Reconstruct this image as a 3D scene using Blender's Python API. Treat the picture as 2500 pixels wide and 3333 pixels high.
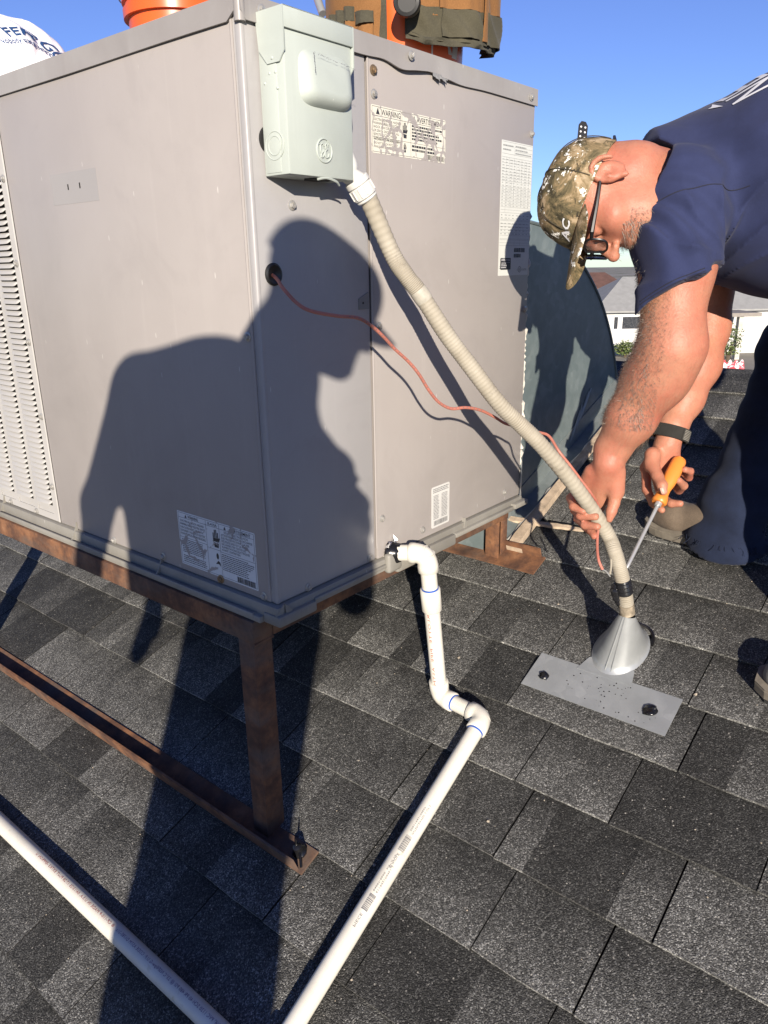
import bpy, bmesh, math, random
import numpy as np
from mathutils import Vector, Matrix

for o in list(bpy.data.objects):
    bpy.data.objects.remove(o)
scene = bpy.context.scene
COL = scene.collection
rnd = random.Random(7)
PI = math.pi

# ------------------------------------------------------------------ camera
cam_d = bpy.data.cameras.new('camera')
cam = bpy.data.objects.new('camera', cam_d)
COL.objects.link(cam)
cam_d.sensor_fit = 'VERTICAL'
cam_d.sensor_height = 36.0
cam_d.lens = 26.412
cam_d.clip_start = 0.02
cam_d.clip_end = 3000
CR, CU, CB = Vector((0.6355, -0.7719, -0.016)), Vector((0.2497, 0.1859, 0.9503)), Vector((-0.7306, -0.6079, 0.3109))
cam.matrix_world = Matrix(((CR.x, CU.x, CB.x, -0.9132), (CR.y, CU.y, CB.y, -1.0383), (CR.z, CU.z, CB.z, 0.6397), (0, 0, 0, 1)))
scene.camera = cam

# ------------------------------------------------------------------ sky and sun
SUNDIR = Vector((0.7169, 0.6434, -0.2685)).normalized()          # the way the light travels
world = bpy.data.worlds.new('World')
scene.world = world
world.use_nodes = True
wn = world.node_tree
wn.nodes.clear()
sky = wn.nodes.new('ShaderNodeTexSky')
sky.sky_type = 'NISHITA'
sky.sun_disc = False
to_sun = -SUNDIR
sky.sun_elevation = math.asin(to_sun.z)
sky.sun_rotation = math.atan2(to_sun.x, to_sun.y)
sky.altitude = 400
sky.air_density = 1.0
sky.dust_density = 0.0
sky.ozone_density = 6.0
bg = wn.nodes.new('ShaderNodeBackground')
bg.inputs['Strength'].default_value = 0.084
wo = wn.nodes.new('ShaderNodeOutputWorld')
hs = wn.nodes.new('ShaderNodeHueSaturation'); hs.inputs['Saturation'].default_value = 0.97; hs.inputs['Hue'].default_value = 0.52
wn.links.new(sky.outputs[0], hs.inputs['Color']); wn.links.new(hs.outputs[0], bg.inputs[0])
wn.links.new(bg.outputs[0], wo.inputs[0])
sun_d = bpy.data.lights.new('sun', 'SUN')
sun_d.energy = 5.0
sun_d.angle = math.radians(0.53)
sun_d.color = (1.0, 0.90, 0.765)
sun = bpy.data.objects.new('sun', sun_d)
COL.objects.link(sun)
sun.rotation_euler = SUNDIR.to_track_quat('-Z', 'Y').to_euler()
sun.location = (-4, -4, 6)
scene.view_settings.view_transform = 'Standard'
scene.view_settings.look = 'None'
scene.view_settings.exposure = 0.9
scene.view_settings.gamma = 1.0
scene.view_settings.use_curve_mapping = False

# ------------------------------------------------------------------ helpers: objects
def tag(o, label=None, cat=None, group=None, kind=None):
    if label: o['label'] = label
    if cat: o['category'] = cat
    if group: o['group'] = group
    if kind: o['kind'] = kind
    return o

def thing(name, label, cat, loc=(0, 0, 0), group=None):
    o = bpy.data.objects.new(name, None)
    o.empty_display_size = 0.1
    COL.objects.link(o)
    o.location = loc
    return tag(o, label, cat, group)

def world_off(parent):
    v = Vector((0, 0, 0))
    while parent:
        v += Vector(parent.location)
        parent = parent.parent
    return v

def link(name, me, mat, parent=None, at=None):
    """one mesh object; vertices are in world coordinates unless `at` gives a place"""
    o = bpy.data.objects.new(name, me)
    if mat:
        me.materials.clear()
        for m in (mat if isinstance(mat, (list, tuple)) else [mat]):
            me.materials.append(m)
    COL.objects.link(o)
    base = Vector(at) if at is not None else Vector((0, 0, 0))
    if parent:
        o.parent = parent
        o.location = base - world_off(parent)
    else:
        o.location = base
    return o

class MB:
    """collects shapes into one mesh"""
    def __init__(s):
        s.v = []; s.f = []; s.mi = []
    def add(s, vs, fs, mi=0):
        b = len(s.v)
        s.v += [tuple(v) for v in vs]
        s.f += [tuple(i + b for i in f) for f in fs]
        s.mi += [mi] * len(fs)
        return s
    def box(s, lo, hi, mi=0):
        x0, y0, z0 = lo; x1, y1, z1 = hi
        return s.add([(x0, y0, z0), (x1, y0, z0), (x1, y1, z0), (x0, y1, z0), (x0, y0, z1), (x1, y0, z1), (x1, y1, z1), (x0, y1, z1)],
                     [(0, 3, 2, 1), (4, 5, 6, 7), (0, 1, 5, 4), (1, 2, 6, 5), (2, 3, 7, 6), (3, 0, 4, 7)], mi)
    def bbox(s, lo, hi, r=0.003, seg=2, mi=0):
        """box with rounded edges"""
        bm = bmesh.new()
        bmesh.ops.create_cube(bm, size=1.0)
        lo = Vector(lo); hi = Vector(hi); c = (lo + hi) / 2; d = hi - lo
        for v in bm.verts:
            v.co = Vector((v.co.x * d.x, v.co.y * d.y, v.co.z * d.z)) + c
        bmesh.ops.bevel(bm, geom=list(bm.edges), offset=r, segments=seg, profile=0.5, affect='EDGES')
        bm.verts.index_update()
        s.add([v.co[:] for v in bm.verts], [[v.index for v in f.verts] for f in bm.faces], mi)
        bm.free()
        return s
    def prism(s, poly, d0, d1, frame, mi=0):
        """poly of (u,v) swept from d0 to d1; frame(u,v,d) -> xyz"""
        n = len(poly)
        vs = [frame(u, v, d0) for u, v in poly] + [frame(u, v, d1) for u, v in poly]
        fs = [tuple(range(n))[::-1], tuple(range(n, 2 * n))] + [(i, (i + 1) % n, n + (i + 1) % n, n + i) for i in range(n)]
        return s.add(vs, fs, mi)
    def tube(s, pts, r, n=12, cap=True, mi=0, ell=None):
        pts = [Vector(p) for p in pts]
        m = len(pts)
        rr = r if isinstance(r, (list, tuple)) else [r] * m
        tang = []
        for i in range(m):
            t = pts[min(i + 1, m - 1)] - pts[max(i - 1, 0)]
            tang.append(t.normalized())
        up = Vector((0, 0, 1)) if abs(tang[0].z) < 0.9 else Vector((1, 0, 0))
        u = tang[0].cross(up).normalized()
        rings = []
        for i in range(m):
            t = tang[i]
            u = (u - t * u.dot(t)).normalized()
            w = t.cross(u)
            e = ell if ell else (1, 1)
            rings.append([pts[i] + (u * math.cos(a) * e[0] + w * math.sin(a) * e[1]) * rr[i] for a in [2 * PI * k / n for k in range(n)]])
        vs = [p[:] for ring in rings for p in ring]
        fs = []
        for i in range(m - 1):
            for k in range(n):
                k2 = (k + 1) % n
                fs.append((i * n + k, i * n + k2, (i + 1) * n + k2, (i + 1) * n + k))
        if cap:
            fs.append(tuple(range(n))[::-1])
            fs.append(tuple(range((m - 1) * n, m * n)))
        return s.add(vs, fs, mi)
    def lathe(s, prof, n=24, frame=None, mi=0, cap=True):
        """prof of (r,h) round an axis; frame(x,y,h) -> xyz"""
        frame = frame or (lambda x, y, h: (x, y, h))
        vs = [frame(r * math.cos(2 * PI * k / n), r * math.sin(2 * PI * k / n), h) for r, h in prof for k in range(n)]
        m = len(prof)
        fs = [(i * n + k, i * n + (k + 1) % n, (i + 1) * n + (k + 1) % n, (i + 1) * n + k) for i in range(m - 1) for k in range(n)]
        if cap:
            fs.append(tuple(range(n))[::-1]); fs.append(tuple(range((m - 1) * n, m * n)))
        return s.add(vs, fs, mi)
    def mesh(s, name, smooth=False, angle=None):
        me = bpy.data.meshes.new(name)
        me.from_pydata(s.v, [], s.f)
        if any(s.mi):
            me.polygons.foreach_set('material_index', s.mi)
        bm = bmesh.new(); bm.from_mesh(me)
        bmesh.ops.recalc_face_normals(bm, faces=bm.faces)
        if smooth:
            a = math.radians(angle or 40)
            for f in bm.faces: f.smooth = True
            for e in bm.edges:
                if len(e.link_faces) == 2 and e.calc_face_angle(0) > a: e.smooth = False
        bm.to_mesh(me); bm.free()
        me.update()
        return me
    def obj(s, name, mat, parent=None, smooth=False, angle=None):
        return link(name, s.mesh(name, smooth, angle), mat, parent)

def smooth_path(pts, sub=6):
    """Catmull-Rom through the points"""
    P = [Vector(p) for p in pts]
    P = [P[0] * 2 - P[1]] + P + [P[-1] * 2 - P[-2]]
    out = []
    for i in range(1, len(P) - 2):
        for k in range(sub):
            t = k / sub
            a, b, c, d = P[i - 1], P[i], P[i + 1], P[i + 2]
            out.append(0.5 * ((2 * b) + (c - a) * t + (2 * a - 5 * b + 4 * c - d) * t * t + (3 * b - a - 3 * c + d) * t ** 3))
    out.append(P[-2])
    return out

# text as flat mesh data in its own plane
_text_cache = {}
def text_geo(body, size=1.0, align='LEFT', sx=1.0, spacing=1.0, shear=0.0, line=1.0, bold=0.0):
    key = (body, align, spacing, shear, line, bold)
    if key not in _text_cache:
        cu = bpy.data.curves.new('text', 'FONT')
        cu.body = body; cu.size = 1.0; cu.align_x = align; cu.space_character = spacing; cu.shear = shear; cu.space_line = line
        cu.offset = bold
        cu.resolution_u = 2
        ob = bpy.data.objects.new('text', cu)
        COL.objects.link(ob)
        bpy.context.view_layer.update()
        dg = bpy.context.evaluated_depsgraph_get()
        ev = ob.evaluated_get(dg)
        me = ev.to_mesh()
        vs = [(v.co.x, v.co.y) for v in me.vertices]
        fs = [tuple(p.vertices) for p in me.polygons]
        ev.to_mesh_clear()
        bpy.data.objects.remove(ob); bpy.data.curves.remove(cu)
        _text_cache[key] = (vs, fs)
    vs, fs = _text_cache[key]
    return [(x * size * sx, y * size) for x, y in vs], fs

# ------------------------------------------------------------------ helpers: materials
class NT:
    def __init__(s, name):
        s.m = bpy.data.materials.new(name); s.m.use_nodes = True
        s.t = s.m.node_tree; s.t.nodes.clear()
        s.out = s.t.nodes.new('ShaderNodeOutputMaterial')
        s.b = s.t.nodes.new('ShaderNodeBsdfPrincipled')
        s.t.links.new(s.b.outputs[0], s.out.inputs[0])
        s.co = s.t.nodes.new('ShaderNodeTexCoord')
    def n(s, typ, **kw):
        nd = s.t.nodes.new(typ)
        for k, v in kw.items():
            if k.startswith('_'):
                setattr(nd, k[1:], v)
            else:
                s.set(nd.inputs[k.replace('__', ' ')], v)
        return nd
    def set(s, sock, v):
        if isinstance(v, bpy.types.NodeSocket): s.t.links.new(v, sock)
        elif isinstance(v, bpy.types.Node): s.t.links.new(v.outputs[0], sock)
        else: sock.default_value = v
    def vec(s, scale=(1, 1, 1), src='Object', rot=(0, 0, 0), loc=(0, 0, 0)):
        mp = s.t.nodes.new('ShaderNodeMapping')
        s.t.links.new(s.co.outputs[src], mp.inputs[0])
        mp.inputs['Scale'].default_value = scale
        mp.inputs['Rotation'].default_value = rot
        mp.inputs['Location'].default_value = loc
        return mp.outputs[0]
    def noise(s, scale=5, detail=4, rough=0.55, vec=None, dist=0.0):
        nd = s.t.nodes.new('ShaderNodeTexNoise')
        nd.inputs['Scale'].default_value = scale; nd.inputs['Detail'].default_value = detail
        nd.inputs['Roughness'].default_value = rough; nd.inputs['Distortion'].default_value = dist
        s.t.links.new(vec if vec is not None else s.co.outputs['Object'], nd.inputs['Vector'])
        return nd.outputs[0]
    def voro(s, scale=5, vec=None, feature='F1', out=0, rnd_=1.0):
        nd = s.t.nodes.new('ShaderNodeTexVoronoi'); nd.feature = feature
        nd.inputs['Scale'].default_value = scale
        if 'Randomness' in nd.inputs: nd.inputs['Randomness'].default_value = rnd_
        s.t.links.new(vec if vec is not None else s.co.outputs['Object'], nd.inputs['Vector'])
        return nd.outputs[out]
    def ramp(s, x, stops, interp='LINEAR'):
        nd = s.t.nodes.new('ShaderNodeValToRGB'); nd.color_ramp.interpolation = interp
        el = nd.color_ramp.elements
        while len(el) < len(stops): el.new(0.5)
        for e, (p, c) in zip(el, stops):
            e.position = p
            e.color = c if len(c) == 4 else (*c, 1) if len(c) == 3 else (c[0],) * 3 + (1,)
        s.set(nd.inputs[0], x)
        return nd.outputs[0]
    def step(s, x, a, b):
        nd = s.t.nodes.new('ShaderNodeMapRange')
        nd.inputs[1].default_value = a; nd.inputs[2].default_value = b
        s.set(nd.inputs[0], x)
        return nd.outputs[0]
    def mix(s, fac, a, b, mode='MIX'):
        nd = s.t.nodes.new('ShaderNodeMix'); nd.data_type = 'RGBA'; nd.blend_type = mode
        s.set(nd.inputs[0], fac)
        for i, c in ((6, a), (7, b)):
            if isinstance(c, (tuple, list)): c = (*c[:3], 1)
            s.set(nd.inputs[i], c)
        return nd.outputs[2]
    def math(s, op, a, b=0.0):
        nd = s.t.nodes.new('ShaderNodeMath'); nd.operation = op
        s.set(nd.inputs[0], a); s.set(nd.inputs[1], b)
        return nd.outputs[0]
    def bump(s, h, strength=0.2, dist=0.002, normal=None):
        nd = s.t.nodes.new('ShaderNodeBump')
        nd.inputs['Strength'].default_value = strength; nd.inputs['Distance'].default_value = dist
        s.set(nd.inputs['Height'], h)
        if normal is not None: s.set(nd.inputs['Normal'], normal)
        s.t.links.new(nd.outputs[0], s.b.inputs['Normal'])
        return nd.outputs[0]
    def fin(s, color=None, rough=0.5, metal=0.0, spec=None):
        if color is not None:
            if isinstance(color, (tuple, list)): color = (*color[:3], 1)
            s.set(s.b.inputs['Base Color'], color)
        s.set(s.b.inputs['Roughness'], rough); s.set(s.b.inputs['Metallic'], metal)
        if spec is not None: s.b.inputs['Specular IOR Level'].default_value = spec
        return s.m

KA = 0.72     # overall scale on material colours, set against the exposure
def simple(name, color, rough=0.5, metal=0.0, var=0.12, scale=8.0, bump=0.0, bscale=200, spec=None):
    """a plain material with a little uneven colour and grain"""
    color = tuple(k * KA for k in color)
    t = NT(name)
    nz = t.noise(scale, 5, 0.6)
    c = t.mix(t.step(nz, 0.3, 0.7), tuple(k * (1 - var) for k in color), tuple(min(1, k * (1 + var)) for k in color))
    if bump:
        t.bump(t.noise(bscale, 3, 0.6), bump, 0.001)
    return t.fin(c, rough, metal, spec)

def paint_mat(name, base, smudge, rough=0.42):
    """weathered baked enamel on sheet metal: cloudy fading, faint runs, small scratches"""
    base = tuple(k * KA for k in base); smudge = tuple(k * KA for k in smudge)
    t = NT(name)
    big = t.noise(3.2, 5, 0.6)
    streak = t.noise(1.0, 4, 0.6, t.vec((26, 26, 2.2)))
    c = t.mix(t.step(big, 0.32, 0.72), base, smudge)
    c = t.mix(t.math('MULTIPLY', t.step(streak, 0.55, 0.8), 0.25), c, tuple(k * 1.12 for k in base))
    blot = t.step(t.noise(9, 2, 0.5, dist=0.6), 0.66, 0.72)
    c = t.mix(t.math('MULTIPLY', blot, 0.16), c, tuple(k * 0.8 for k in base))
    scr = t.voro(55, t.vec((1, 1, 0.14), rot=(0.15, 0.1, 0.0)))
    c = t.mix(t.math('MULTIPLY', t.step(scr, 0.05, 0.03), 0.55), c, (0.72, 0.70, 0.67))
    spk = t.voro(120)
    c = t.mix(t.math('MULTIPLY', t.step(spk, 0.06, 0.04), 0.5), c, tuple(k * 0.5 for k in base))
    sm = t.step(t.noise(4.5, 6, 0.72, dist=0.8), 0.50, 0.64)
    c = t.mix(t.math('MULTIPLY', sm, 0.13), c, tuple(k * 0.62 for k in base))
    dr = t.step(t.noise(1.0, 5, 0.6, t.vec((42, 42, 1.4), loc=(3, 1, 2))), 0.60, 0.74)
    c = t.mix(t.math('MULTIPLY', dr, 0.14), c, tuple(min(1, k * 1.35) for k in base))
    t.bump(t.noise(3.5, 2, 0.5), 0.14, 0.012)
    return t.fin(c, t.step(big, 0.0, 1.6), 0.0, 0.4) if False else t.fin(c, rough, 0.0, 0.35)

def rust_mat(name, dark=0.0):
    t = NT(name)
    a = t.noise(16, 6, 0.65)
    b = t.noise(70, 4, 0.6)
    g = t.noise(5, 4, 0.6, t.vec((1, 1, 3)))
    c = t.ramp(a, [(0.28, (0.04, 0.02, 0.013)), (0.45, (0.095, 0.043, 0.023)), (0.6, (0.18, 0.08, 0.036)), (0.78, (0.26, 0.13, 0.064))])
    c = t.mix(t.math('MULTIPLY', t.step(g, 0.48, 0.66), 0.6), c, (0.10, 0.08, 0.065))
    c = t.mix(t.math('MULTIPLY', t.step(b, 0.55, 0.72), 0.5), c, (0.05, 0.03, 0.022))
    t.bump(b, 0.45, 0.002)
    return t.fin(c, 0.85)

def galv_mat(name, col=(0.42, 0.44, 0.45), metal=0.55, rough=0.42):
    col = tuple(k * (KA if metal < 0.9 else 1) for k in col)
    t = NT(name)
    sp = t.voro(45, out=1)
    nz = t.noise(12, 5, 0.6)
    bw = t.t.nodes.new('ShaderNodeRGBToBW'); t.t.links.new(sp, bw.inputs[0])
    c = t.mix(0.10, col, bw.outputs[0])
    c = t.mix(t.step(nz, 0.35, 0.75), tuple(k * 0.86 for k in col), c)
    t.bump(t.noise(30, 3), 0.06, 0.003)
    return t.fin(c, rough, metal)

# ------------------------------------------------------------------ materials
PANEL = (0.42, 0.386, 0.366)
M_panel = paint_mat('taupe_enamel', PANEL, (0.385, 0.353, 0.334))
M_post = paint_mat('grey_enamel', (0.41, 0.395, 0.39), (0.44, 0.43, 0.43), 0.36)
M_cap = paint_mat('weathered_cap_enamel', (0.39, 0.375, 0.36), (0.30, 0.275, 0.26), 0.4)
M_grille = paint_mat('pale_grille_enamel', (0.52, 0.505, 0.485), (0.47, 0.455, 0.43), 0.5)
M_pan = paint_mat('dirty_base_pan', (0.36, 0.345, 0.31), (0.22, 0.205, 0.175), 0.55)
M_box = paint_mat('pale_green_grey_enamel', (0.55, 0.60, 0.55), (0.49, 0.54, 0.50), 0.45)
M_rust = rust_mat('rusty_steel')
M_galv = galv_mat('galvanised_steel', (0.53, 0.55, 0.55), 0.45, 0.36)
M_flash = galv_mat('flashing_steel', (0.40, 0.42, 0.43), 0.3, 0.5)
M_duct = galv_mat('slate_duct_paint', (0.17, 0.215, 0.22), 0.1, 0.45)
M_screw = galv_mat('zinc_screw', (0.60, 0.58, 0.54), 0.5, 0.35)
M_rustscrew = galv_mat('tarnished_screw', (0.42, 0.30, 0.18), 0.7, 0.4)
M_black = simple('black_rubber', (0.012, 0.012, 0.013), 0.45, var=0.3)
M_void = simple('dark_interior', (0.01, 0.01, 0.01), 0.9)  # near-black; in openings it puts the shade into the colour
M_tape = simple('black_vinyl_tape', (0.015, 0.015, 0.017), 0.22, var=0.3, bump=0.3, bscale=60)
M_mastic = simple('black_mastic', (0.01, 0.01, 0.011), 0.25, bump=0.6, bscale=90)
M_foil = galv_mat('crumpled_foil', (0.75, 0.75, 0.76), 0.95, 0.2)
M_caulk = simple('white_caulk', (0.72, 0.69, 0.62), 0.8, bump=0.7, bscale=120)
M_wood = simple('weathered_painted_wood', (0.55, 0.43, 0.31), 0.85, var=0.4, scale=22, bump=0.5, bscale=120)
M_fit = simple('white_nylon_fitting', (0.70, 0.69, 0.65), 0.4, var=0.05)
M_inkgrey = simple('grey_print', (0.16, 0.16, 0.17), 0.6)
M_ink = simple('black_print', (0.02, 0.02, 0.025), 0.55)
M_inkblue = simple('blue_print', (0.03, 0.09, 0.24), 0.5)
M_inkred = simple('red_print', (0.42, 0.10, 0.08), 0.5)
M_inkpurple = simple('violet_print', (0.13, 0.06, 0.20), 0.5)
M_white = simple('white_print', (0.78, 0.78, 0.80), 0.6, var=0.03)
M_blueprimer = simple('blue_pipe_primer', (0.03, 0.12, 0.50), 0.3)
M_orange = simple('orange_plastic', (0.80, 0.125, 0.02), 0.32, var=0.05)
M_handle = simple('orange_tool_plastic', (0.86, 0.27, 0.045), 0.38, var=0.06, bump=0.1)
M_chrome = galv_mat('chrome_steel', (0.70, 0.70, 0.70), 0.55, 0.3)

def pvc_mat():
    t = NT('white_pvc')
    nz = t.noise(13, 5, 0.65)
    c = t.mix(t.step(nz, 0.35, 0.7), (0.61, 0.585, 0.52), (0.56, 0.53, 0.45))
    st = t.step(t.noise(21, 4, 0.7, dist=0.4), 0.66, 0.74)
    c = t.mix(t.math('MULTIPLY', st, 0.55), c, (0.40, 0.34, 0.20))
    c = t.mix(t.math('MULTIPLY', t.step(t.noise(60, 4, 0.7, t.vec((1, 1, 1), loc=(2, 5, 1))), 0.62, 0.7), 0.25), c, (0.3, 0.28, 0.24))
    return t.fin(c, 0.33)
M_pvc = pvc_mat()

def conduit_mat():
    t = NT('weathered_conduit')
    nz = t.noise(10, 6, 0.65)
    c = t.mix(t.step(nz, 0.3, 0.7), (0.235, 0.205, 0.155), (0.35, 0.32, 0.26))
    d = t.step(t.noise(24, 5, 0.7, dist=0.5), 0.60, 0.70)
    c = t.mix(t.math('MULTIPLY', d, 0.55), c, (0.12, 0.10, 0.08))
    t.bump(t.noise(300, 3, 0.6), 0.25, 0.001)
    return t.fin(c, 0.75)
M_conduit = conduit_mat()

def shingle_mat():
    """mineral granules; the printed tone and painted lit edge of each tab come from its own colour attribute"""
    t = NT('asphalt_granules')
    at = t.t.nodes.new('ShaderNodeAttribute'); at.attribute_name = 'tone'
    g1 = t.t.nodes.new('ShaderNodeTexVoronoi'); g1.inputs['Scale'].default_value = 430
    t.t.links.new(t.co.outputs['Object'], g1.inputs['Vector'])
    sep = t.t.nodes.new('ShaderNodeSeparateColor'); t.t.links.new(g1.outputs['Color'], sep.inputs[0])
    gran = t.ramp(sep.outputs[0], [(0.0, (0.36,)), (0.45, (0.74,)), (0.8, (1.4,)), (0.92, (2.1,)), (1.0, (3.2,))])
    g2 = t.noise(150, 3, 0.7)
    mid = t.ramp(g2, [(0.3, (0.66,)), (0.5, (1.0,)), (0.72, (1.45,))])
    patch = t.ramp(t.noise(14, 5, 0.7), [(0.3, (0.68,)), (0.5, (1.0,)), (0.7, (1.36,))])
    c = t.mix(1.0, at.outputs['Color'], gran, 'MULTIPLY')
    c = t.mix(1.0, c, mid, 'MULTIPLY')
    c = t.mix(1.0, c, patch, 'MULTIPLY')
    sparkle = t.voro(210, out=1)
    s2 = t.t.nodes.new('ShaderNodeSeparateColor'); t.t.links.new(sparkle, s2.inputs[0])
    fleck = t.step(s2.outputs[1], 0.972, 0.985)
    dist = t.step(t.voro(210), 0.40, 0.28)
    c = t.mix(t.math('MULTIPLY', t.math('MULTIPLY', fleck, dist), 0.75), c, (0.36, 0.34, 0.30))
    h = t.math('ADD', t.math('MULTIPLY', g1.outputs['Distance'], -1.0), t.math('MULTIPLY', g2, 0.8))
    t.bump(h, 0.75, 0.0022)
    return t.fin(c, 0.8, 0.0, 0.3)
M_shingle = shingle_mat()
M_tar = simple('tar_edge', (0.012, 0.012, 0.012), 0.9)

def label_mats(name, paper, amount, scale=34.0, under=PANEL):
    """a sticker that has cracked and flaked: where the film is gone the enamel below shows"""
    mats = []
    paper = tuple(k * 0.8 for k in paper); under = tuple(k * KA for k in under)
    for nm, col in ((name + '_film', paper), (name + '_ink', (0.03, 0.03, 0.035))):
        t = NT(nm)
        if amount > 0:
            ed = t.voro(scale, feature='DISTANCE_TO_EDGE')
            wv = t.noise(scale * 0.5, 5, 0.7)
            rag = t.math('ADD', ed, t.math('MULTIPLY', t.math('SUBTRACT', wv, 0.5), 0.9))
            gone = t.step(rag, amount, amount - 0.035)
            c = t.mix(gone, col, under)
        else:
            c = t.mix(t.step(t.noise(20, 4), 0.4, 0.8), col, tuple(k * 0.95 for k in col))
        mats.append(t.fin(c, 0.5))
    return mats

GZ = -4.8
# ------------------------------------------------------------------ roof: shingle field on a 4.6:12 pitch
RM = 0.384; RZ0 = -0.583
RQ = math.sqrt(1 + RM * RM)
E1 = Vector((1, 0, RM)) / RQ; EN = Vector((-RM, 0, 1)) / RQ
def SL(s, y, h=0.0):
    """slope coordinates: s up the roof, y along the courses, h off the surface"""
    return (E1.x * s + EN.x * h, y, RZ0 + E1.z * s + EN.z * h)
def roof_z(x): return RZ0 + RM * x
RIDGE_S = 2.1 * RQ
EAVE_S = -3.4

roof_mb = MB()
rp = [(EAVE_S, -0.012), (RIDGE_S, -0.012), (RIDGE_S, -0.13), (EAVE_S, -0.13)]
roof_mb.prism(rp, -5.0, 6.0, lambda u, v, d: SL(u, d, v))
rx, _, rz = SL(RIDGE_S, 0, -0.012)
# far slope beyond the ridge
roof_mb.prism([(rx, rz), (rx + 5.0, rz - 5.0 * RM), (rx + 5.0, rz - 5.0 * RM - 0.13), (rx, rz - 0.13)], -5.0, 6.0, lambda u, v, d: (u, d, v))
roof = roof_mb.obj('roof', M_tar)
tag(roof, kind='structure')

# walls of the building under the roof
hw = MB()
ex = SL(EAVE_S + 0.4, 0)[0]
hw.prism([(ex, GZ), (ex, roof_z(ex) - 0.18), (rx, rz - 0.18), (rx + 4.6, rz - 4.6 * RM - 0.18), (rx + 4.6, GZ)], -4.7, 5.7, lambda u, v, d: (u, d, v))
house_wall = hw.obj('building', simple('stucco_wall', (0.55, 0.5, 0.43), 0.9, bump=0.3, bscale=60))
tag(house_wall, 'stucco building carrying the dark shingle roof underfoot', 'building')

EXPO = 0.1755; S0 = 0.012
KNOWN = {0: [-0.463, -0.67], 1: [-0.409, -0.737, -0.135], 2: [-0.362, -0.58, -0.122], 3: [-0.655, -0.24], 4: [-0.259], 5: [-0.38]}
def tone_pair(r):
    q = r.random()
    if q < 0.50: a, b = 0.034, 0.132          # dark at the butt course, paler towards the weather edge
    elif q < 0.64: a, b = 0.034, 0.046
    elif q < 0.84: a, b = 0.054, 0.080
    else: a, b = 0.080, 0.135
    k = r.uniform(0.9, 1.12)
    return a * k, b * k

def shingle_geo(s0, y0, y1, r, segs=None):
    """one tab: tilted slab with a ragged weather edge; returns verts, faces, per-face-corner tone"""
    t_low = 0.0102 + r.uniform(-0.0008, 0.0018); t_hi = 0.0022
    s1 = s0 + EXPO + 0.022
    n = max(2, int(round((y1 - y0) / r.uniform(0.07, 0.15))))
    cuts = sorted([y0, y1] + [y0 + (y1 - y0) * (i + r.uniform(-0.22, 0.22)) / n for i in range(1, n)])
    v = []; f = []; tn = []
    rows = []
    for y in cuts:
        j = r.uniform(-0.002, 0.002)
        rows.append((len(v)))
        v += [SL(s0 + j, y, t_low - 0.0062), SL(s0 + j, y, t_low), SL(s0 + EXPO * 0.5, y, (t_low + t_hi) / 2 + r.uniform(-0.0006, 0.0012)), SL(s1, y, t_hi - 0.001), SL(s1, y, t_hi - 0.007)]
    pr = None
    for i in range(len(cuts) - 1):
        a, b = rows[i], rows[i + 1]
        hi, lo = tone_pair(r)
        if pr and r.random() < 0.18: hi, lo = pr
        pr = (hi, lo)
        md = hi * 0.55 + lo * 0.45
        f.append((a, a + 1, b + 1, b)); tn.append([lo * 1.5 + 0.02] * 4)  # weather-edge face painted paler, as if catching the sun
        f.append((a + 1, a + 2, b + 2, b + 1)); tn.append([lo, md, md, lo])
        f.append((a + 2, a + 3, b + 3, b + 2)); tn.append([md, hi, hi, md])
    a, b = rows[0], rows[-1]
    f.append((a, a + 4, a + 3, a + 2, a + 1)); tn.append([0.02] * 5)
    f.append((b, b + 1, b + 2, b + 3, b + 4)); tn.append([0.02] * 5)
    return v, f, tn

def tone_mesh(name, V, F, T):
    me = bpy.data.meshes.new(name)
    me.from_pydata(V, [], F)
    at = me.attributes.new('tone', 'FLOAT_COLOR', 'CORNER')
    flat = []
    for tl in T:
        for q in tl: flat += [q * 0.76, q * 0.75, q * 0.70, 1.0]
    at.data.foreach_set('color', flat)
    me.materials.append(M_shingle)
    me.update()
    return me

field = [[], [], []]
near_count = 0
k_lo = int((EAVE_S - S0) / EXPO) - 1; k_hi = int((RIDGE_S - S0) / EXPO)
for k in range(k_lo, k_hi + 1):
    r = random.Random(1000 + k)
    s0 = S0 + EXPO * k
    cuts = sorted(KNOWN.get(k, [r.uniform(-0.3, 0.0)]))
    y = cuts[0]
    while y > -4.95:
        y -= r.uniform(0.22, 0.36); cuts.insert(0, y)
    out = [cuts[0]]
    for c in cuts[1:]:
        out.append(c)
    y = out[-1]
    while y < 5.95:
        y += r.uniform(0.22, 0.36); out.append(y)
    for y0, y1 in zip(out[:-1], out[1:]):
        g = 0.0021 if r.random() < 0.55 else 0.0008
        v, f, t = shingle_geo(s0, y0 + g, y1 - g, r)
        mid = (y0 + y1) / 2; s = s0 + EXPO / 2
        vis = -1.0 < s and (-1.35 + 0.0 * s) < mid < 1.75 + 0.0 * s and s < RIDGE_S and near_count < 299 and not (s < -0.55 and mid > 1.0)
        if vis:
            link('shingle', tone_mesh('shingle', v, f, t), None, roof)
            near_count += 1
        else:
            b = len(field[0])
            field[0] += v; field[1] += [tuple(i + b for i in q) for q in f]; field[2] += t
fo = link('shingle_field', tone_mesh('shingle_field', *field), None, roof)
fo['kind'] = 'stuff'
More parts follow.
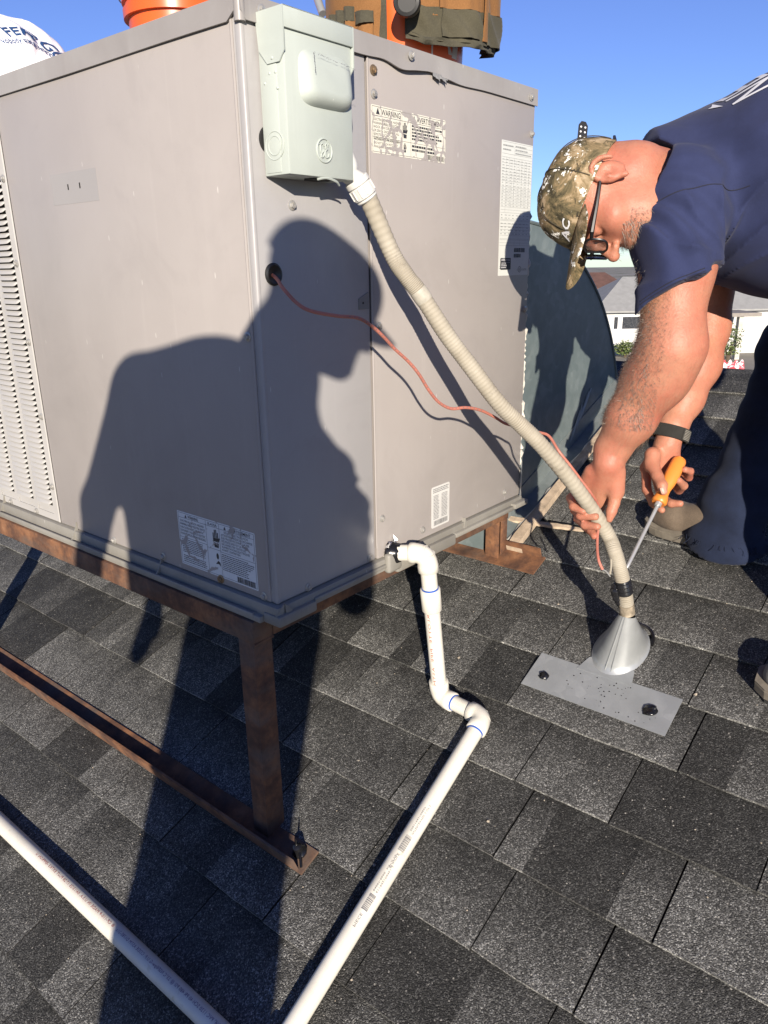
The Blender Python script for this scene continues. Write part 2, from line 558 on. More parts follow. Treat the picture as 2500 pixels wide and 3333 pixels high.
# ridge caps
rr = random.Random(5)
y = -4.9
while y < 5.8:
    v, f, tn = [], [], []
    hgt = 0.018
    for j, yy in enumerate((y, y + 0.17)):
        hh = hgt - 0.008 * j
        for sgn, d in ((-1, 0.13), (-1, 0.05), (0, 0), (1, 0.05), (1, 0.13)):
            v.append((rx + sgn * d, yy, rz + 0.012 + hh - d * RM))
    for q in range(4):
        f.append((q, q + 1, q + 6, q + 5)); t0 = rr.uniform(0.035, 0.07); tn.append([t0] * 4)
    f.append((0, 5, 6, 1)) if False else None
    b0 = len(v)
    v += [(p[0], p[1], p[2] - 0.007) for p in v[:5]]
    for q in range(4):
        f.append((q, b0 + q, b0 + q + 1, q + 1)); tn.append([0.05] * 4)
    if -2.2 < y < 1.4:
        link('ridge_cap', tone_mesh('ridge_cap', v, f, tn), None, roof)
    y += 0.162

# loose pale grit and a few flecks lying on the shingles
grit = MB()
rg = random.Random(11)
def chip(c, r):
    a = rg.uniform(0, PI)
    vs = [SL(c[0] + r * math.cos(a + i * PI / 2.5) * rg.uniform(0.6, 1.2), c[1] + r * math.sin(a + i * PI / 2.5) * rg.uniform(0.6, 1.2), c[2]) for i in range(5)]
    top = SL(c[0], c[1], c[2] + r * 0.8)
    grit.add(vs + [top], [(i, (i + 1) % 5, 5) for i in range(5)])
for i in range(260):
    s_ = rg.uniform(-0.5, 1.9); y_ = rg.uniform(-1.0, 1.0)
    chip((s_, y_, 0.008), rg.uniform(0.001, 0.0024))
for (s_, y_) in ((0.25, -0.36), (0.62, -0.05), (0.5, -0.2), (-0.15, -0.3), (0.05, -0.2), (0.9, -0.2), (0.75, -0.62)):
    chip((s_, y_, 0.009), 0.005)
go = grit.obj('loose_grit', simple('pale_grit', (0.42, 0.36, 0.28), 0.9, var=0.3, scale=200))
tag(go, kind='stuff')

# ------------------------------------------------------------------ far ground
gm = MB()
gm.add([(-900, -900, GZ), (900, -900, GZ), (900, 900, GZ), (-900, 900, GZ)], [(0, 1, 2, 3)])
def ground_mat():
    t = NT('far_ground')
    c = t.ramp(t.noise(0.08, 6, 0.6), [(0.35, (0.09, 0.10, 0.05)), (0.5, (0.2, 0.18, 0.14)), (0.65, (0.28, 0.26, 0.23))])
    return t.fin(c, 0.95)
tag(gm.obj('ground', ground_mat()), kind='structure')

# ------------------------------------------------------------------ rooftop air conditioner
UW = 0.9495; ULEN = 1.62; UH = 1.05
unit = thing('rooftop_air_conditioner', 'large taupe metal rooftop air conditioning unit on a rusty stand', 'air conditioner', (0.0, 0.0, 0.0))
core = MB().box((0.008, 0.008, 0.003), (UW - 0.006, ULEN - 0.006, UH - 0.004))
core.obj('casing', M_panel, unit)

def left_frame(u, v, d):   # u runs to the right as seen from outside the left face
    return (-d, -u, v)
def right_frame(u, v, d):
    return (u, -d, v)

# panels
lp = MB().bbox((-0.0015, 0.0185, 0.002), (0.0075, 0.8425, 1.03), 0.0022)
lp.tube([(-0.0012, 0.0205, 0.028), (-0.0012, 0.0205, 1.02)], 0.0026, 8)
lp.obj('side_panel', M_panel, unit, True)
MB().bbox((-0.0015, 1.316, 0.002), (0.0075, ULEN, 1.03), 0.0022).obj('side_panel', M_panel, unit, True)
cp = MB().bbox((0.0008, 0.0008, 0.001), (0.3035, 0.05, 1.035), 0.0055, 3)
cp.bbox((0.0002, 0.0006, 0.001), (0.012, 0.0165, 1.035), 0.004, 3)
cp.obj('corner_post', M_post, unit, True)
rp_ = MB().bbox((0.3085, -0.0015, 0.002), (UW - 0.0005, 0.0075, 1.03), 0.0022)
rp_.tube([(0.3065, -0.0008, 0.03), (0.3065, -0.0008, 1.015)], 0.0024, 8)
rp_.obj('access_panel', M_panel, unit, True)
MB().box((UW - 0.0075, 0.0085, 0.002), (UW, ULEN, 1.03)).obj('back_panel', M_panel, unit)
MB().box((0.0, ULEN - 0.0055, 0.002), (UW - 0.008, ULEN, 1.03)).obj('end_panel', M_panel, unit)

# cap with a hemmed skirt; the skirt over the right face is bent and wavy
cap = MB()
cap.box((-0.006, -0.006, 1.0465), (UW + 0.004, ULEN + 0.005, 1.05))
def skirt(length, wav, frame, start):
    n = 90
    vs = []; 
    for i in range(n + 1):
        u = start + (length - start) * i / n
        w, push = wav(u)
        rc = 0.0
        if u < start + 0.012: rc = 0.012 - math.sqrt(max(0, 0.012 ** 2 - (start + 0.012 - u) ** 2))
        zb = 1.0125 + w + rc
        vs += [frame(u, 1.0495, 0.0062), frame(u, (1.0495 + zb) / 2, 0.0066 + push * 0.5), frame(u, zb, 0.0072 + push), frame(u, zb, 0.0032 + push), frame(u, 1.0465, 0.0026)]
    fs = []
    for i in range(n):
        for k in range(4):
            a = i * 5 + k; fs.append((a, a + 1, a + 6, a + 5))
    fs.append((0, 1, 2, 3, 4)); fs.append(tuple(n * 5 + k for k in (4, 3, 2, 1, 0)))
    return vs, fs
def wav_r(u):
    w = 0.0035 * math.exp(-((u - 0.35) / 0.035) ** 2) - 0.0075 * math.exp(-((u - 0.40) / 0.04) ** 2) + 0.004 * math.exp(-((u - 0.5) / 0.03) ** 2) - 0.003 * math.exp(-((u - 0.62) / 0.06) ** 2)
    push = 0.006 * math.exp(-((u - 0.43) / 0.07) ** 2) + 0.004 * math.exp(-((u - 0.56) / 0.03) ** 2)
    return w, push
def wav_l(u):
    return 0.0006 * math.sin(u * 9), 0.0004 * math.sin(u * 14)
cap.add(*skirt(UW + 0.003, wav_r, right_frame, -0.004))
cap.add(*skirt(ULEN, wav_l, lambda u, v, d: (-d, u, v), 0.006))
cap.obj('cap', M_cap, unit, True, 35)
# rolled corner of the cap between the two skirts
MB().tube([(0.002, 0.002, 1.0105), (0.002, 0.002, 1.0495)], 0.0095, 16).obj('cap_corner', M_cap, unit, True)
# scrap of foil tape caught under the skirt
ft = MB()
for i in range(7):
    u = 0.505 + i * 0.007
    ft.add([right_frame(u, 1.018, 0.008), right_frame(u + 0.008, 1.017, 0.0095), right_frame(u + 0.007, 1.008 - 0.003 * (i % 3), 0.012 + 0.002 * (i % 2)), right_frame(u - 0.001, 1.010 - 0.002 * (i % 2), 0.010)], [(0, 1, 2, 3)])
ft.obj('tape_scrap', simple('grey_tape', (0.25, 0.25, 0.25), 0.5), unit)

# louvred condenser grille
GX = -0.0012
cols = [(0.872, 0.957), (0.977, 1.068), (1.089, 1.178), (1.199, 1.288)]
gr = MB()
g0, g1 = 0.8455, 1.3135
ys = [g0] + [q for c in cols for q in c] + [g1]
for i in range(0, len(ys), 2):
    gr.box((GX - 0.0015, ys[i], 0.003), (GX + 0.0008, ys[i + 1], 1.03))
for c in cols:
    for z0, z1 in ((0.003, 0.021), (0.0335, 0.044), (0.932, 1.03)):
        gr.box((GX - 0.0015, c[0], z0), (GX + 0.0008, c[1], z1))
    gr.box((0.0, c[0], 0.018), (0.003, c[1], 0.0335), 0)
gr.tube([(GX - 0.001, g0 + 0.0005, 0.003), (GX - 0.001, g0 + 0.0005, 1.03)], 0.0022, 8)
grille = gr.obj('louvre_panel', M_grille, unit)
MB().box((0.0045, g0 + 0.003, 0.04), (0.0075, g1 - 0.003, 0.94)).obj('shade_backing', M_void, grille)  # near-black sheet put in for the shade behind the slats
def slat_mesh(ln):
    m = MB()
    pitch = 0.014
    sec = [(0.0, 0.0068), (-0.0030, 0.0052), (-0.0062, 0.0012), (-0.0078, -0.0040), (-0.0066, -0.0043), (-0.0050, 0.0010), (-0.0022, 0.0042), (0.0008, 0.0056)]
    ysub = [(-ln / 2, 0.0), (-ln / 2 + 0.003, 0.55), (-ln / 2 + 0.007, 0.92), (-ln / 2 + 0.012, 1.0), (ln / 2 - 0.009, 1.0), (ln / 2 - 0.001, 0.42)]
    for y, k in ysub:
        for x, z in sec:
            zz_ = 0.0062 + (z - 0.0062) * (0.35 + 0.65 * k) if y < 0 else z * (0.55 + 0.45 * k) + 0.0068 * (0.45 - 0.45 * k)
            m.v.append((x * k, y, zz_))
    n = len(sec)
    for i in range(len(ysub) - 1):
        for k in range(n):
            m.f.append((i * n + k, i * n + (k + 1) % n, (i + 1) * n + (k + 1) % n, (i + 1) * n + k))
    m.mi = [0] * len(m.f)
    me = m.mesh('louvre', True, 50)
    me.materials.append(M_grille)
    return me
for c in cols:
    sm = slat_mesh(c[1] - c[0])
    for k in range(63):
        link('louvre', sm, None, grille, at=(GX - 0.0008, (c[0] + c[1]) / 2, 0.0515 + 0.014 * k))

# hex washer screws
def screw_mesh(hr=0.0058, wr=0.0088):
    m = MB()
    m.lathe([(wr, 0.0), (wr, 0.0012), (hr * 1.1, 0.0022)], 18)
    hexp = [(hr * math.cos(PI / 6 + i * PI / 3), hr * math.sin(PI / 6 + i * PI / 3)) for i in range(6)]
    m.prism(hexp, 0.0018, 0.0058, lambda u, v, d: (u, v, d))
    m.lathe([(hr * 0.80, 0.0057), (hr * 0.72, 0.0067), (hr * 0.35, 0.0064)], 12)
    m.box((-hr * 0.75, -0.0008, 0.0060), (hr * 0.75, 0.0008, 0.0073))
    return m.mesh('screw', True, 30)
SCREW = screw_mesh(); SCREW.materials.append(M_screw)
RSCREW = screw_mesh(0.0066, 0.0096); RSCREW.materials.append(M_rustscrew)
RF_ROT = (PI / 2, 0, 0); LF_ROT = (0, -PI / 2, 0)
def screw(x, y, z, rot, parent=unit, me=SCREW):
    o = link('screw', me, None, parent, at=(x, y, z))
    o.rotation_euler = rot
    o.rotation_euler.rotate_axis('Z', (x * 37 + z * 53) % PI)
    return o
for x, z, d in ((0.426, 1.033, 0.0135), (0.917, 1.028, 0.0075), (0.04, 1.032, 0.0075)):
    screw(x, -d, z, RF_ROT)
for x, z in ((0.322, 0.953), (0.937, 0.949), (0.325, 0.521), (0.937, 0.524), (0.325, 0.096), (0.479, 0.025), (0.863, 0.029)):
    screw(x, -0.0018, z, RF_ROT)
screw(0.322, -0.0018, 0.993, RF_ROT, me=RSCREW)
for x, z in ((0.094, 0.745), (0.283, 0.014), (0.086, 0.010)):
    screw(x, 0.0005, z, RF_ROT)
for y, z in ((0.032, 0.523), (0.038, 0.011), (0.583, 0.010), (0.379, 0.016)):
    screw(-0.0018, y, z, LF_ROT)
screw(-0.0018, 0.173, 0.0135, LF_ROT, me=RSCREW)
for y, z in ((0.857, 0.848), (0.858, 0.66), (0.859, 0.474), (0.855, 0.287), (0.857, 0.1), (0.97, 0.011), (1.12, 0.011)):
    screw(-0.003, y, z, LF_ROT)

# base pan flange: a flat shelf on the left, a stepped lip on the right
bp = MB()
bp.bbox((-0.012, -0.010, -0.030), (UW + 0.002, ULEN, -0.0005), 0.003)
bp.bbox((-0.024, 0.03, -0.040), (0.0, ULEN, -0.026), 0.003)
bp.bbox((-0.026, 0.05, -0.034), (-0.021, ULEN, -0.022), 0.0015)
for x0, x1, zb in ((-0.016, 0.09, -0.0395), (0.36, 0.60, -0.045), (0.60, UW - 0.05, -0.030)):
    bp.bbox((x0, -0.020, zb), (x1, 0.03, -0.016), 0.005)
bp.bbox((0.09, -0.016, -0.021), (0.36, 0.03, -0.012), 0.003)
bp.bbox((UW - 0.06, -0.026, -0.026), (UW + 0.012, 0.03, -0.010), 0.004)
bp.obj('base_pan', M_pan, unit, True)
def gusset(y):
    m = MB()
    m.prism([(0.0, 0.022), (-0.003, 0.022), (-0.006, 0.008), (-0.012, -0.006), (-0.021, -0.021), (0.0, -0.024)], y - 0.0012, y + 0.0012, lambda u, v, d: (u - 0.002, d, v))
    m.prism([(0.0, 0.0), (0.0, 0.016), (-0.012, 0.002), (-0.02, -0.014), (-0.012, -0.02)], -0.002, 0.0, lambda u, v, d: (u * 0.8 - 0.002, y + 0.012 + v * 0.7, -0.015 + v * 0.4 + d))
    m.obj('gusset', M_pan, unit)
for y in (0.383, 0.758, 1.16): gusset(y)
m = MB(); m.prism([(0.0, 0.012), (-0.02, -0.012), (-0.004, -0.022)], -0.001, 0.001, lambda u, v, d: (0.004 + u, -0.013 + d - u * 0.3, v - 0.005)); m.obj('gusset', M_pan, unit)
m = MB(); m.prism([(0.0, 0.012), (0.024, -0.014), (0.003, -0.022)], -0.001, 0.001, lambda u, v, d: (0.006 + u, -0.013 + d, v - 0.005)); m.obj('gusset', M_pan, unit)
m = MB(); m.prism([(0.0, 0.018), (0.004, 0.012), (0.008, -0.012), (-0.006, -0.016)], -0.012, -0.001, lambda u, v, d: (0.653 + u, d, v - 0.008)); m.obj('gusset', M_pan, unit)

# rubber grommet, small cover plate and knock-out slots
gm_ = MB(); gm_.lathe([(0.0195, 0.0), (0.0195, 0.003), (0.016, 0.005), (0.012, 0.003), (0.0085, 0.001)], 28, lambda a, b, h: (0.0395 + a, -h + 0.0008, 0.629 + b))
gm_.obj('grommet', M_black, unit, True)
cv = MB(); cv.prism([(0.266, 0.557), (0.296, 0.557), (0.296, 0.5905), (0.266, 0.578)], -0.0008, 0.0012, right_frame); cvo = cv.obj('cover_plate', simple('dull_plate', (0.25, 0.25, 0.24), 0.5), unit)
MB().lathe([(0.0022, 0), (0.0018, 0.001)], 12, lambda a, b, h: (0.278 + a, -0.0013 - h, 0.5695 + b)).obj('hole', M_void, cvo)
pt_ = MB(); pt_.prism([(-0.647, 0.777), (-0.462, 0.777), (-0.462, 0.8385), (-0.647, 0.8385)], 0.0014, 0.0019, left_frame)
pto = pt_.obj('faded_patch', paint_mat('clean_enamel', (0.37, 0.352, 0.345), (0.355, 0.338, 0.332)), unit)
for y in (0.577, 0.530):
    MB().prism([(-y - 0.002, 0.8045), (-y + 0.002, 0.8045), (-y + 0.002, 0.8155), (-y - 0.002, 0.8155)], 0.002, 0.0024, left_frame).obj('slot', M_void, pto)
# hole above the electrical box, seen at its left edge
MB().lathe([(0.022, 0), (0.020, 0.002)], 24, lambda a, b, h: (0.047 + a, 0.0004 - h, 0.845 + b)).obj('knockout_hole', M_void, unit)
# ragged bead of white caulk down the rear edge
rc_ = random.Random(3)
ck = MB(); pts = []; rads = []
z = -0.02
while z < 0.765:
    pts.append((UW + 0.004 + rc_.uniform(-0.003, 0.004), 0.006 + rc_.uniform(-0.004, 0.004), z)); rads.append(rc_.uniform(0.003, 0.0085) * (1.3 if 0.1 < z < 0.3 else 0.9)); z += 0.008
ck.tube(pts, rads, 7)
ck.obj('caulk_bead', M_caulk, unit, True)
ftp = MB(); ftp.prism([(0.0, 0.0), (0.02, 0.01), (0.014, 0.09), (0.0, 0.12), (-0.012, 0.09), (-0.014, 0.01)], 0, 0.002, lambda u, v, d: (UW + 0.005 + u * 0.9, -0.002 - d + u * 0.4, -0.02 + v)); ftp.obj('foil_flap', M_galv, unit)

# ------------------------------------------------------------------ stickers
def sticker(name, u0, v0, u1, v1, frame, film, parent, lift=0.0018, r=0.004):
    n = 5; poly = []
    for cx, cy, a0 in ((u1 - r, v1 - r, 0), (u0 + r, v1 - r, 90), (u0 + r, v0 + r, 180), (u1 - r, v0 + r, 270)):
        poly += [(cx + r * math.cos(math.radians(a0 + 90 * i / n)), cy + r * math.sin(math.radians(a0 + 90 * i / n))) for i in range(n + 1)]
    return MB().prism(poly, lift - 0.0006, lift, frame).obj(name, film, parent)
def put_text(mb, body, u, v, size, frame, lift, align='LEFT', sx=1.0, line=1.0, bold=0.0, shear=0.0, width=None):
    vs, fs = text_geo(body, size, align, sx, 1.0, shear, line, bold)
    if width and vs:
        w = max(x for x, _ in vs) - min(x for x, _ in vs)
        k = width / w; vs = [(x * k, y) for x, y in vs]
    mb.add([frame(u + x, v + y, lift) for x, y in vs], fs)
def rect(mb, u0, v0, u1, v1, frame, lift):
    mb.add([frame(u0, v0, lift), frame(u1, v0, lift), frame(u1, v1, lift), frame(u0, v1, lift)], [(0, 1, 2, 3)])
def lines_block(mb, u0, v0, u1, v1, n, frame, lift, r, fill=0.5, ragged=0.35):
    """small print too fine to read: rows of word-length bars"""
    h = (v1 - v0) / n
    for i in range(n):
        v = v1 - h * (i + 1) + h * 0.25
        u = u0; end = u1 - (u1 - u0) * r.random() * ragged
        while u < end:
            w = r.uniform(0.002, 0.008)
            rect(mb, u, v, min(u + w, end), v + h * fill, frame, lift); u += w + 0.0012
def barcode(mb, u0, v0, u1, v1, frame, lift, r):
    u = u0
    while u < u1:
        w = r.choice((0.0006, 0.0006, 0.0012, 0.0018)) * (u1 - u0) / 0.06
        rect(mb, u, v0, min(u + w, u1), v1, frame, lift); u += w + r.choice((0.0006, 0.0006, 0.0012)) * (u1 - u0) / 0.06
def warn_triangle(mb, u, v, s, frame, lift):
    mb.add([frame(u, v, lift), frame(u + s, v, lift), frame(u + s / 2, v + s, lift)], [(0, 1, 2)])
def hand(mb, u, v, s, frame, lift):
    """open hand struck by a bolt"""
    for i, h in enumerate((0.80, 0.98, 1.0, 0.85)):
        rect(mb, u + s * (0.14 + i * 0.12), v + s * 0.50, u + s * (0.22 + i * 0.12), v + s * h, frame, lift)
    mb.add([frame(u + s * a, v + s * b, lift) for a, b in ((0.14, 0.32), (0.58, 0.32), (0.58, 0.51), (0.14, 0.51))], [(0, 1, 2, 3)])
    mb.add([frame(u + s * a, v + s * b, lift) for a, b in ((0.58, 0.30), (0.70, 0.52), (0.64, 0.60), (0.55, 0.46))], [(0, 1, 2, 3)])
    mb.add([frame(u + s * a, v + s * b, lift) for a, b in ((0.22, 0.0), (0.56, 0.0), (0.58, 0.25), (0.18, 0.27))], [(0, 1, 2, 3)])
rs = random.Random(21)

# flaking warning sticker on the right face
film, ink = label_mats('flaked_sticker', (0.72, 0.70, 0.60), 0.085, 34.0)
film2, ink2 = label_mats('flaked_ink', (0.72, 0.70, 0.60), 0.07, 34.0)
L = sticker('warning_sticker', 0.314, 0.8505, 0.562, 0.935, right_frame, film, unit)
L['label'] = 'flaking yellowed warning sticker with cracked film'
p = MB(); lf = 0.0021
put_text(p, 'WARNING', 0.3445, 0.9195, 0.0145, right_frame, lf, width=0.060, bold=0.008)
warn_triangle(p, 0.328, 0.9195, 0.0115, right_frame, lf)
put_text(p, 'AVERTISSEMENT', 0.459, 0.9195, 0.0145, right_frame, lf, width=0.092, bold=0.008)
warn_triangle(p, 0.444, 0.9195, 0.0115, right_frame, lf)
for i, (tx, w) in enumerate((('ELECTRICAL SHOCK HAZARD', 0.086), ('WARNING: RISK OF ELECTRIC', 0.082), ('SHOCK. CAN CAUSE INJURY', 0.078), ('OR DEATH. DISCONNECT ALL', 0.080), ('REMOTE ELECTRIC POWER', 0.073), ('SUPPLIES BEFORE SERVICING.', 0.082))):
    put_text(p, tx, 0.3195, 0.9085 - i * 0.0066, 0.0062, right_frame, lf, width=w)
for i, (tx, w) in enumerate((('HAZARDOUS MOVING PARTS', 0.084), ('DO NOT REACH INTO UNIT', 0.074), ('WHILE FAN IS OPERATING.', 0.074))):
    put_text(p, tx, 0.3205, 0.8665 + 0.0005 - (i - 1) * 0.0066, 0.0062, right_frame, lf, width=w)
rect(p, 0.317, 0.9165, 0.559, 0.9171, right_frame, lf); rect(p, 0.317, 0.8795, 0.559, 0.8800, right_frame, lf)
for u in (0.3165, 0.409, 0.438, 0.5592): rect(p, u, 0.853, u + 0.0006, 0.9325, right_frame, lf)
for v in (0.853, 0.9322): rect(p, 0.3165, v, 0.5592, v + 0.0006, right_frame, lf)
lines_block(p, 0.442, 0.884, 0.556, 0.914, 5, right_frame, lf, rs, 0.6)
lines_block(p, 0.442, 0.863, 0.556, 0.877, 2, right_frame, lf, rs, 0.6)
hand(p, 0.408, 0.886, 0.0285, right_frame, lf); hand(p, 0.412, 0.860, 0.017, right_frame, lf)
barcode(p, 0.492, 0.854, 0.556, 0.8625, right_frame, lf, rs)
p.obj('warning_print', ink2, L)

# tall rating plate sticker near the rear edge
film3, ink3 = label_mats('plate', (0.66, 0.675, 0.64), 0.0)
L = sticker('rating_sticker', 0.7955, 0.612, 0.9455, 0.9225, right_frame, film3, unit, r=0.001)
L['label'] = 'tall pale rating sticker full of tables'
p = MB(); u0, u1 = 0.798, 0.9432
put_text(p, '7/6/2', 0.803, 0.898, 0.009, right_frame, lf) if False else None
lines_block(p, 0.802, 0.899, 0.851, 0.917, 2, right_frame, lf, rs, 0.35, 0.4)
for z in (0.9195, 0.911, 0.902, 0.8935, 0.886, 0.880, 0.8735, 0.8605, 0.8535, 0.8465, 0.8395, 0.833, 0.8195, 0.813, 0.8065, 0.800, 0.7935, 0.787, 0.7805, 0.774, 0.7675, 0.761, 0.745, 0.7425, 0.735, 0.7285, 0.7215, 0.715, 0.708, 0.700, 0.6975, 0.6905, 0.684):
    rect(p, u0 if z < 0.895 or z > 0.915 else 0.856, z, u1, z + 0.00045, right_frame, lf)
for u, za, zb in ((0.818, 0.761, 0.886), (0.833, 0.774, 0.886), (0.846, 0.774, 0.88), (0.856, 0.892, 0.9195), (0.856, 0.774, 0.886), (0.868, 0.774, 0.886), (0.883, 0.774, 0.88), (0.893, 0.774, 0.886), (0.907, 0.774, 0.88), (0.917, 0.774, 0.88), (0.930, 0.774, 0.87), (0.852, 0.708, 0.735), (0.872, 0.708, 0.735), (0.888, 0.700, 0.742), (0.832, 0.684, 0.6975), (0.868, 0.684, 0.6975), (0.896, 0.684, 0.6975)):
    rect(p, u, za, u + 0.00045, zb, right_frame, lf)
for za, zb, n in ((0.775, 0.885, 17), (0.746, 0.760, 2), (0.709, 0.741, 4)):
    for c0 in range(8):
        a = u0 + 0.003 + c0 * 0.018
        lines_block(p, a, za, a + 0.0125, zb, n, right_frame, lf, rs, 0.22, 0.7)
lines_block(p, 0.860, 0.894, 0.94, 0.918, 3, right_frame, lf, rs, 0.35, 0.5)
lines_block(p, 0.800, 0.628, 0.826, 0.637, 2, right_frame, lf, rs, 0.3, 0.2)
p.obj('table_print', simple('faded_print', (0.30, 0.31, 0.31), 0.6), L)
p = MB(); barcode(p, 0.869, 0.7395 - 0.068, 0.9235, 0.7395 - 0.059, right_frame, lf, rs) if False else None
barcode(p, 0.869, 0.6685, 0.924, 0.6785, right_frame, lf, rs); barcode(p, 0.869, 0.6555, 0.9045, 0.6645, right_frame, lf, rs)
ring = [(math.cos(2 * PI * i / 28), math.sin(2 * PI * i / 28)) for i in range(28)]
vs = [right_frame(0.9005 + 0.0075 * a, 0.6385 - 0.012 + 0.0075 * b, lf) for a, b in ring] + [right_frame(0.9005 + 0.0064 * a, 0.6265 + 0.0064 * b, lf) for a, b in ring]
p.add(vs, [(i, (i + 1) % 28, 28 + (i + 1) % 28, 28 + i) for i in range(28)])
put_text(p, 'UL', 0.9005, 0.6235, 0.0082, right_frame, lf, 'CENTER')
put_text(p, 'c', 0.888, 0.6235, 0.007, right_frame, lf); put_text(p, 'US LISTED', 0.9105, 0.6235, 0.0065, right_frame, lf, width=0.026)
p.obj('mark_print', M_ink, L)
b = sticker('certified_badge', 0.8045, 0.6255 + 0.001, 0.8545, 0.6545, right_frame, M_ink, L, lift=0.0026, r=0.003)
p = MB(); put_text(p, 'AHRI', 0.8075, 0.6475, 0.0078, right_frame, 0.0029, bold=0.02, width=0.017); put_text(p, 'CERTIFIED', 0.8265, 0.6475, 0.0058, right_frame, 0.0029, width=0.0255)
rect(p, 0.808, 0.6435, 0.851, 0.6440, right_frame, 0.0029); lines_block(p, 0.808, 0.6295, 0.838, 0.6425, 3, right_frame, 0.0029, rs, 0.4, 0.3)
p.obj('badge_print', M_white, L)

# small white sticker low on the right face
L = sticker('model_sticker', 0.5155, 0.0165, 0.5925, 0.1225, right_frame, simple('white_sticker', (0.70, 0.69, 0.66), 0.45), unit, r=0.005)
L['label'] = 'small white sticker of part numbers above the drain'
p = MB(); lines_block(p, 0.522, 0.106, 0.588, 0.1185, 3, right_frame, lf, rs, 0.5, 0.15)
for a, b in ((0.524, 0.548), (0.558, 0.584)):
    lines_block(p, a, 0.038, b, 0.101, 17, right_frame, lf, rs, 0.45, 0.15)
barcode(p, 0.526, 0.0215, 0.584, 0.034, right_frame, lf, rs)
p.obj('sticker_print', M_inkgrey, L)

# cracked bilingual warning sticker on the left face, in shade
film4, ink4 = label_mats('cracked_sticker', (0.74, 0.76, 0.76), 0.018, 21.0)
film5, ink5 = label_mats('cracked_ink', (0.74, 0.76, 0.76), 0.014, 21.0)
LX = lambda y: -y
L = sticker('warning_sticker', LX(0.308), 0.0175, LX(0.0545), 0.1415, left_frame, film4, unit, r=0.0015)
L['label'] = 'cracked white bilingual warning sticker beside the corner'
p = MB()
for v in (0.0205, 0.1275, 0.1383): rect(p, LX(0.305), v, LX(0.0575), v + 0.0007, left_frame, lf)
for y in (0.3048, 0.2105, 0.1665, 0.058): rect(p, LX(y), 0.0205, LX(y) + 0.0008, 0.1387, left_frame, lf)
rect(p, LX(0.305), 0.0825, LX(0.21), 0.0832, left_frame, lf); rect(p, LX(0.2105), 0.078, LX(0.1665), 0.0787, left_frame, lf); rect(p, LX(0.1665), 0.0765, LX(0.058), 0.0772, left_frame, lf)
warn_triangle(p, LX(0.282), 0.1293, 0.0075, left_frame, lf); put_text(p, 'WARNING', LX(0.271), 0.1295, 0.0092, left_frame, lf, width=0.036, bold=0.01)
put_text(p, 'R-410A', LX(0.203), 0.1295, 0.0092, left_frame, lf, width=0.030, bold=0.008)
warn_triangle(p, LX(0.151), 0.1293, 0.0075, left_frame, lf); put_text(p, 'AVERTISSEMENT', LX(0.133), 0.1295, 0.0092, left_frame, lf, width=0.066, bold=0.01)
for i, (tx, w, a) in enumerate((('ELECTRICAL SHOCK HAZARD', 0.082, 0.299), ('WARNING: RISK OF ELECTRIC SHOCK', 0.087, 0.301), ('CAN CAUSE INJURY OR DEATH:', 0.080, 0.301), ('DISCONNECT ALL REMOTE ELECTRIC', 0.086, 0.301), ('POWER SUPPLIES BEFORE SERVICING', 0.086, 0.301))):
    put_text(p, tx, LX(a), 0.1185 - i * 0.0075, 0.0072, left_frame, lf, width=w)
for i, (tx, w, a) in enumerate((("RISQUE D'ELECTROCUTION", 0.074, 0.151), ('ATTENTION: RISQUE DE DÉCHARGE', 0.098, 0.161), ('ÉLECTRIQUE POUVANT CAUSER', 0.088, 0.161), ('DES BLESSURES OU LA MORT.', 0.084, 0.161), ('DÉCONNECTER TOUTES LES', 0.076, 0.161), ('ALIMENTATIONS ÉLECTRIQUES', 0.088, 0.161), ("AVANT L'ENTRETIEN", 0.058, 0.161))):
    put_text(p, tx, LX(a), 0.1205 - i * 0.0066, 0.0066, left_frame, lf, width=w)
lines_block(p, LX(0.299), 0.047, LX(0.213), 0.080, 8, left_frame, lf, rs, 0.42, 0.2)
lines_block(p, LX(0.299), 0.024, LX(0.213), 0.042, 4, left_frame, lf, rs, 0.42, 0.1)
lines_block(p, LX(0.163), 0.036, LX(0.061), 0.074, 9, left_frame, lf, rs, 0.42, 0.25)
hand(p, LX(0.194), 0.0835, 0.040, left_frame, lf)
p.add([left_frame(LX(0.178) + 0.004 * a, 0.064 + 0.007 * b, lf) for a, b in ring], [tuple(range(28))])
p.add([left_frame(LX(0.19) + a, 0.045 + b, lf) for a, b in ((0.004, 0.0), (0.013, 0.009), (0.019, 0.006), (0.021, -0.003), (0.014, 0.002))], [(0, 1, 2, 3, 4)])
barcode(p, LX(0.118), 0.0215, LX(0.062), 0.0335, left_frame, lf, rs)
p.obj('warning_print', ink5, L)

# ------------------------------------------------------------------ electrical disconnect box on the corner
dbox = thing('disconnect_box', 'pale green grey electrical disconnect box bolted to the corner of the unit', 'electrical box', (0.11, -0.003, 0.787))
BX0, BX1, BY0, BY1, BZ0, BZ1 = 0.032, 0.1915, -0.062, -0.0025, 0.787, 1.024
m = MB().bbox((BX0, BY0, BZ0), (BX1, BY1, BZ1), 0.0025)
m.bbox((BX0 - 0.0012, BY0 + 0.018, BZ0 + 0.004), (BX0 + 0.004, BY1 - 0.006, BZ1 - 0.07), 0.001)
m.obj('housing', M_box, dbox, True)
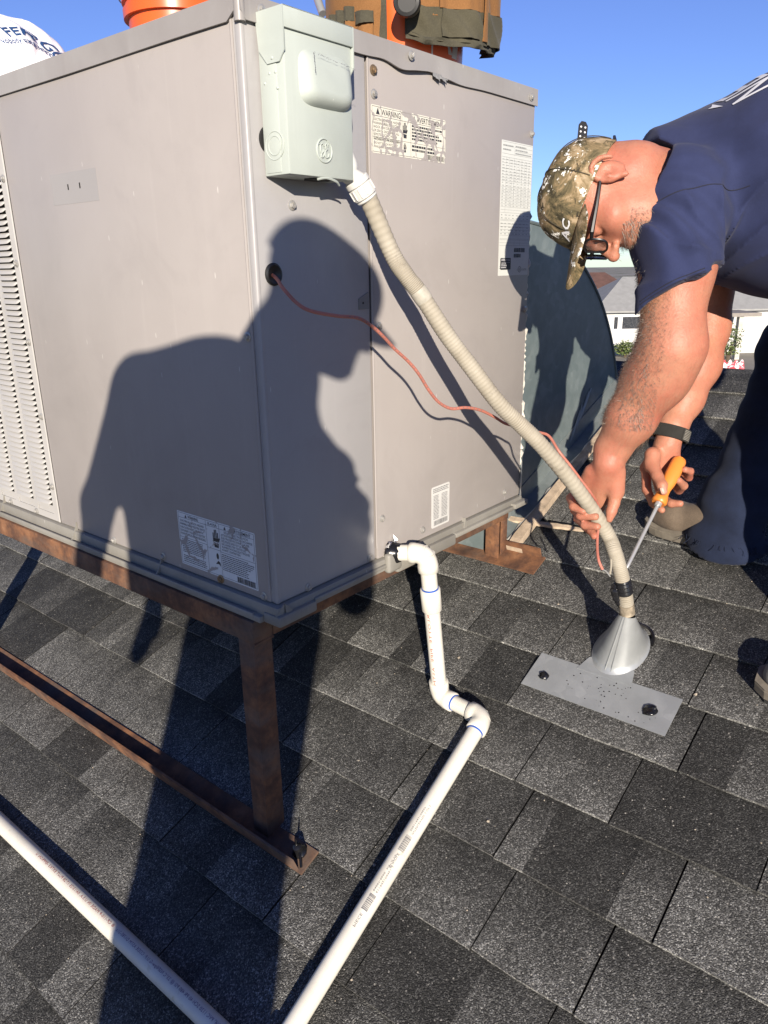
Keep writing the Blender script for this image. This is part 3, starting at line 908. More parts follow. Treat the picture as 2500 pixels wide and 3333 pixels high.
# hood: folded cap with a front lip and a clipped-corner flap on the side
hd = MB()
hd.bbox((BX0 - 0.002, BY0 - 0.0045, BZ1 - 0.027), (BX1 + 0.002, BY0 - 0.0005, BZ1 + 0.004), 0.0012)
hd.bbox((BX0 - 0.002, BY0 - 0.0045, BZ1 + 0.001), (BX1 + 0.002, BY1 + 0.001, BZ1 + 0.004), 0.0012)
fl = [(-0.0045, 0.003), (-0.0045, -0.058), (0.008, -0.073), (0.036, -0.073), (0.054, -0.052), (0.059, 0.003)]
hd.prism(fl, BX0 - 0.0035, BX0 - 0.0012, lambda u, v, d: (d, BY0 + u, BZ1 + v))
hd.prism(fl, BX1 + 0.0012, BX1 + 0.0035, lambda u, v, d: (d, BY0 + u, BZ1 + v))
hd.obj('hood', M_box, dbox, True)
# pressed bulge over the pull-out handle
bl = MB()
vs = []; rings_ = []
u0, u1, v0, v1 = 0.062, 0.1895, 0.893, 0.978
cu_, cv_ = (u0 + u1) / 2, (v0 + v1) / 2
for k, (gr_, h) in enumerate(((0.0, 0.0), (0.004, 0.008), (0.010, 0.016), (0.018, 0.021), (0.026, 0.0225))):
    ring_ = []
    for a in range(40):
        t = 2 * PI * a / 40
        e = 4.5
        c_, s_ = math.cos(t), math.sin(t)
        x = math.copysign(abs(c_) ** (2 / e), c_) * ((u1 - u0) / 2 - gr_) ; z = math.copysign(abs(s_) ** (2 / e), s_) * ((v1 - v0) / 2 - gr_ * 0.85)
        tilt = 0.72 + 0.28 * (-(z) / ((v1 - v0) / 2))   # deeper towards the bottom
        ring_.append((cu_ + x, BY0 + 0.001 - h * tilt, cv_ + z))
    vs += ring_
fs = [(k * 40 + a, k * 40 + (a + 1) % 40, (k + 1) * 40 + (a + 1) % 40, (k + 1) * 40 + a) for k in range(4) for a in range(40)] + [tuple(160 + a for a in range(40))]
bl.add(vs, fs); bl.obj('handle_bulge', M_box, dbox, True, 60)
# scuffed outline of the handle recess and grime scratches
sc_ = MB()
def bxf(u, v, d): return (u, BY0 - d, v)
for i in range(60):
    t = i / 60
    u = 0.083 + 0.102 * t; v = 0.9695 - 0.010 * t + rs.uniform(-0.001, 0.001)
    dd = 0.0150 + 0.0016 * t
    if rs.random() < 0.7: rect(sc_, u, v - rs.uniform(0.0003, 0.0011), u + 0.0016, v, bxf, dd + 0.0010)
for i in range(26):
    v = 0.939 + 0.030 * i / 26
    rect(sc_, 0.0835 + rs.uniform(-0.001, 0.001), v, 0.0845 + rs.uniform(0, 0.001), v + 0.0010, bxf, 0.0176 - 0.003 * (v - 0.935) / 0.035 + 0.001)
sc_.obj('scuff_marks', M_inkgrey, dbox)
# raised round emblem with script letters
em = MB()
def torus(mb, cu, cv, R, r, frame, d, n=36, k=8):
    vs = [frame(cu + (R + r * math.cos(b)) * math.cos(a), cv + (R + r * math.cos(b)) * math.sin(a), d + r * math.sin(b)) for a in [2 * PI * i / n for i in range(n)] for b in [2 * PI * j / k for j in range(k)]]
    mb.add(vs, [(i * k + j, ((i + 1) % n) * k + j, ((i + 1) % n) * k + (j + 1) % k, i * k + (j + 1) % k) for i in range(n) for j in range(k)])
torus(em, 0.1165, 0.8295, 0.0185, 0.0016, bxf, 0.0006)
def script_stroke(pts, r=0.00125):
    em.tube([bxf(0.1165 + x, 0.8295 + y, 0.0008) for x, y in smooth_stroke(pts)], r, 6)
def smooth_stroke(pts):
    return [(q.x, q.y) for q in smooth_path([(x, y, 0) for x, y in pts], 5)]
script_stroke([(-0.001, 0.007), (-0.004, 0.0105), (-0.009, 0.008), (-0.010, 0.0), (-0.007, -0.005), (-0.002, 0.001), (-0.001, -0.006), (-0.005, -0.011), (-0.009, -0.009), (-0.006, -0.004), (0.0, -0.001)])
script_stroke([(0.009, 0.007), (0.006, 0.011), (0.002, 0.008), (0.003, 0.003), (0.007, 0.002), (0.003, 0.0), (0.001, -0.006), (0.004, -0.011), (0.009, -0.009), (0.011, -0.004)])
for a in (45, 135, 225, 315):
    c_, s_ = math.cos(math.radians(a)), math.sin(math.radians(a))
    script_stroke([(0.0135 * c_, 0.0135 * s_), (0.0155 * c_ - 0.002 * s_, 0.0155 * s_ + 0.002 * c_), (0.0165 * c_ - 0.006 * s_, 0.0165 * s_ + 0.006 * c_)], 0.0008)
em.obj('round_emblem', M_box, dbox, True, 80)
# side knock-outs and dimples
sk = MB()
sf = lambda u, v, d: (BX0 - 0.0012 - d, BY0 + u, v)
torus(sk, 0.031, 0.832, 0.0215, 0.0010, sf, 0.0)
sk.obj('knockout', M_box, dbox, True)
sk = MB(); torus(sk, 0.031, 0.832, 0.0145, 0.0010, sf, 0.0)
sk.obj('knockout', M_box, dbox, True)
for u, v in ((0.020, 0.938), (0.034, 0.938), (0.046, 0.925), (0.017, 0.915)):
    sk = MB(); sk.lathe([(0.0026, 0.0), (0.0018, 0.0012), (0.0006, 0.0016)], 10, lambda a, b, h, u=u, v=v: sf(u + a, v + b, h - 0.0002)); sk.obj('dimple', M_box, dbox, True)
sk = MB()
sk.lathe([(0.0028, 0.0), (0.0018, 0.0014)], 10, lambda a, b, h: (BX0 - 0.0035 - h, BY0 + 0.024 + a, 0.958 + b))
sk.obj('rivet', M_box, dbox, True)
bo = MB()
bo.prism([(0.07, 0.0), (0.12, 0.0), (0.125, 0.02), (0.11, 0.034), (0.08, 0.036), (0.066, 0.02)], 0.0005, 0.0016, lambda u, v, d: (BX0 + u, BY0 + 0.012 + v, BZ0 - d))
bo.obj('open_knockout', M_void, dbox)
bo = MB()
bo.tube(smooth_path([(BX0 + 0.07, BY0 + 0.004, BZ0 - 0.003), (BX0 + 0.09, BY0 + 0.002, BZ0 + 0.0), (BX0 + 0.115, BY0 + 0.003, BZ0 - 0.004), (BX0 + 0.128, BY0 + 0.008, BZ0 - 0.009)], 4), 0.0022, 6)
bo.obj('bent_tab', M_box, dbox, True)

# ------------------------------------------------------------------ flexible conduit from the box to the roof jack
CPATH = [(0.202, -0.040, 0.800), (0.2219, -0.052, 0.7863), (0.2757, -0.078, 0.6659), (0.2909, -0.103, 0.6206), (0.3115, -0.122, 0.5859), (0.3515, -0.158, 0.5066), (0.389, -0.193, 0.4405), (0.4301, -0.233, 0.3677), (0.4756, -0.262, 0.3165), (0.5081, -0.3, 0.267), (0.5967, -0.345, 0.1589), (0.6764, -0.386, 0.0448), (0.6709, -0.412, 0.0029), (0.6757, -0.428, -0.0446), (0.6865, -0.438, -0.0963), (0.7014, -0.443, -0.1544)]
cond = thing('flexible_conduit', 'weathered beige flexible conduit running from the electrical box down to the roof', 'conduit', CPATH[-1])
cpts = smooth_path(CPATH, 16)[16:]
CRAD = 0.0168
rr_ = [CRAD * (1 + (0.022 if i % 2 else -0.022) + 0.012 * math.sin(i * 0.31)) for i in range(len(cpts))]
fine = smooth_path(cpts, 3)
rfine = [CRAD * (1.0 + 0.030 * math.sin(i * 2 * PI / 4.0) + 0.012 * math.sin(i * 0.11)) for i in range(len(fine))]
MB().tube(fine, rfine, 20).obj('hose', M_conduit, cond, True)
ci = len(cpts)
def along(a, b): return [cpts[i] for i in range(a, b)]
# white angled fitting and its nut
ft_ = MB(); fp = smooth_path([(0.180, -0.030, 0.838), (0.196, -0.032, 0.836), (0.205, -0.038, 0.815), CPATH[0], CPATH[1]], 6)
ft_.tube(fp, [0.0165] * len(fp), 20); ft_.obj('angled_fitting', M_fit, cond, True)
a0 = Vector(CPATH[0]) * 0.45 + Vector(CPATH[1]) * 0.55; a1 = a0 + (cpts[6] - Vector(a0)).normalized() * 0.042
nut = MB()
d_ = (a1 - a0).normalized(); uu = d_.cross(Vector((0, 1, 0))).normalized(); ww = d_.cross(uu)
for (t0, t1, r_) in ((0.0, 0.012, 0.0235), (0.012, 0.036, 0.0225), (0.036, 0.042, 0.0205)):
    nut.lathe([(r_ - 0.002, t0), (r_, t0 + 0.002), (r_, t1 - 0.002), (r_ - 0.002, t1)], 24, lambda x, y, h: (a0 + d_ * h + uu * x + ww * y)[:])
for k in range(12):
    a = 2 * PI * k / 12
    q0 = a0 + d_ * 0.014 + (uu * math.cos(a) + ww * math.sin(a)) * 0.0226; q1 = q0 + d_ * 0.017
    nut.tube([q0, q1], 0.0019, 6)
nut.obj('nut', M_fit, cond, True)
# worn pale collar part-way down
i0 = min(range(ci), key=lambda i: (cpts[i] - Vector(CPATH[4])).length)
co_ = along(i0 - 3, i0 + 4); MB().tube(co_, [0.0170, 0.0177, 0.0178, 0.0177, 0.0178, 0.0176, 0.0170], 20).obj('worn_collar', simple('worn_collar', (0.44, 0.41, 0.34), 0.6, var=0.3, scale=30), cond, True)
# black tape and grimy end above the roof jack
j0 = min(range(ci), key=lambda i: (cpts[i] - Vector(CPATH[14])).length)
tp = along(j0 - 10, j0 + 2)
MB().tube(tp, [0.0183 + 0.0012 * math.sin(i * 2.1) for i in range(len(tp))], 18).obj('tape_wrap', M_tape, cond, True)
lump = MB(); q = [cpts[j0 - 6] + Vector((-0.006, 0.014, 0.0)), cpts[j0 - 2] + Vector((-0.008, 0.018, 0)), cpts[j0 + 5] + Vector((-0.006, 0.016, 0)), cpts[j0 + 12] + Vector((-0.003, 0.011, 0))]
lump.tube(smooth_path(q, 5), [0.007 + 0.006 * math.sin(PI * i / 15) + 0.0015 * math.sin(i * 2.7) for i in range(16)], 10); lump.obj('tape_lump', M_tape, cond, True)
en = along(ci - 8, ci); MB().tube(en, [0.0179 + 0.0007 * math.sin(i * 3) for i in range(len(en))], 16).obj('grimy_end', simple('grimy_sealant', (0.36, 0.30, 0.22), 0.5, var=0.5, scale=60, bump=0.8, bscale=150), cond, True)

# ------------------------------------------------------------------ thermostat cable
WP = [(0.0395, 0.004, 0.629)] + [(0.0292, -0.02, 0.621), (0.0191, -0.045, 0.6061), (0.0199, -0.075, 0.5828), (0.0283, -0.1, 0.5694), (0.0725, -0.12, 0.559), (0.1144, -0.13, 0.5534), (0.1469, -0.135, 0.5373), (0.175, -0.14, 0.5156), (0.2008, -0.143, 0.4932), (0.2389, -0.147, 0.4652), (0.2633, -0.153, 0.4396), (0.2873, -0.16, 0.4054), (0.3138, -0.166, 0.3779), (0.3485, -0.172, 0.361), (0.3859, -0.182, 0.3585), (0.4252, -0.192, 0.3485), (0.4701, -0.2, 0.3279), (0.509, -0.208, 0.3068), (0.5674, -0.222, 0.2894), (0.5805, -0.25, 0.2809), (0.5818, -0.275, 0.2748), (0.5722, -0.305, 0.2474), (0.5883, -0.325, 0.2157), (0.6119, -0.342, 0.18), (0.6346, -0.36, 0.144), (0.6681, -0.365, 0.1064), (0.6623, -0.372, 0.0683), (0.6404, -0.38, 0.044), (0.6111, -0.395, 0.021), (0.5933, -0.408, 0.005), (0.5931, -0.418, -0.0127)]
wire = thing('thermostat_cable', 'thin salmon red cable sagging across the panel and along the conduit', 'cable', WP[0])
wp = smooth_path(WP, 8)
MB().tube(wp, 0.0032, 8).obj('jacket', simple('salmon_jacket', (0.50, 0.175, 0.125), 0.55, var=0.2, scale=20), wire, True)
ends = MB()
e0 = Vector(WP[-1])
ends.tube(smooth_path([e0, e0 + Vector((0.012, -0.004, -0.008)), e0 + Vector((0.022, -0.010, -0.022))], 5), 0.0016, 6)
ends.obj('bare_strand', M_chrome, wire, True)
ends = MB(); ends.tube(smooth_path([e0 + Vector((0.020, -0.010, -0.015)), e0 + Vector((0.018, -0.012, 0.005)), e0 + Vector((0.014, -0.012, 0.024))], 5), 0.0022, 6)
ends.obj('split_strand', M_conduit, wire, True)
# printing along the jacket
pt2 = MB()
seg = 0
for i in range(44, 130, 2):
    a, b = wp[i], wp[i + 1]
    d = (b - a).normalized(); tocam = (Vector((-0.9, -1.0, 0.7)) - a); tocam = (tocam - d * tocam.dot(d)).normalized(); w = d.cross(tocam)
    c = a + tocam * 0.00335
    L_ = (b - a).length * 0.45
    pt2.add([(c - w * 0.0011)[:], (c + d * L_ - w * 0.0011)[:], (c + d * L_ * 0.9 + w * 0.0009)[:], (c + d * L_ * 0.2 + w * 0.0009)[:]], [(0, 1, 2, 3)])
pt2.obj('jacket_print', M_inkgrey, wire)

# ------------------------------------------------------------------ rusty steel stand
stand = thing('steel_stand', 'rusty welded angle iron stand carrying the air conditioner', 'stand', (0, 0.07, roof_z(0)))
BZT, BZB = -0.0415, -0.0916
MB().bbox((-0.029, 0.049, BZB), (0.024, ULEN - 0.05, BZT), 0.002).obj('beam', M_rust, stand, True)
MB().bbox((0.0265, 0.051, BZB), (0.985, 0.101, BZT - 0.001), 0.002).obj('beam', M_rust, stand, True)
MB().bbox((0.985 - 0.05, 0.103, BZB), (0.985, ULEN - 0.05, BZT), 0.002).obj('beam', M_rust, stand, True)
MB().bbox((0.0265, ULEN - 0.1, BZB), (0.933, ULEN - 0.05, BZT), 0.002).obj('beam', M_rust, stand, True)
M_rustd = rust_mat('dark_rusty_steel')
def leg(x0, y0, w=0.05, d=0.048):
    m = MB(); t = 0.005
    zb = roof_z(x0) + 0.004; zt = BZB + 0.001
    m.bbox((x0, y0, zb), (x0 + w, y0 + t, zt), 0.001); m.bbox((x0, y0 + t, zb - 0.002), (x0 + t, y0 + d, zt), 0.001)
    return m.obj('leg', M_rust, stand, True)
leg(-0.0275, 0.052); leg(-0.0275, 1.5); 
m = MB(); zb_, zt_2 = roof_z(0.936) + 0.012, BZB + 0.001
m.bbox((0.952, 0.054, zb_), (0.985, 0.059, zt_2), 0.001); m.bbox((0.936, 0.054, zb_), (0.941, 0.100, zt_2), 0.001); m.bbox((0.980, 0.0595, zb_ + 0.002), (0.985, 0.100, zt_2), 0.001); m.bbox((0.9415, 0.095, zb_), (0.9795, 0.100, zt_2), 0.001)
m.obj('leg', M_rust, stand, True)
leg(0.936, 1.5)
wl = MB(); wl.tube([(-0.0285, 0.049, BZB - 0.002), (0.0, 0.0505, BZB - 0.001), (0.025, 0.051, BZB - 0.002)], 0.0032, 7); wl.obj('weld_bead', M_rustd, stand, True)
def rail(sa, sb, up_s, y0, y1, hgt):
    m = MB(); t = 0.0055
    m.prism([(sa, 0.0092), (sb, 0.0092), (sb, 0.0092 + t), (sa, 0.0092 + t)], y0, y1, lambda u, v, d: SL(u, d, v))
    m.prism([(up_s, 0.0092 + t), (up_s + t, 0.0092 + t), (up_s + t, hgt), (up_s, hgt)], y0 + 0.012, y1, lambda u, v, d: SL(u, d, v))
    return m.obj('roof_rail', M_rust, stand)
rail(-0.048, 0.010, -0.048, -0.073, 1.58, 0.052)
rail(0.985, 1.062, 1.0565, -0.078, 1.58, 0.046)
bt = MB(); c0 = SL(-0.012, -0.038, 0.014)
bt.lathe([(0.016, 0), (0.017, 0.006), (0.012, 0.012), (0.010, 0.024), (0.004, 0.028)], 10, lambda x, y, h: SL(-0.012 + x, -0.038 + y, 0.014 + h))
bt.tube(smooth_path([SL(-0.012, -0.038, 0.03), SL(-0.02, -0.05, 0.028), SL(-0.038, -0.066, 0.018)], 4), 0.0028, 6)
bt.tube([SL(-0.012, -0.036, 0.035), SL(-0.008, -0.040, 0.062)], [0.003, 0.0012], 6)
bt.obj('tarred_bolt', M_mastic, stand, True)

# ------------------------------------------------------------------ white PVC drain line
PR = 0.0190; ER = 0.0245
D0 = (0.354, 0.0, 0.004); D1 = (0.40, -0.062, 0.0)
V0 = Vector((0.447, -0.058, -0.020)); 
VB = Vector((0.4404, -0.0849, -0.3882))
Q = Vector((0.4286, -0.2207, -0.3906))
PE = Vector((-0.337, -0.268, 0.0)); PE.z = roof_z(PE.x) + 0.026 * RQ
PL = Vector((-0.337, 1.35, PE.z))
drain = thing('pvc_drain_line', 'white plastic drain pipe with elbows running down the shingles', 'drain pipe', tuple(VB))
def pipe(a, b, name='pipe', r=PR):
    return MB().tube([a, b], r, 24).obj(name, M_pvc, drain, True, 60)
def elbow(a, c, b, la=0.036, lb=0.036, bend=0.024):
    """a -> corner c -> b, with socket collars at both ends"""
    c = Vector(c); da = (Vector(a) - c).normalized(); db = (Vector(b) - c).normalized()
    p0 = c + da * la; p1 = c + da * bend; p2 = c + db * bend; p3 = c + db * lb
    path = [p0, p0 - da * 0.001, p1]
    for i in range(1, 8):
        t = i / 8; path.append(p1 * (1 - t) ** 2 + c * 2 * t * (1 - t) + p2 * t * t)
    path += [p2, p3 + db * -0.001, p3]
    rad = [ER - 0.0015, ER, ER - 0.0002] + [ER - 0.0012] * 7 + [ER - 0.0002, ER, ER - 0.0015]
    return MB().tube(path, rad, 24).obj('elbow', M_pvc, drain, True, 60), p0, p3, da, db
def ringmark(p, d, mat=M_blueprimer, r=PR + 0.0012, w=0.004):
    d = Vector(d).normalized(); p = Vector(p)
    MB().tube([p, p + d * w], r, 24).obj('primer_ring', mat, drain, True)
D0v = Vector(D0)
Ecorner = Vector((V0.x - 0.004, V0.y, 0.004))
Ecorner = Vector((0.3833, -0.085, 0.0131))
Vtop = Vector((0.3832, -0.082, -0.0463))
Vb = Vector((VB.x, VB.y, VB.z))
vdir = (Vb - Ecorner).normalized()
pipe(D0v + (D0v - Ecorner).normalized() * 0.01, Ecorner)
e1, *_ = elbow(D0v, Ecorner, Vb, 0.040, 0.046, 0.030)
pipe(Ecorner, Vb)
pc = Ecorner + vdir * 0.094
MB().tube([pc, pc + vdir * 0.0015, pc + vdir * 0.056, pc + vdir * 0.058], [ER - 0.002, ER - 0.0005, ER - 0.0005, ER - 0.002], 24).obj('coupling', M_pvc, drain, True, 60)
ringmark(pc, -vdir)
e2, pa, pb, da, db = elbow(Ecorner, Vb, Q, 0.046, 0.044, 0.026)
ringmark(pb, db)
pipe(Vb, Q)
e3, pa, pb, da, db = elbow(Vb, Q, PE, 0.040, 0.042, 0.024)
ringmark(pa, da, M_inkgrey, PR + 0.0006, 0.002); ringmark(pb, db)
pipe(Q, PE); pipe(PE, PL)
elbow(Q, PE, PL, 0.042, 0.042, 0.024)
# black mastic and crumpled foil round the stub
rm = random.Random(9)
mm = MB(); sd = (Ecorner - D0v).normalized()
mm.tube([D0v + sd * t for t in (-0.004, 0.002, 0.010, 0.020, 0.027)], [0.030, 0.0295, 0.026, 0.0225, 0.0196], 14)
for i in range(len(mm.v)):
    v = Vector(mm.v[i]); mm.v[i] = (v + Vector((rm.uniform(-1, 1), rm.uniform(-1, 1), rm.uniform(-1, 1))) * 0.0028)[:]
mm.obj('mastic_collar', M_mastic, drain, True, 80)
fo_ = MB()
for i in range(16):
    a = rm.uniform(1.2, 4.2); r0 = rm.uniform(0.026, 0.033)
    c = Vector((0.352 + r0 * math.cos(a) * 0.8, -0.006, 0.004 + r0 * math.sin(a) * 1.1 if math.sin(a) > 0 else 0.004 + r0 * math.sin(a)))
    fo_.add([(c + Vector((rm.uniform(-1, 1) * 0.008, rm.uniform(-1.0, 0.3) * 0.010, rm.uniform(-1, 1) * 0.009)))[:] for _ in range(4)], [(0, 1, 2), (0, 2, 3)])
fo_.obj('foil_scraps', M_foil, drain)
MB().bbox((0.322, -0.024, -0.036), (0.372, -0.004, 0.012), 0.008, 3).obj('drain_boss', M_pan, drain, True)
# lettering wrapped round the pipes
def pipe_text(mb, body, a, b, t0, size, ang, flip=1, width=None, bold=0.0, kind='text', bars=None):
    """t0: metres from a; ang: turn round the pipe from straight up"""
    a, b = Vector(a), Vector(b); d = (b - a).normalized()
    up = Vector((0, 0, 1)); up = (up - d * up.dot(d)).normalized(); sd_ = d.cross(up)
    rr2 = PR + 0.00035
    def fr(u, v):
        th = math.radians(ang) + v / PR
        return (a + d * (t0 + u) + (up * math.cos(th) + sd_ * math.sin(th)) * rr2)[:]
    if bars is not None:
        for u0_, u1_ in bars:
            n_ = 4; vs_ = []
            for k in range(n_ + 1):
                v = -size / 2 + size * k / n_; vs_ += [fr(u0_, v), fr(u1_, v)]
            mb.add(vs_, [(2 * k, 2 * k + 1, 2 * k + 3, 2 * k + 2) for k in range(n_)])
        return
    vs, fs = text_geo(body, size, 'LEFT', 1.0, 1.1, 0, 1, bold)
    if width:
        w = max(x for x, _ in vs); vs = [(x * width / w, y) for x, y in vs]
    mb.add([fr(x * flip, (y - size * 0.35) * flip) for x, y in vs], fs)
rb = random.Random(4)
def bar_list(u0, u1):
    out = []; u = u0
    while u < u1:
        w = rb.choice((0.0007, 0.0007, 0.0014, 0.002)); out.append((u, min(u + w, u1))); u += w + rb.choice((0.0008, 0.0015))
    return out
LQ = (PE - Q).length
p = MB()
FROMQ = {}
for (t0, t1) in ((0.3438, 0.3807), (0.4816, 0.5149)):
    pipe_text(p, None, Q, PE, 0, 0.014, -22, bars=bar_list(t0, t1))
    FROMQ[t0] = t1
tl = sorted(FROMQ)
pipe_text(p, 'BUNDLE', Q, PE, FROMQ[tl[0]] + 0.040, 0.0075, -22, -1, 0.034)
pipe_text(p, 'INTERLEAVED 2 OF 5', Q, PE, tl[0] - 0.006, 0.0060, -32, -1, 0.075); pipe_text(p, '20611942104607', Q, PE, tl[0] - 0.010, 0.0052, -12, -1, 0.062)
pipe_text(p, 'PIECE', Q, PE, FROMQ[tl[1]] + 0.036, 0.0075, -22, -1, 0.028)
pipe_text(p, '611942104461 2', Q, PE, tl[1] - 0.006, 0.0060, -32, -1, 0.062); pipe_text(p, '04007-0600  3/4" X 10\'', Q, PE, tl[1] - 0.006, 0.0052, -12, -1, 0.085)
p.obj('pipe_print', M_inkgrey, drain)
p = MB()
pipe_text(p, 'CH LOTTE PIPE  ASTM', Ecorner, Vb, 0.165, 0.0120, 60, 1, 0.19) if False else None
d_v = (Vb - Ecorner).normalized()
def vert_text(body, t0, size, ang, width):
    a = Ecorner; d = d_v
    ref = Vector((-1, -1, 0)); ref = (ref - d * ref.dot(d)).normalized(); sd_ = d.cross(ref)
    vs, fs = text_geo(body, size, 'LEFT', 1.0, 1.1)
    w = max(x for x, _ in vs)
    p.add([(a + d * (t0 + x * width / w) + (ref * math.cos(math.radians(ang) + (y - size * 0.35) / PR) + sd_ * math.sin(math.radians(ang) + (y - size * 0.35) / PR)) * (PR + 0.0004))[:] for x, y in vs], fs)
vert_text('RLOTTE  PIPE  ASTM', 0.155, 0.0095, 38, 0.205)
p.obj('pipe_print', M_inkred, drain)
p = MB()
LT = lambda pix: 0
seq = [('4"  PVC 1120 SCH 40 PR 480 PSI @ 23°C NSF®pw-G U.P. CODE ASTM D1785-21a', 0.04, 0.405, M_ink)]
pipe_text(p, '3/4" PVC 1120 SCH 40 PR 480 PSI @ 23°C NSF®pw-G U.P. CODE ASTM D1785-21a', PE, PL, 0.115, 0.0100, -8, 1, 0.335)
p.obj('pipe_print', M_inkpurple, drain)
p = MB(); pipe_text(p, '® CP-110-P MADE IN U.S.A. 04/13/25 17:28 PLUT EXTK3 -EPPRON U', PE, PL, 0.462, 0.0088, -8, 1, 0.330)
p.obj('pipe_print', M_inkred, drain)

# ------------------------------------------------------------------ galvanised roof jack
jack = thing('roof_jack', 'grey galvanised cone flashing on a rectangular plate set in the shingles', 'roof flashing', SL(0.67, -0.42, 0.0))
m = MB()
sa, sb = 0.573 * RQ - 0.0045, 0.672 * RQ
m.prism([(sa, -0.6015), (sa, -0.243), (sb + 0.002, -0.243), (sb + 0.002, -0.6015)], 0.0108, 0.0121, lambda u, v, d: SL(u, v, d))
m.prism([(sb - 0.01, -0.485), (sb - 0.01, -0.345), (0.705 * RQ, -0.358), (0.735 * RQ, -0.42), (0.705 * RQ, -0.474)], 0.0118, 0.0132, lambda u, v, d: SL(u, v, d))
pl = m.obj('base_plate', M_flash, jack)
top = Vector(CPATH[-1]); 
cc = (0.757 * RQ, -0.416)
vs = []; N = 40
prof = [(0.0, 1.0), (0.03, 0.96), (0.06, 0.92), (0.5, 0.5), (1.0, 0.0)]
for t, kk in ((0.0, 1.10), (0.02, 1.02), (0.05, 0.985), (0.35, None), (0.7, None), (1.0, None)):
    for i in range(N):
        a = 2 * PI * i / N
        base = Vector(SL(cc[0] + 0.083 * math.cos(a) * (kk or 1.0), cc[1] + 0.060 * math.sin(a) * (kk or 1.0), 0.0125))
        rim = top + Vector((0.0195 * math.cos(a), 0.0195 * math.sin(a), -0.006 - 0.003 * math.cos(a)))
        if kk: vs.append((base + Vector((0, 0, 0.010 * t / 0.05 if t > 0.01 else 0)) + (rim - base) * (t * 0.6))[:])
        else: vs.append((base + (rim - base) * t)[:])
fs = [(k * N + i, k * N + (i + 1) % N, (k + 1) * N + (i + 1) % N, (k + 1) * N + i) for k in range(5) for i in range(N)]
cn = MB().add(vs, fs); cn.obj('cone', M_galv, jack, True, 35)
se = MB()
for a in (PI - 0.10, PI + 0.16):
    b0 = Vector(SL(cc[0] + 0.0835 * math.cos(a), cc[1] + 0.0605 * math.sin(a), 0.014)); t0 = top + Vector((0.0198 * math.cos(a), 0.0198 * math.sin(a), -0.004))
    se.tube([b0, t0], 0.0016, 6)
se.obj('cone_seam', M_galv, jack, True)
for (s_, y_, k) in ((0.61 * RQ, -0.283, 1.0), (0.617 * RQ, -0.548, 1.35)):
    mm = MB(); rb_ = random.Random(int(k * 10))
    mm.lathe([(0.0125 * k, 0.0), (0.0125 * k, 0.003), (0.010 * k, 0.006), (0.004 * k, 0.0068)], 14, lambda x, y, h: SL(s_ + x, y_ + y, 0.0118 + h))
    for i in range(len(mm.v)): mm.v[i] = (Vector(mm.v[i]) + Vector((rb_.uniform(-1, 1), rb_.uniform(-1, 1), rb_.uniform(-0.4, 0.6))) * 0.0024 * k)[:]
    mm.obj('mastic_dab', M_mastic, jack, True, 80)
sp_ = MB()
for i in range(46):
    s_ = rg.uniform(sa + 0.01, sb - 0.01); y_ = rg.gauss(-0.46, 0.06); r0 = rg.uniform(0.0007, 0.002)
    if -0.59 < y_ < -0.26: sp_.add([SL(s_ + r0 * math.cos(q * 1.26), y_ + r0 * math.sin(q * 1.26), 0.0126) for q in range(5)], [(0, 1, 2, 3, 4)])
sp_.obj('tar_specks', M_mastic, jack)
# black mastic smeared on the uphill side of the cone
ms = MB(); ms.tube(smooth_path([SL(0.80 * RQ, -0.476, 0.008), SL(0.825 * RQ, -0.470, 0.009), SL(0.845 * RQ, -0.45, 0.009), SL(0.852 * RQ, -0.42, 0.008)], 4), 0.005, 7); ms.obj('mastic_smear', M_mastic, jack, True)

# ------------------------------------------------------------------ sheet metal duct behind the unit
duct = thing('sheet_metal_duct', 'dark slate painted curved duct behind the right end of the unit', 'duct', (1.2, 0.45, roof_z(1.2)))
prof = [(0.955, 0.772), (1.171, 0.755), (1.266, 0.742), (1.376, 0.707), (1.48, 0.660), (1.574, 0.604), (1.67, 0.530), (1.753, 0.444), (1.82, 0.350), (1.872, 0.249), (1.897, 0.19)]
DY0, DY1 = 0.12, 0.86
body = prof + [(1.905, roof_z(1.905) + 0.015), (0.955, roof_z(0.955) + 0.015)]
MB().prism(body, DY0, DY1, lambda u, v, d: (u, d, v)).obj('duct_body', M_duct, duct)
ed = MB(); 
ed.tube([(x, DY0 - 0.001, z) for x, z in smooth_stroke(prof)], 0.005, 6); ed.obj('rolled_seam', M_duct, duct, True)
fl_ = MB()
fl_.prism([(DY0 - 0.0005, 0.075), (DY0 - 0.003, 0.075), (DY0 - 0.006, 0.02), (DY0 - 0.058, 0.012), (DY0 - 0.058, 0.0095), (DY0 - 0.0005, 0.0095)], 1.02 * RQ, 1.92 * RQ, lambda u, v, d: SL(d, u, v))
fl_.obj('base_flange', galv_mat('painted_galvanised', (0.25, 0.29, 0.29), 0.3, 0.45), duct)
cs = MB(); cs.tube([SL(1.02 * RQ + 0.04 * i, DY0 - 0.056 + rc_.uniform(-0.004, 0.004), 0.012) for i in range(25)], [rc_.uniform(0.006, 0.013) for i in range(25)], 8); cs.obj('caulk_bead', M_caulk, duct, True)
wd = MB(); wd.prism([(0.985 * RQ, -0.005), (1.0 * RQ, 0.02), (1.92 * RQ, DY0 - 0.075), (1.92 * RQ, DY0 - 0.06), (1.04 * RQ, 0.055), (0.985 * RQ, 0.05)], 0.009, 0.03, lambda u, v, d: SL(u, v, d)); wd.obj('nailer_board', M_wood, duct)
sm_ = MB()
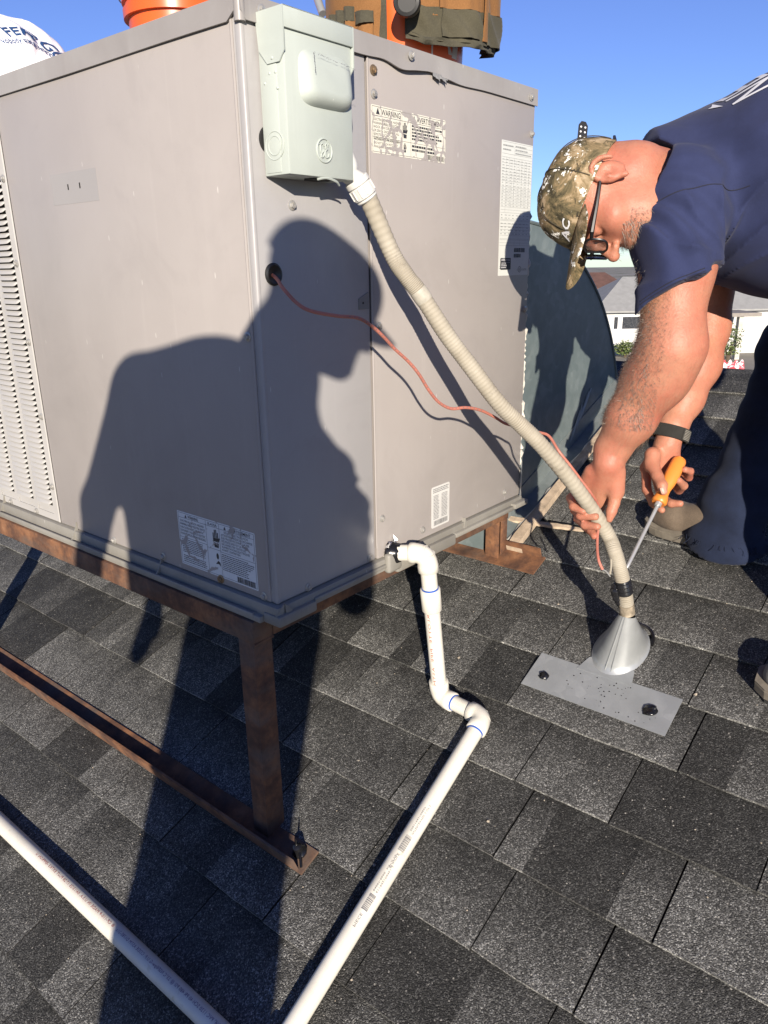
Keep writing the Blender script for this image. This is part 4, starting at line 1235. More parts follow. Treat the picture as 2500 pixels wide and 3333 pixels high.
for i in range(9):
    pts = [(1.50 + 0.012 * i + rc_.uniform(-0.02, 0.02), DY0 - 0.003, 0.03 + 0.012 * i), (1.53 + 0.012 * i, DY0 - 0.004, 0.07 + 0.012 * i), (1.55 + 0.012 * i + rc_.uniform(0, 0.03), DY0 - 0.003, 0.13 + 0.010 * i)]
    sm_.tube(smooth_path(pts, 4), 0.0025, 5)
sm_.obj('sealant_smears', simple('pale_sealant', (0.35, 0.40, 0.41), 0.6), duct, True)
# weathered strip of wood lying on the shingles by the duct
sw = thing('wood_strip', 'splintered paint flecked wood strip lying by the rusty rear leg', 'wood strip', (1.1357, 0.0008, -0.1469))
A_ = Vector((1.1059, 0.1173, -0.1455)); B_ = Vector((1.1322, -0.1285, -0.1354))
m = MB(); dd_ = (B_ - A_).normalized(); sd2 = dd_.cross(EN)
n_ = 14
for i in range(n_ + 1):
    t = i / n_; c = A_ + (B_ - A_) * t; w = 0.012 * (1 - 0.4 * t) * rc_.uniform(0.75, 1.2); h = 0.012 * rc_.uniform(0.7, 1.2) * (1 - 0.5 * t)
    m.v += [(c + sd2 * w)[:], (c + sd2 * w * 0.8 + EN * h)[:], (c - sd2 * w * 0.8 + EN * h)[:], (c - sd2 * w)[:]]
for i in range(n_):
    for k in range(4): m.f.append((i * 4 + k, i * 4 + (k + 1) % 4, (i + 1) * 4 + (k + 1) % 4, (i + 1) * 4 + k))
m.f += [(0, 1, 2, 3), (n_ * 4 + 3, n_ * 4 + 2, n_ * 4 + 1, n_ * 4)]; m.mi = [0] * len(m.f)
m.obj('strip', M_wood, sw)
m = MB(); m.tube(smooth_path([A_ + (B_ - A_) * 0.55 + sd2 * -0.014, A_ + (B_ - A_) * 0.8 + sd2 * -0.012, B_ + dd_ * 0.02], 5), 0.009, 7); m.obj('tar_patch', M_mastic, sw, True)

# ------------------------------------------------------------------ smooth surfaces from distance fields
class Field:
    def __init__(s, lo, hi, h):
        s.lo = np.array(lo, float); s.h = h
        n = np.ceil((np.array(hi, float) - s.lo) / h).astype(int) + 1
        s.ax = [s.lo[i] + h * np.arange(n[i]) for i in range(3)]
        s.f = np.full(n, 0.25, np.float32)
    def win(s, lo, hi):
        a = [int(np.clip(np.floor((lo[i] - s.lo[i]) / s.h), 0, s.f.shape[i])) for i in range(3)]
        b = [int(np.clip(np.ceil((hi[i] - s.lo[i]) / s.h) + 1, 0, s.f.shape[i])) for i in range(3)]
        sl = tuple(slice(a[i], b[i]) for i in range(3))
        X = s.ax[0][sl[0]][:, None, None]; Y = s.ax[1][sl[1]][None, :, None]; Z = s.ax[2][sl[2]][None, None, :]
        return sl, X, Y, Z
    def put(s, fn, lo, hi, k, op):
        pad = k + 0.03
        sl, X, Y, Z = s.win(np.array(lo) - pad, np.array(hi) + pad)
        if any(q.stop <= q.start for q in sl): return s
        d = np.broadcast_to(fn(X, Y, Z), s.f[sl].shape).astype(np.float32)
        f = s.f[sl]
        if op == 'u':
            if k <= 0: s.f[sl] = np.minimum(f, d)
            else:
                q = np.clip(0.5 + 0.5 * (f - d) / k, 0, 1); s.f[sl] = f * (1 - q) + d * q - k * q * (1 - q)
        elif op == 's':
            q = np.clip(0.5 - 0.5 * (f + d) / max(k, 1e-5), 0, 1); s.f[sl] = f * (1 - q) - d * q + k * q * (1 - q)
        elif op == 'i':
            s.f[sl] = np.maximum(f, d)
        elif op == 'add':
            s.f[sl] = f + d
        return s
    def cap(s, a, b, ra, rb=None, k=0.012, op='u', ext=0):
        rb = ra if rb is None else rb
        a = np.array(a, float); b = np.array(b, float); ba = b - a; L2 = ba @ ba + 1e-12
        def fn(X, Y, Z):
            t = np.clip(((X - a[0]) * ba[0] + (Y - a[1]) * ba[1] + (Z - a[2]) * ba[2]) / L2, 0, 1)
            return np.sqrt((X - a[0] - t * ba[0]) ** 2 + (Y - a[1] - t * ba[1]) ** 2 + (Z - a[2] - t * ba[2]) ** 2) - (ra + t * (rb - ra))
        r = max(ra, rb)
        return s.put(fn, np.minimum(a, b) - r, np.maximum(a, b) + r, k, op)
    def chain(s, pts, rads, k=0.012):
        for i in range(len(pts) - 1): s.cap(pts[i], pts[i + 1], rads[i], rads[i + 1], k)
        return s
    def ell(s, c, r, Rm=None, k=0.012, op='u'):
        """Rm rows are the ellipsoid's axes"""
        c = np.array(c, float); r = np.array(r, float); A = np.eye(3) if Rm is None else np.array(Rm, float)
        def fn(X, Y, Z):
            x, y, z = X - c[0], Y - c[1], Z - c[2]
            u = [(A[i, 0] * x + A[i, 1] * y + A[i, 2] * z) for i in range(3)]
            k0 = np.sqrt(sum((u[i] / r[i]) ** 2 for i in range(3))); k1 = np.sqrt(sum((u[i] / r[i] ** 2) ** 2 for i in range(3))) + 1e-9
            return k0 * (k0 - 1) / k1
        m = r.max()
        return s.put(fn, c - m, c + m, k, op)
    def half(s, p, n, op='i'):
        """keep only the side the normal points away from"""
        p = np.array(p, float); n = np.array(n, float); n = n / np.linalg.norm(n)
        return s.put(lambda X, Y, Z: (X - p[0]) * n[0] + (Y - p[1]) * n[1] + (Z - p[2]) * n[2], [q[0] for q in s.ax], [q[-1] for q in s.ax], 0, op)
    def wave(s, fn, lo=None, hi=None):
        return s.put(fn, lo if lo is not None else [q[0] for q in s.ax], hi if hi is not None else [q[-1] for q in s.ax], 0, 'add')
    def mesh(s, name):
        f = s.f
        f[0], f[-1], f[:, 0], f[:, -1], f[:, :, 0], f[:, :, -1] = (0.05,) * 6
        sg = f < 0
        nx, ny, nz = f.shape
        cnt = np.zeros((nx - 1, ny - 1, nz - 1), np.int8)
        for dx in (0, 1):
            for dy in (0, 1):
                for dz in (0, 1):
                    cnt += sg[dx:nx - 1 + dx, dy:ny - 1 + dy, dz:nz - 1 + dz]
        act = (cnt > 0) & (cnt < 8)
        I = np.argwhere(act)
        idx = np.full(act.shape, -1, np.int32); idx[act] = np.arange(len(I))
        offs = np.array([(a, b, c) for a in (0, 1) for b in (0, 1) for c in (0, 1)])
        vals = np.stack([f[I[:, 0] + o[0], I[:, 1] + o[1], I[:, 2] + o[2]] for o in offs], 1)
        acc = np.zeros((len(I), 3)); num = np.zeros(len(I))
        for a in range(8):
            for b in range(a + 1, 8):
                if np.abs(offs[a] - offs[b]).sum() != 1: continue
                va, vb = vals[:, a], vals[:, b]
                m = (va < 0) != (vb < 0)
                t = np.where(m, va / np.where(va == vb, 1, va - vb), 0)
                acc += np.where(m[:, None], offs[a] + (offs[b] - offs[a]) * t[:, None], 0); num += m
        V = s.lo + (I + acc / num[:, None]) * s.h
        Q = []
        for ax in range(3):
            d = [0, 0, 0]; d[ax] = 1
            A = sg[:nx - d[0], :ny - d[1], :nz - d[2]]; B = sg[d[0]:, d[1]:, d[2]:]
            for flip, M in ((False, A & ~B), (True, ~A & B)):
                E = np.argwhere(M)
                u, v = (ax + 1) % 3, (ax + 2) % 3
                ok = (E[:, u] > 0) & (E[:, v] > 0) & (E[:, u] < act.shape[u]) & (E[:, v] < act.shape[v])
                E = E[ok]
                def at(du, dv):
                    e = E.copy(); e[:, u] -= du; e[:, v] -= dv
                    return idx[e[:, 0], e[:, 1], e[:, 2]]
                q = np.stack([at(1, 1), at(0, 1), at(0, 0), at(1, 0)], 1)
                if flip: q = q[:, ::-1]
                Q.append(q)
        Q = np.concatenate(Q); Q = Q[(Q >= 0).all(1)]
        me = bpy.data.meshes.new(name)
        me.vertices.add(len(V)); me.vertices.foreach_set('co', V.astype(np.float32).ravel())
        me.loops.add(len(Q) * 4); me.loops.foreach_set('vertex_index', Q.astype(np.int32).ravel())
        me.polygons.add(len(Q)); me.polygons.foreach_set('loop_start', np.arange(0, len(Q) * 4, 4, dtype=np.int32))
        me.polygons.foreach_set('use_smooth', np.ones(len(Q), bool))
        me.update(calc_edges=True)
        return me

def frame_from(y_dir, z_dir):
    """rows x (left ear), y (face), z (crown) of a head frame"""
    y = np.array(y_dir, float); y /= np.linalg.norm(y)
    z = np.array(z_dir, float); z -= y * (z @ y); z /= np.linalg.norm(z)
    x = np.cross(z, y) * -1.0            # person's left when facing +y with crown +z is -x... kept right-handed below
    x = np.cross(y, z)
    return np.array([x, y, z])

def add_head(F, c, A, sc=1.0):
    """skull, jaw, nose, brow, ears; local x sideways, y towards the face, z up the crown"""
    c = np.array(c, float)
    W = lambda x, y, z: c + sc * (A[0] * x + A[1] * y + A[2] * z)
    E = lambda p, r, k=0.012, op='u', B=None: F.ell(W(*p), np.array(r) * sc, A if B is None else B, k * sc, op)
    E((0, -0.012, 0.035), (0.078, 0.098, 0.088))
    E((0, 0.030, -0.030), (0.066, 0.068, 0.085), 0.03)
    E((0, 0.048, -0.085), (0.050, 0.048, 0.040), 0.03)
    E((0, 0.082, -0.102), (0.026, 0.022, 0.020), 0.025)      # chin
    for sx in (-1, 1):
        E((sx * 0.045, 0.055, -0.028), (0.026, 0.030, 0.022), 0.02)   # cheekbone
        E((sx * 0.030, 0.090, 0.0), (0.016, 0.016, 0.012), 0.008, 's')  # eye socket
        E((sx * 0.031, 0.078, 0.001), (0.0125, 0.0125, 0.0115), 0.003)
        E((sx * 0.013, 0.106, -0.038), (0.009, 0.010, 0.008), 0.006)  # nostril wing
        F.cap(W(sx * 0.015, 0.092, 0.016), W(sx * 0.046, 0.080, 0.016), 0.008 * sc, 0.006 * sc, 0.01)  # brow
        # ear: outer rim, hollow, lobe
        e = W(sx * 0.079, -0.012, -0.012)
        o = A[0] * sx; up = A[2]; bk = -A[1]
        pts = []
        for t in np.linspace(-2.2, 1.75, 11):
            pts.append(e + sc * (up * (0.006 + 0.030 * np.cos(t)) + bk * (0.006 + 0.020 * np.sin(-t) * -1.0) + o * (0.010 + 0.008 * np.sin(t) * 1.0)))
        F.chain(pts, [0.0048 * sc] * len(pts), 0.004)
        F.ell(e + sc * (o * 0.002 + bk * 0.006), np.array((0.0085, 0.020, 0.030)) * sc, A, 0.006)
        F.cap(e + sc * (o * 0.004 - up * 0.022 + A[1] * 0.004), e + sc * (o * 0.007 - up * 0.031 + A[1] * 0.003), 0.006 * sc, 0.0055 * sc, 0.006)
        F.ell(e + sc * (o * 0.013 + bk * 0.004), np.array((0.008, 0.009, 0.014)) * sc, A, 0.004, 's')
        F.ell(e + sc * (o * 0.010 + A[1] * 0.008), np.array((0.004, 0.004, 0.007)) * sc, A, 0.004)
    F.chain([W(0, 0.092, 0.008), W(0, 0.108, -0.016), W(0, 0.121, -0.036)], [0.008 * sc, 0.0085 * sc, 0.0125 * sc], 0.010)
    E((0, 0.092, -0.064), (0.026, 0.012, 0.008), 0.008); E((0, 0.091, -0.077), (0.022, 0.012, 0.007), 0.006)
    E((0, 0.106, -0.0705), (0.024, 0.010, 0.0022), 0.003, 's')
    for sx in (-1, 1):
        E((sx * 0.007, 0.112, -0.047), (0.0045, 0.006, 0.004), 0.003, 's')
    return W

# ------------------------------------------------------------------ worker bending over the roof jack
def skin_mat(name, base, red, rough=0.52):
    t = NT(name)
    a = t.noise(9, 5, 0.6); b = t.noise(60, 4, 0.65); f_ = t.noise(230, 2, 0.5)
    c = t.mix(t.step(a, 0.35, 0.68), base, red)
    c = t.mix(t.math('MULTIPLY', t.step(b, 0.45, 0.75), 0.35), c, tuple(k * 0.72 for k in red))
    c = t.mix(t.math('MULTIPLY', t.step(f_, 0.58, 0.7), 0.3), c, tuple(k * 0.62 for k in base))
    h = t.math('ADD', t.math('MULTIPLY', b, 0.6), t.math('MULTIPLY', f_, 0.5))
    t.bump(h, 0.5, 0.0024)
    t.b.inputs['Subsurface Weight'].default_value = 0.18
    t.b.inputs['Subsurface Radius'].default_value = (0.012, 0.005, 0.003)
    t.b.inputs['Subsurface Scale'].default_value = 0.6
    return t.fin(c, rough, 0.0, 0.35)
M_skin = skin_mat('sunburnt_skin', (0.385, 0.178, 0.112), (0.36, 0.122, 0.080))
def cloth_mat(name, col, var=0.2, scale=30, weave=900, bump=0.3, rough=0.9):
    col = tuple(k * 0.8 for k in col)
    t = NT(name)
    n = t.noise(scale * 0.3, 5, 0.65)
    c = t.mix(t.step(n, 0.3, 0.7), tuple(k * (1 - var) for k in col), tuple(k * (1 + var) for k in col))
    w = t.noise(weave, 2, 0.5)
    c = t.mix(t.math('MULTIPLY', t.step(w, 0.45, 0.7), 0.25), c, tuple(min(1, k * 1.7 + 0.004) for k in col))
    t.bump(w, bump, 0.0008)
    t.b.inputs['Sheen Weight'].default_value = 0.05
    t.b.inputs['Sheen Roughness'].default_value = 0.5
    return t.fin(c, rough, 0.0, 0.2)
M_shirt = cloth_mat('navy_jersey', (0.024, 0.031, 0.082))
M_jeans = cloth_mat('navy_work_denim', (0.011, 0.017, 0.040), 0.35, 40, 700, 0.45)
M_thread = simple('dark_navy_thread', (0.012, 0.013, 0.03), 0.9)

worker = thing('person', 'man in navy t-shirt and camouflage cap bending over with a screwdriver', 'person', (1.0, -0.75, roof_z(1.0)))

SH_L = np.array((0.7458, -0.4499, 0.7515)); EL_L = np.array((0.678, -0.4927, 0.4764)); WR_L = np.array((0.6823, -0.3809, 0.2385))
SH_R = np.array((1.1684, -0.412, 0.7733)); EL_R = np.array((1.1082, -0.4254, 0.4768)); WR_R = np.array((0.9535, -0.4199, 0.2528))
HC = np.array((0.6621, -0.3243, 0.7682))
HA = frame_from((-0.2962, -0.0947, -0.9454), (-0.3952, 0.9177, 0.0295))

def add_hands(F):
    # left hand: palm behind the conduit, fingers curling round it from the far side
    w = (0.6643, -0.3815, 0.2111)
    pal = [((0.6887, -0.3175, 0.1366), 0.0165), ((0.6948, -0.3314, 0.1139), 0.0165), ((0.7008, -0.3463, 0.0989), 0.0165), ((0.7047, -0.3598, 0.1137), 0.0155)]
    for q, r in pal: F.cap(w, q, 0.025, r, 0.012)
    F.cap((0.6634, -0.3435, 0.1871), (0.6804, -0.321, 0.1421), 0.016, 0.015, 0.012)
    F.cap((0.6798, -0.395, 0.1889), (0.6848, -0.3968, 0.1427), 0.022, 0.0195, 0.012)
    F.chain([(0.6881, -0.3967, 0.1505), (0.6794, -0.3969, 0.1168), (0.6707, -0.3958, 0.0986), (0.6656, -0.3951, 0.0815)], [0.0161, 0.0129, 0.0118, 0.0081], 0.005)
    F.chain([(0.6944, -0.3151, 0.1319), (0.6606, -0.2989, 0.1164), (0.6236, -0.3242, 0.1086), (0.6172, -0.3511, 0.1053)], [0.0110, 0.0103, 0.0096, 0.0081], 0.004)
    F.chain([(0.7003, -0.326, 0.1116), (0.6625, -0.3106, 0.0885), (0.6291, -0.3408, 0.0892), (0.6265, -0.3775, 0.0949)], [0.0118, 0.0109, 0.0103, 0.0090], 0.004)
    F.chain([(0.7076, -0.3388, 0.0972), (0.6648, -0.3192, 0.0673), (0.634, -0.3512, 0.0675), (0.6292, -0.383, 0.0711)], [0.0118, 0.0109, 0.0103, 0.0088], 0.004)
    F.chain([(0.7127, -0.3522, 0.0895), (0.6715, -0.3364, 0.0495), (0.6538, -0.3582, 0.0487), (0.6395, -0.3734, 0.0434)], [0.0114, 0.0105, 0.0098, 0.0085], 0.004)
    # right hand: closed over the screwdriver handle, thumb in front
    w = (0.9361, -0.4174, 0.2105)
    for q, r in (((0.8939, -0.3861, 0.1531), 0.0165), ((0.9156, -0.4017, 0.1415), 0.018), ((0.9385, -0.4189, 0.1424), 0.0175), ((0.9489, -0.4379, 0.1556), 0.0165)): F.cap(w, q, 0.0245, r, 0.012)
    F.cap((0.8862, -0.4005, 0.1905), (0.8711, -0.4073, 0.1643), 0.019, 0.018, 0.012)
    F.chain([(0.8733, -0.4042, 0.1724), (0.8454, -0.4323, 0.1482), (0.8274, -0.4507, 0.1344), (0.8202, -0.4587, 0.1211)], [0.0170, 0.0138, 0.0127, 0.0090], 0.005)
    F.chain([(0.8908, -0.3869, 0.1508), (0.8785, -0.3968, 0.1024), (0.8534, -0.4252, 0.0781), (0.8378, -0.4533, 0.0699)], [0.0124, 0.0112, 0.0103, 0.0085], 0.004)
    F.chain([(0.9211, -0.4007, 0.1308), (0.9232, -0.4222, 0.0742), (0.891, -0.4563, 0.0735), (0.8894, -0.4784, 0.078)], [0.0124, 0.0112, 0.0103, 0.0086], 0.004)
    F.chain([(0.9448, -0.4204, 0.135), (0.9492, -0.4532, 0.0939), (0.9154, -0.4736, 0.1163), (0.881, -0.4707, 0.1375)], [0.0120, 0.0109, 0.0103, 0.0090], 0.004)
    F.chain([(0.9519, -0.4384, 0.155), (0.9545, -0.4714, 0.1286), (0.9264, -0.4817, 0.1519), (0.8993, -0.4771, 0.1615)], [0.0109, 0.0099, 0.0092, 0.0079], 0.004)

B = Field((0.42, -0.95, 0.0), (1.30, -0.15, 0.98), 0.0042)
add_head(B, HC, HA)
hw_ = lambda x, y, z: HC + HA[0] * x + HA[1] * y + HA[2] * z
NECK1 = np.array((0.8913, -0.4191, 0.7836))
B.cap(hw_(0, -0.045, -0.055), NECK1, 0.062, 0.072, 0.03)
B.cap(hw_(0, 0.02, -0.09), NECK1 + np.array((0, 0, -0.03)), 0.05, 0.06, 0.03)
B.cap(hw_(0, -0.072, -0.02), hw_(0, -0.066, -0.072), 0.032, 0.034, 0.02)     # roll at the nape
# torso inside the shirt
B.cap((1.0079, -0.4782, 0.7814), (1.0317, -0.6432, 0.7719), 0.13, 0.15, 0.05)
# left arm: deltoid, upper arm, elbow, forearm mass, wrist
B.cap(SH_L, EL_L, 0.076, 0.061, 0.02)
B.ell((0.7116, -0.4805, 0.6434), (0.070, 0.070, 0.10), None, 0.03)
B.ell((0.6804, -0.4848, 0.4332), (0.060, 0.060, 0.075), None, 0.03)
B.cap(EL_L, (0.6874, -0.4544, 0.3963), 0.061, 0.058, 0.03)
B.cap((0.6874, -0.4544, 0.3963), (0.6825, -0.4171, 0.3131), 0.060, 0.050, 0.03)
B.cap((0.6825, -0.4171, 0.3131), WR_L, 0.050, 0.034, 0.03)
B.ell((0.6829, -0.5227, 0.4774), (0.022, 0.022, 0.022), None, 0.03)                     # point of the elbow
B.cap(WR_L, (0.6708, -0.3788, 0.2093), 0.034, 0.027, 0.03)
# right arm
B.cap(SH_R, EL_R, 0.066, 0.052, 0.02)
B.cap(EL_R, (1.055, -0.4296, 0.3919), 0.053, 0.054, 0.03)
B.cap((1.055, -0.4296, 0.3919), (0.9999, -0.4245, 0.3143), 0.053, 0.044, 0.03)
B.cap((0.9999, -0.4245, 0.3143), WR_R, 0.044, 0.034, 0.03)
B.cap(WR_R, (0.9361, -0.4174, 0.2105), 0.034, 0.029, 0.02)
add_hands(B)
body = link('body', B.mesh('body'), M_skin, worker)

# fingernails
def nail(pos, out, tip, w=0.0055, l=0.0065):
    pos = Vector(pos); o = Vector(out).normalized(); t = Vector(tip); t = (t - o * t.dot(o)).normalized(); s_ = o.cross(t)
    m = MB()
    for i in range(5):
        for j in range(5):
            a = (i - 2) / 2; b = (j - 2) / 2
            m.v.append((pos + s_ * w * a * (1 - 0.25 * max(0, b) ** 2) + t * l * b - o * (0.0022 * a * a + 0.0008 * b * b))[:])
    m.f = [(i * 5 + j, i * 5 + j + 1, i * 5 + j + 6, i * 5 + j + 5) for i in range(4) for j in range(4)]; m.mi = [0] * 16
    m.obj('fingernail', M_nail, worker, True)
M_nail = simple('nail', (0.50, 0.28, 0.21), 0.45, var=0.05)
nail((0.811, -0.4617, 0.1274), (-0.7306, -0.6079, 0.3109), (-0.0908, -0.3789, -0.9543), 0.0068, 0.0075)

# shirt: back, shoulder, sleeve with an open hem; folds pulled towards the armpit
T = Field((0.50, -1.22, 0.38), (1.42, -0.18, 1.20), 0.0045)
T.cap((0.9615, -0.4859, 0.7859), (0.9918, -0.5859, 0.7901), 0.165, 0.215, 0.06)
T.cap((0.9918, -0.5859, 0.7901), (1.0219, -0.7193, 0.793), 0.215, 0.24, 0.06)
T.cap((1.0219, -0.7193, 0.793), (1.0, -1.0, 0.74), 0.22, 0.20, 0.06)
HEM = np.array((0.6866, -0.496, 0.5866)); HN = np.array((0.0045, -0.5758, -0.7935))
sl = Field(T.lo + np.round((np.array((0.50, -0.85, 0.38)) - T.lo) / T.h) * T.h, (1.1, -0.18, 1.05), T.h)
sl.cap(SH_L + np.array((0.0, 0.0, 0.02)), (0.6706, -0.5021, 0.537), 0.092, 0.083, 0.02)
sl.half(HEM, HN)
def merge(F, G, k):
    o = np.round((G.lo - F.lo) / F.h).astype(int)
    n = G.f.shape
    s_ = tuple(slice(max(0, o[i]), min(F.f.shape[i], o[i] + n[i])) for i in range(3))
    g = G.f[tuple(slice(s_[i].start - o[i], s_[i].stop - o[i]) for i in range(3))]
    f = F.f[s_]
    q = np.clip(0.5 + 0.5 * (f - g) / k, 0, 1); F.f[s_] = f * (1 - q) + g * q - k * q * (1 - q)
merge(T, sl, 0.045)
T.cap(SH_R, EL_R * 0.5 + SH_R * 0.5, 0.088, 0.080, 0.04)
T.cap((0.8332, -0.3999, 0.8454), (0.9744, -0.4284, 0.8642), 0.062, 0.09, 0.04); T.cap((0.8819, -0.3732, 0.8192), (0.9851, -0.4299, 0.8221), 0.060, 0.09, 0.04)     # trapezius and collar
fc = np.array((0.7026, -0.511, 0.6429)); fx = np.array((0.6355, -0.7719, -0.016)); fy = np.array((-0.2497, -0.1859, -0.9503))
nkp = (0.7962, -0.3575, 0.8416); pv = (0.7575, -0.5514, 0.6287)
def folds(X, Y, Z):
    u = (X - fc[0]) * fx[0] + (Y - fc[1]) * fx[1] + (Z - fc[2]) * fx[2]
    v = (X - fc[0]) * fy[0] + (Y - fc[1]) * fy[1] + (Z - fc[2]) * fy[2]
    ph = np.arctan2(v + 0.16, u + 0.20)
    rr2 = np.sqrt((u + 0.20) ** 2 + (v + 0.16) ** 2)
    w1 = np.sin(ph * 24 + 3 * np.sin(rr2 * 14)) * 0.0062 * np.exp(-((rr2 - 0.16) / 0.13) ** 2)
    w2 = np.sin((u * 0.8 + v * 0.5) * 52 + 2.0 * np.sin(v * 17 + u * 6)) * 0.0022
    w3 = np.sin(u * 21 - v * 34 + 1.5 * np.sin(u * 11)) * 0.0040
    up_ = (X - pv[0]) * fx[0] + (Y - pv[1]) * fx[1] + (Z - pv[2]) * fx[2]
    vp_ = (X - pv[0]) * fy[0] + (Y - pv[1]) * fy[1] + (Z - pv[2]) * fy[2]
    r3 = np.sqrt(up_ ** 2 + vp_ ** 2) + 1e-6; p3 = np.arctan2(vp_, up_)
    ridge = (1 - np.abs(np.sin(p3 * 5.5 + 0.9 * np.sin(r3 * 21) + 0.4))) ** 2.2
    w3 = w3 - 0.0085 * ridge * np.exp(-((r3 - 0.12) / 0.09) ** 2)
    long_ = (1 - np.abs(np.sin(vp_ * 15 + up_ * 4.5 + 0.7 * np.sin(up_ * 13)))) ** 2.5
    w3 = w3 - 0.0065 * long_ * np.clip((up_ - 0.0) / 0.08, 0, 1)
    nk = np.sqrt((X - nkp[0]) ** 2 + (Y - nkp[1]) ** 2 + (Z - nkp[2]) ** 2)
    return (w1 + w2 + w3) * np.clip((nk - 0.15) / 0.09, 0, 1)
T.wave(folds)
T.cap(SH_L * 0.4 + EL_L * 0.6, EL_L + (EL_L - SH_L) * 0.4, 0.0775, 0.072, 0.003, 's')
co2 = Field((0.50, -0.85, 0.55), (1.15, -0.18, 1.15), T.h)
co2.lo = T.lo + np.round((co2.lo - T.lo) / T.h) * T.h
co2.ax = [co2.lo[i] + T.h * np.arange(co2.f.shape[i]) for i in range(3)]
co2.cap((0.7795, -0.3637, 0.7901), (0.9078, -0.4281, 0.7887), 0.090, 0.110, 0.02)
co2.cap((0.803, -0.3585, 0.8556), (0.9678, -0.4204, 0.8644), 0.050, 0.085, 0.03)
co2.half((0.7943, -0.3552, 0.8416), (-0.6592, 0.7093, 0.2239))
merge(T, co2, 0.022)
T.cap(hw_(0, -0.05, -0.06), np.array((0.7933, -0.3676, 0.7989)), 0.077, 0.077, 0.010, 's')
T.cap((0.7481, -0.4287, 0.7661), (0.7156, -0.4585, 0.6796), 0.069, 0.073, 0.02)
T.cap(hw_(0, -0.05, -0.06), np.array((0.7212, -0.3174, 0.8078)), 0.069, 0.069, 0.010, 's')   # neck opening
shirt = link('shirt', T.mesh('shirt'), M_shirt, worker)
from mathutils.bvhtree import BVHTree
def bvh_of(ob):
    me = ob.data
    off = world_off(ob.parent) + ob.location
    return BVHTree.FromPolygons([(v.co + off)[:] for v in me.vertices], [tuple(p.vertices) for p in me.polygons])
def decal(bv, geo, origin, udir, vdir, ray, lift=0.0012, start=0.4, path=None):
    """lay flat shapes on a surface along a ray direction"""
    vs, fs = geo
    o = Vector(origin); u = Vector(udir); v = Vector(vdir); r = Vector(ray).normalized()
    m = MB(); ok = []
    for x, y in vs:
        p = path(x, y) if path else o + u * x + v * y
        hit, nn, *_ = bv.ray_cast(p - r * start, r)
        ok.append(hit is not None)
        if hit is None: hit, nn = p, -r
        if nn.dot(r) > 0: nn = -nn
        m.v.append((hit + nn * lift)[:])
    m.f = [q for q in fs if all(ok[i] for i in q)]; m.mi = [0] * len(m.f)
    return m
def dense_text(body, size, width, bold=0.0, cell=0.006):
    """text cut into small pieces so that it can follow a curved surface"""
    vs, fs = text_geo(body, size, 'LEFT', 1.0, 1.0, 0.0, 1.0, bold)
    w = max(x for x, _ in vs); vs = [(x * width / w, y) for x, y in vs]
    bm = bmesh.new()
    bv_ = [bm.verts.new((x, y, 0)) for x, y in vs]
    for f in fs:
        try: bm.faces.new([bv_[i] for i in f])
        except ValueError: pass
    xs = [x for x, _ in vs]; ys = [y for _, y in vs]
    for lo_, hi_, nrm in ((min(xs), max(xs), (1, 0, 0)), (min(ys), max(ys), (0, 1, 0))):
        q = lo_ + cell
        while q < hi_:
            g = list(bm.verts) + list(bm.edges) + list(bm.faces)
            bmesh.ops.bisect_plane(bm, geom=g, plane_co=(q * nrm[0], q * nrm[1], 0), plane_no=nrm); q += cell
    bm.verts.index_update()
    out = ([(v.co.x, v.co.y) for v in bm.verts], [tuple(v.index for v in f.verts) for f in bm.faces])
    bm.free(); return out
sb_ = bvh_of(shirt)
CF = Vector((0.7306, 0.6079, -0.3109))
up_img = Vector((0.2497, 0.1859, 0.9503)); rt_img = Vector((0.6355, -0.7719, -0.016))
# lettering across the shoulders, tops towards the collar
nz_ = (Vector((0.4246, 0.0445, -0.9095))).normalized()
ub = Vector((0.8979, 0.3449, 0.2754)).normalized(); vb = Vector((-0.4027, 0.8958, 0.162)).normalized()
decal(sb_, dense_text('NE', 0.090, 0.052, 0.012), (0.8765, -0.5616, 0.9527), up_img, Vector((-0.6782, 0.6966, -0.2317)), CF, 0.0018).obj('shirt_lettering', M_white, worker)
lg = ([(0.0, 0.0), (0.0, 0.018), (-0.010, 0.009), (-0.017, 0.007)], [(0, 1, 2), (0, 2, 3)])
decal(sb_, lg, (0.845, -0.4958, 0.943), rt_img * 1.0, up_img * 1.7, CF, 0.0018).obj('shirt_lettering', M_white, worker)
def seam(pts, r=0.0011, name='seam', n=26, mat=None, lift=0.0004):
    """a line of stitching pressed along the shirt, given by points in front of it"""
    path = smooth_path(pts, 8); out = []
    for p in path:
        hit, nn, *_ = sb_.ray_cast(p - CF * 0.5, CF)
        if hit is not None: out.append(hit - CF * lift)
    if len(out) > 2: MB().tube(out, r, 5).obj(name, mat or M_thread, worker, True)
seam([(0.5687, -0.461, 0.7477), (0.6023, -0.4889, 0.7721), (0.6432, -0.5315, 0.7851), (0.6829, -0.5749, 0.7934), (0.7227, -0.6202, 0.7986)])
seam([(0.5761, -0.4434, 0.7994), (0.571, -0.4501, 0.7743), (0.5687, -0.461, 0.7477)]); seam([(0.5811, -0.4481, 0.8021), (0.5749, -0.4563, 0.7714), (0.5739, -0.468, 0.7462)])
for o_ in (0, 12):
    seam([(0.5216, -0.4906, 0.5792) if False else (0.5234, -0.4911, 0.5825), (0.5505, -0.5128, 0.6037), (0.5814, -0.541, 0.6212), (0.6132, -0.5721, 0.6352)] if o_ == 0 else [(0.5214, -0.4918, 0.5764), (0.5489, -0.514, 0.5976), (0.5798, -0.5421, 0.6153), (0.6127, -0.5743, 0.6296)])

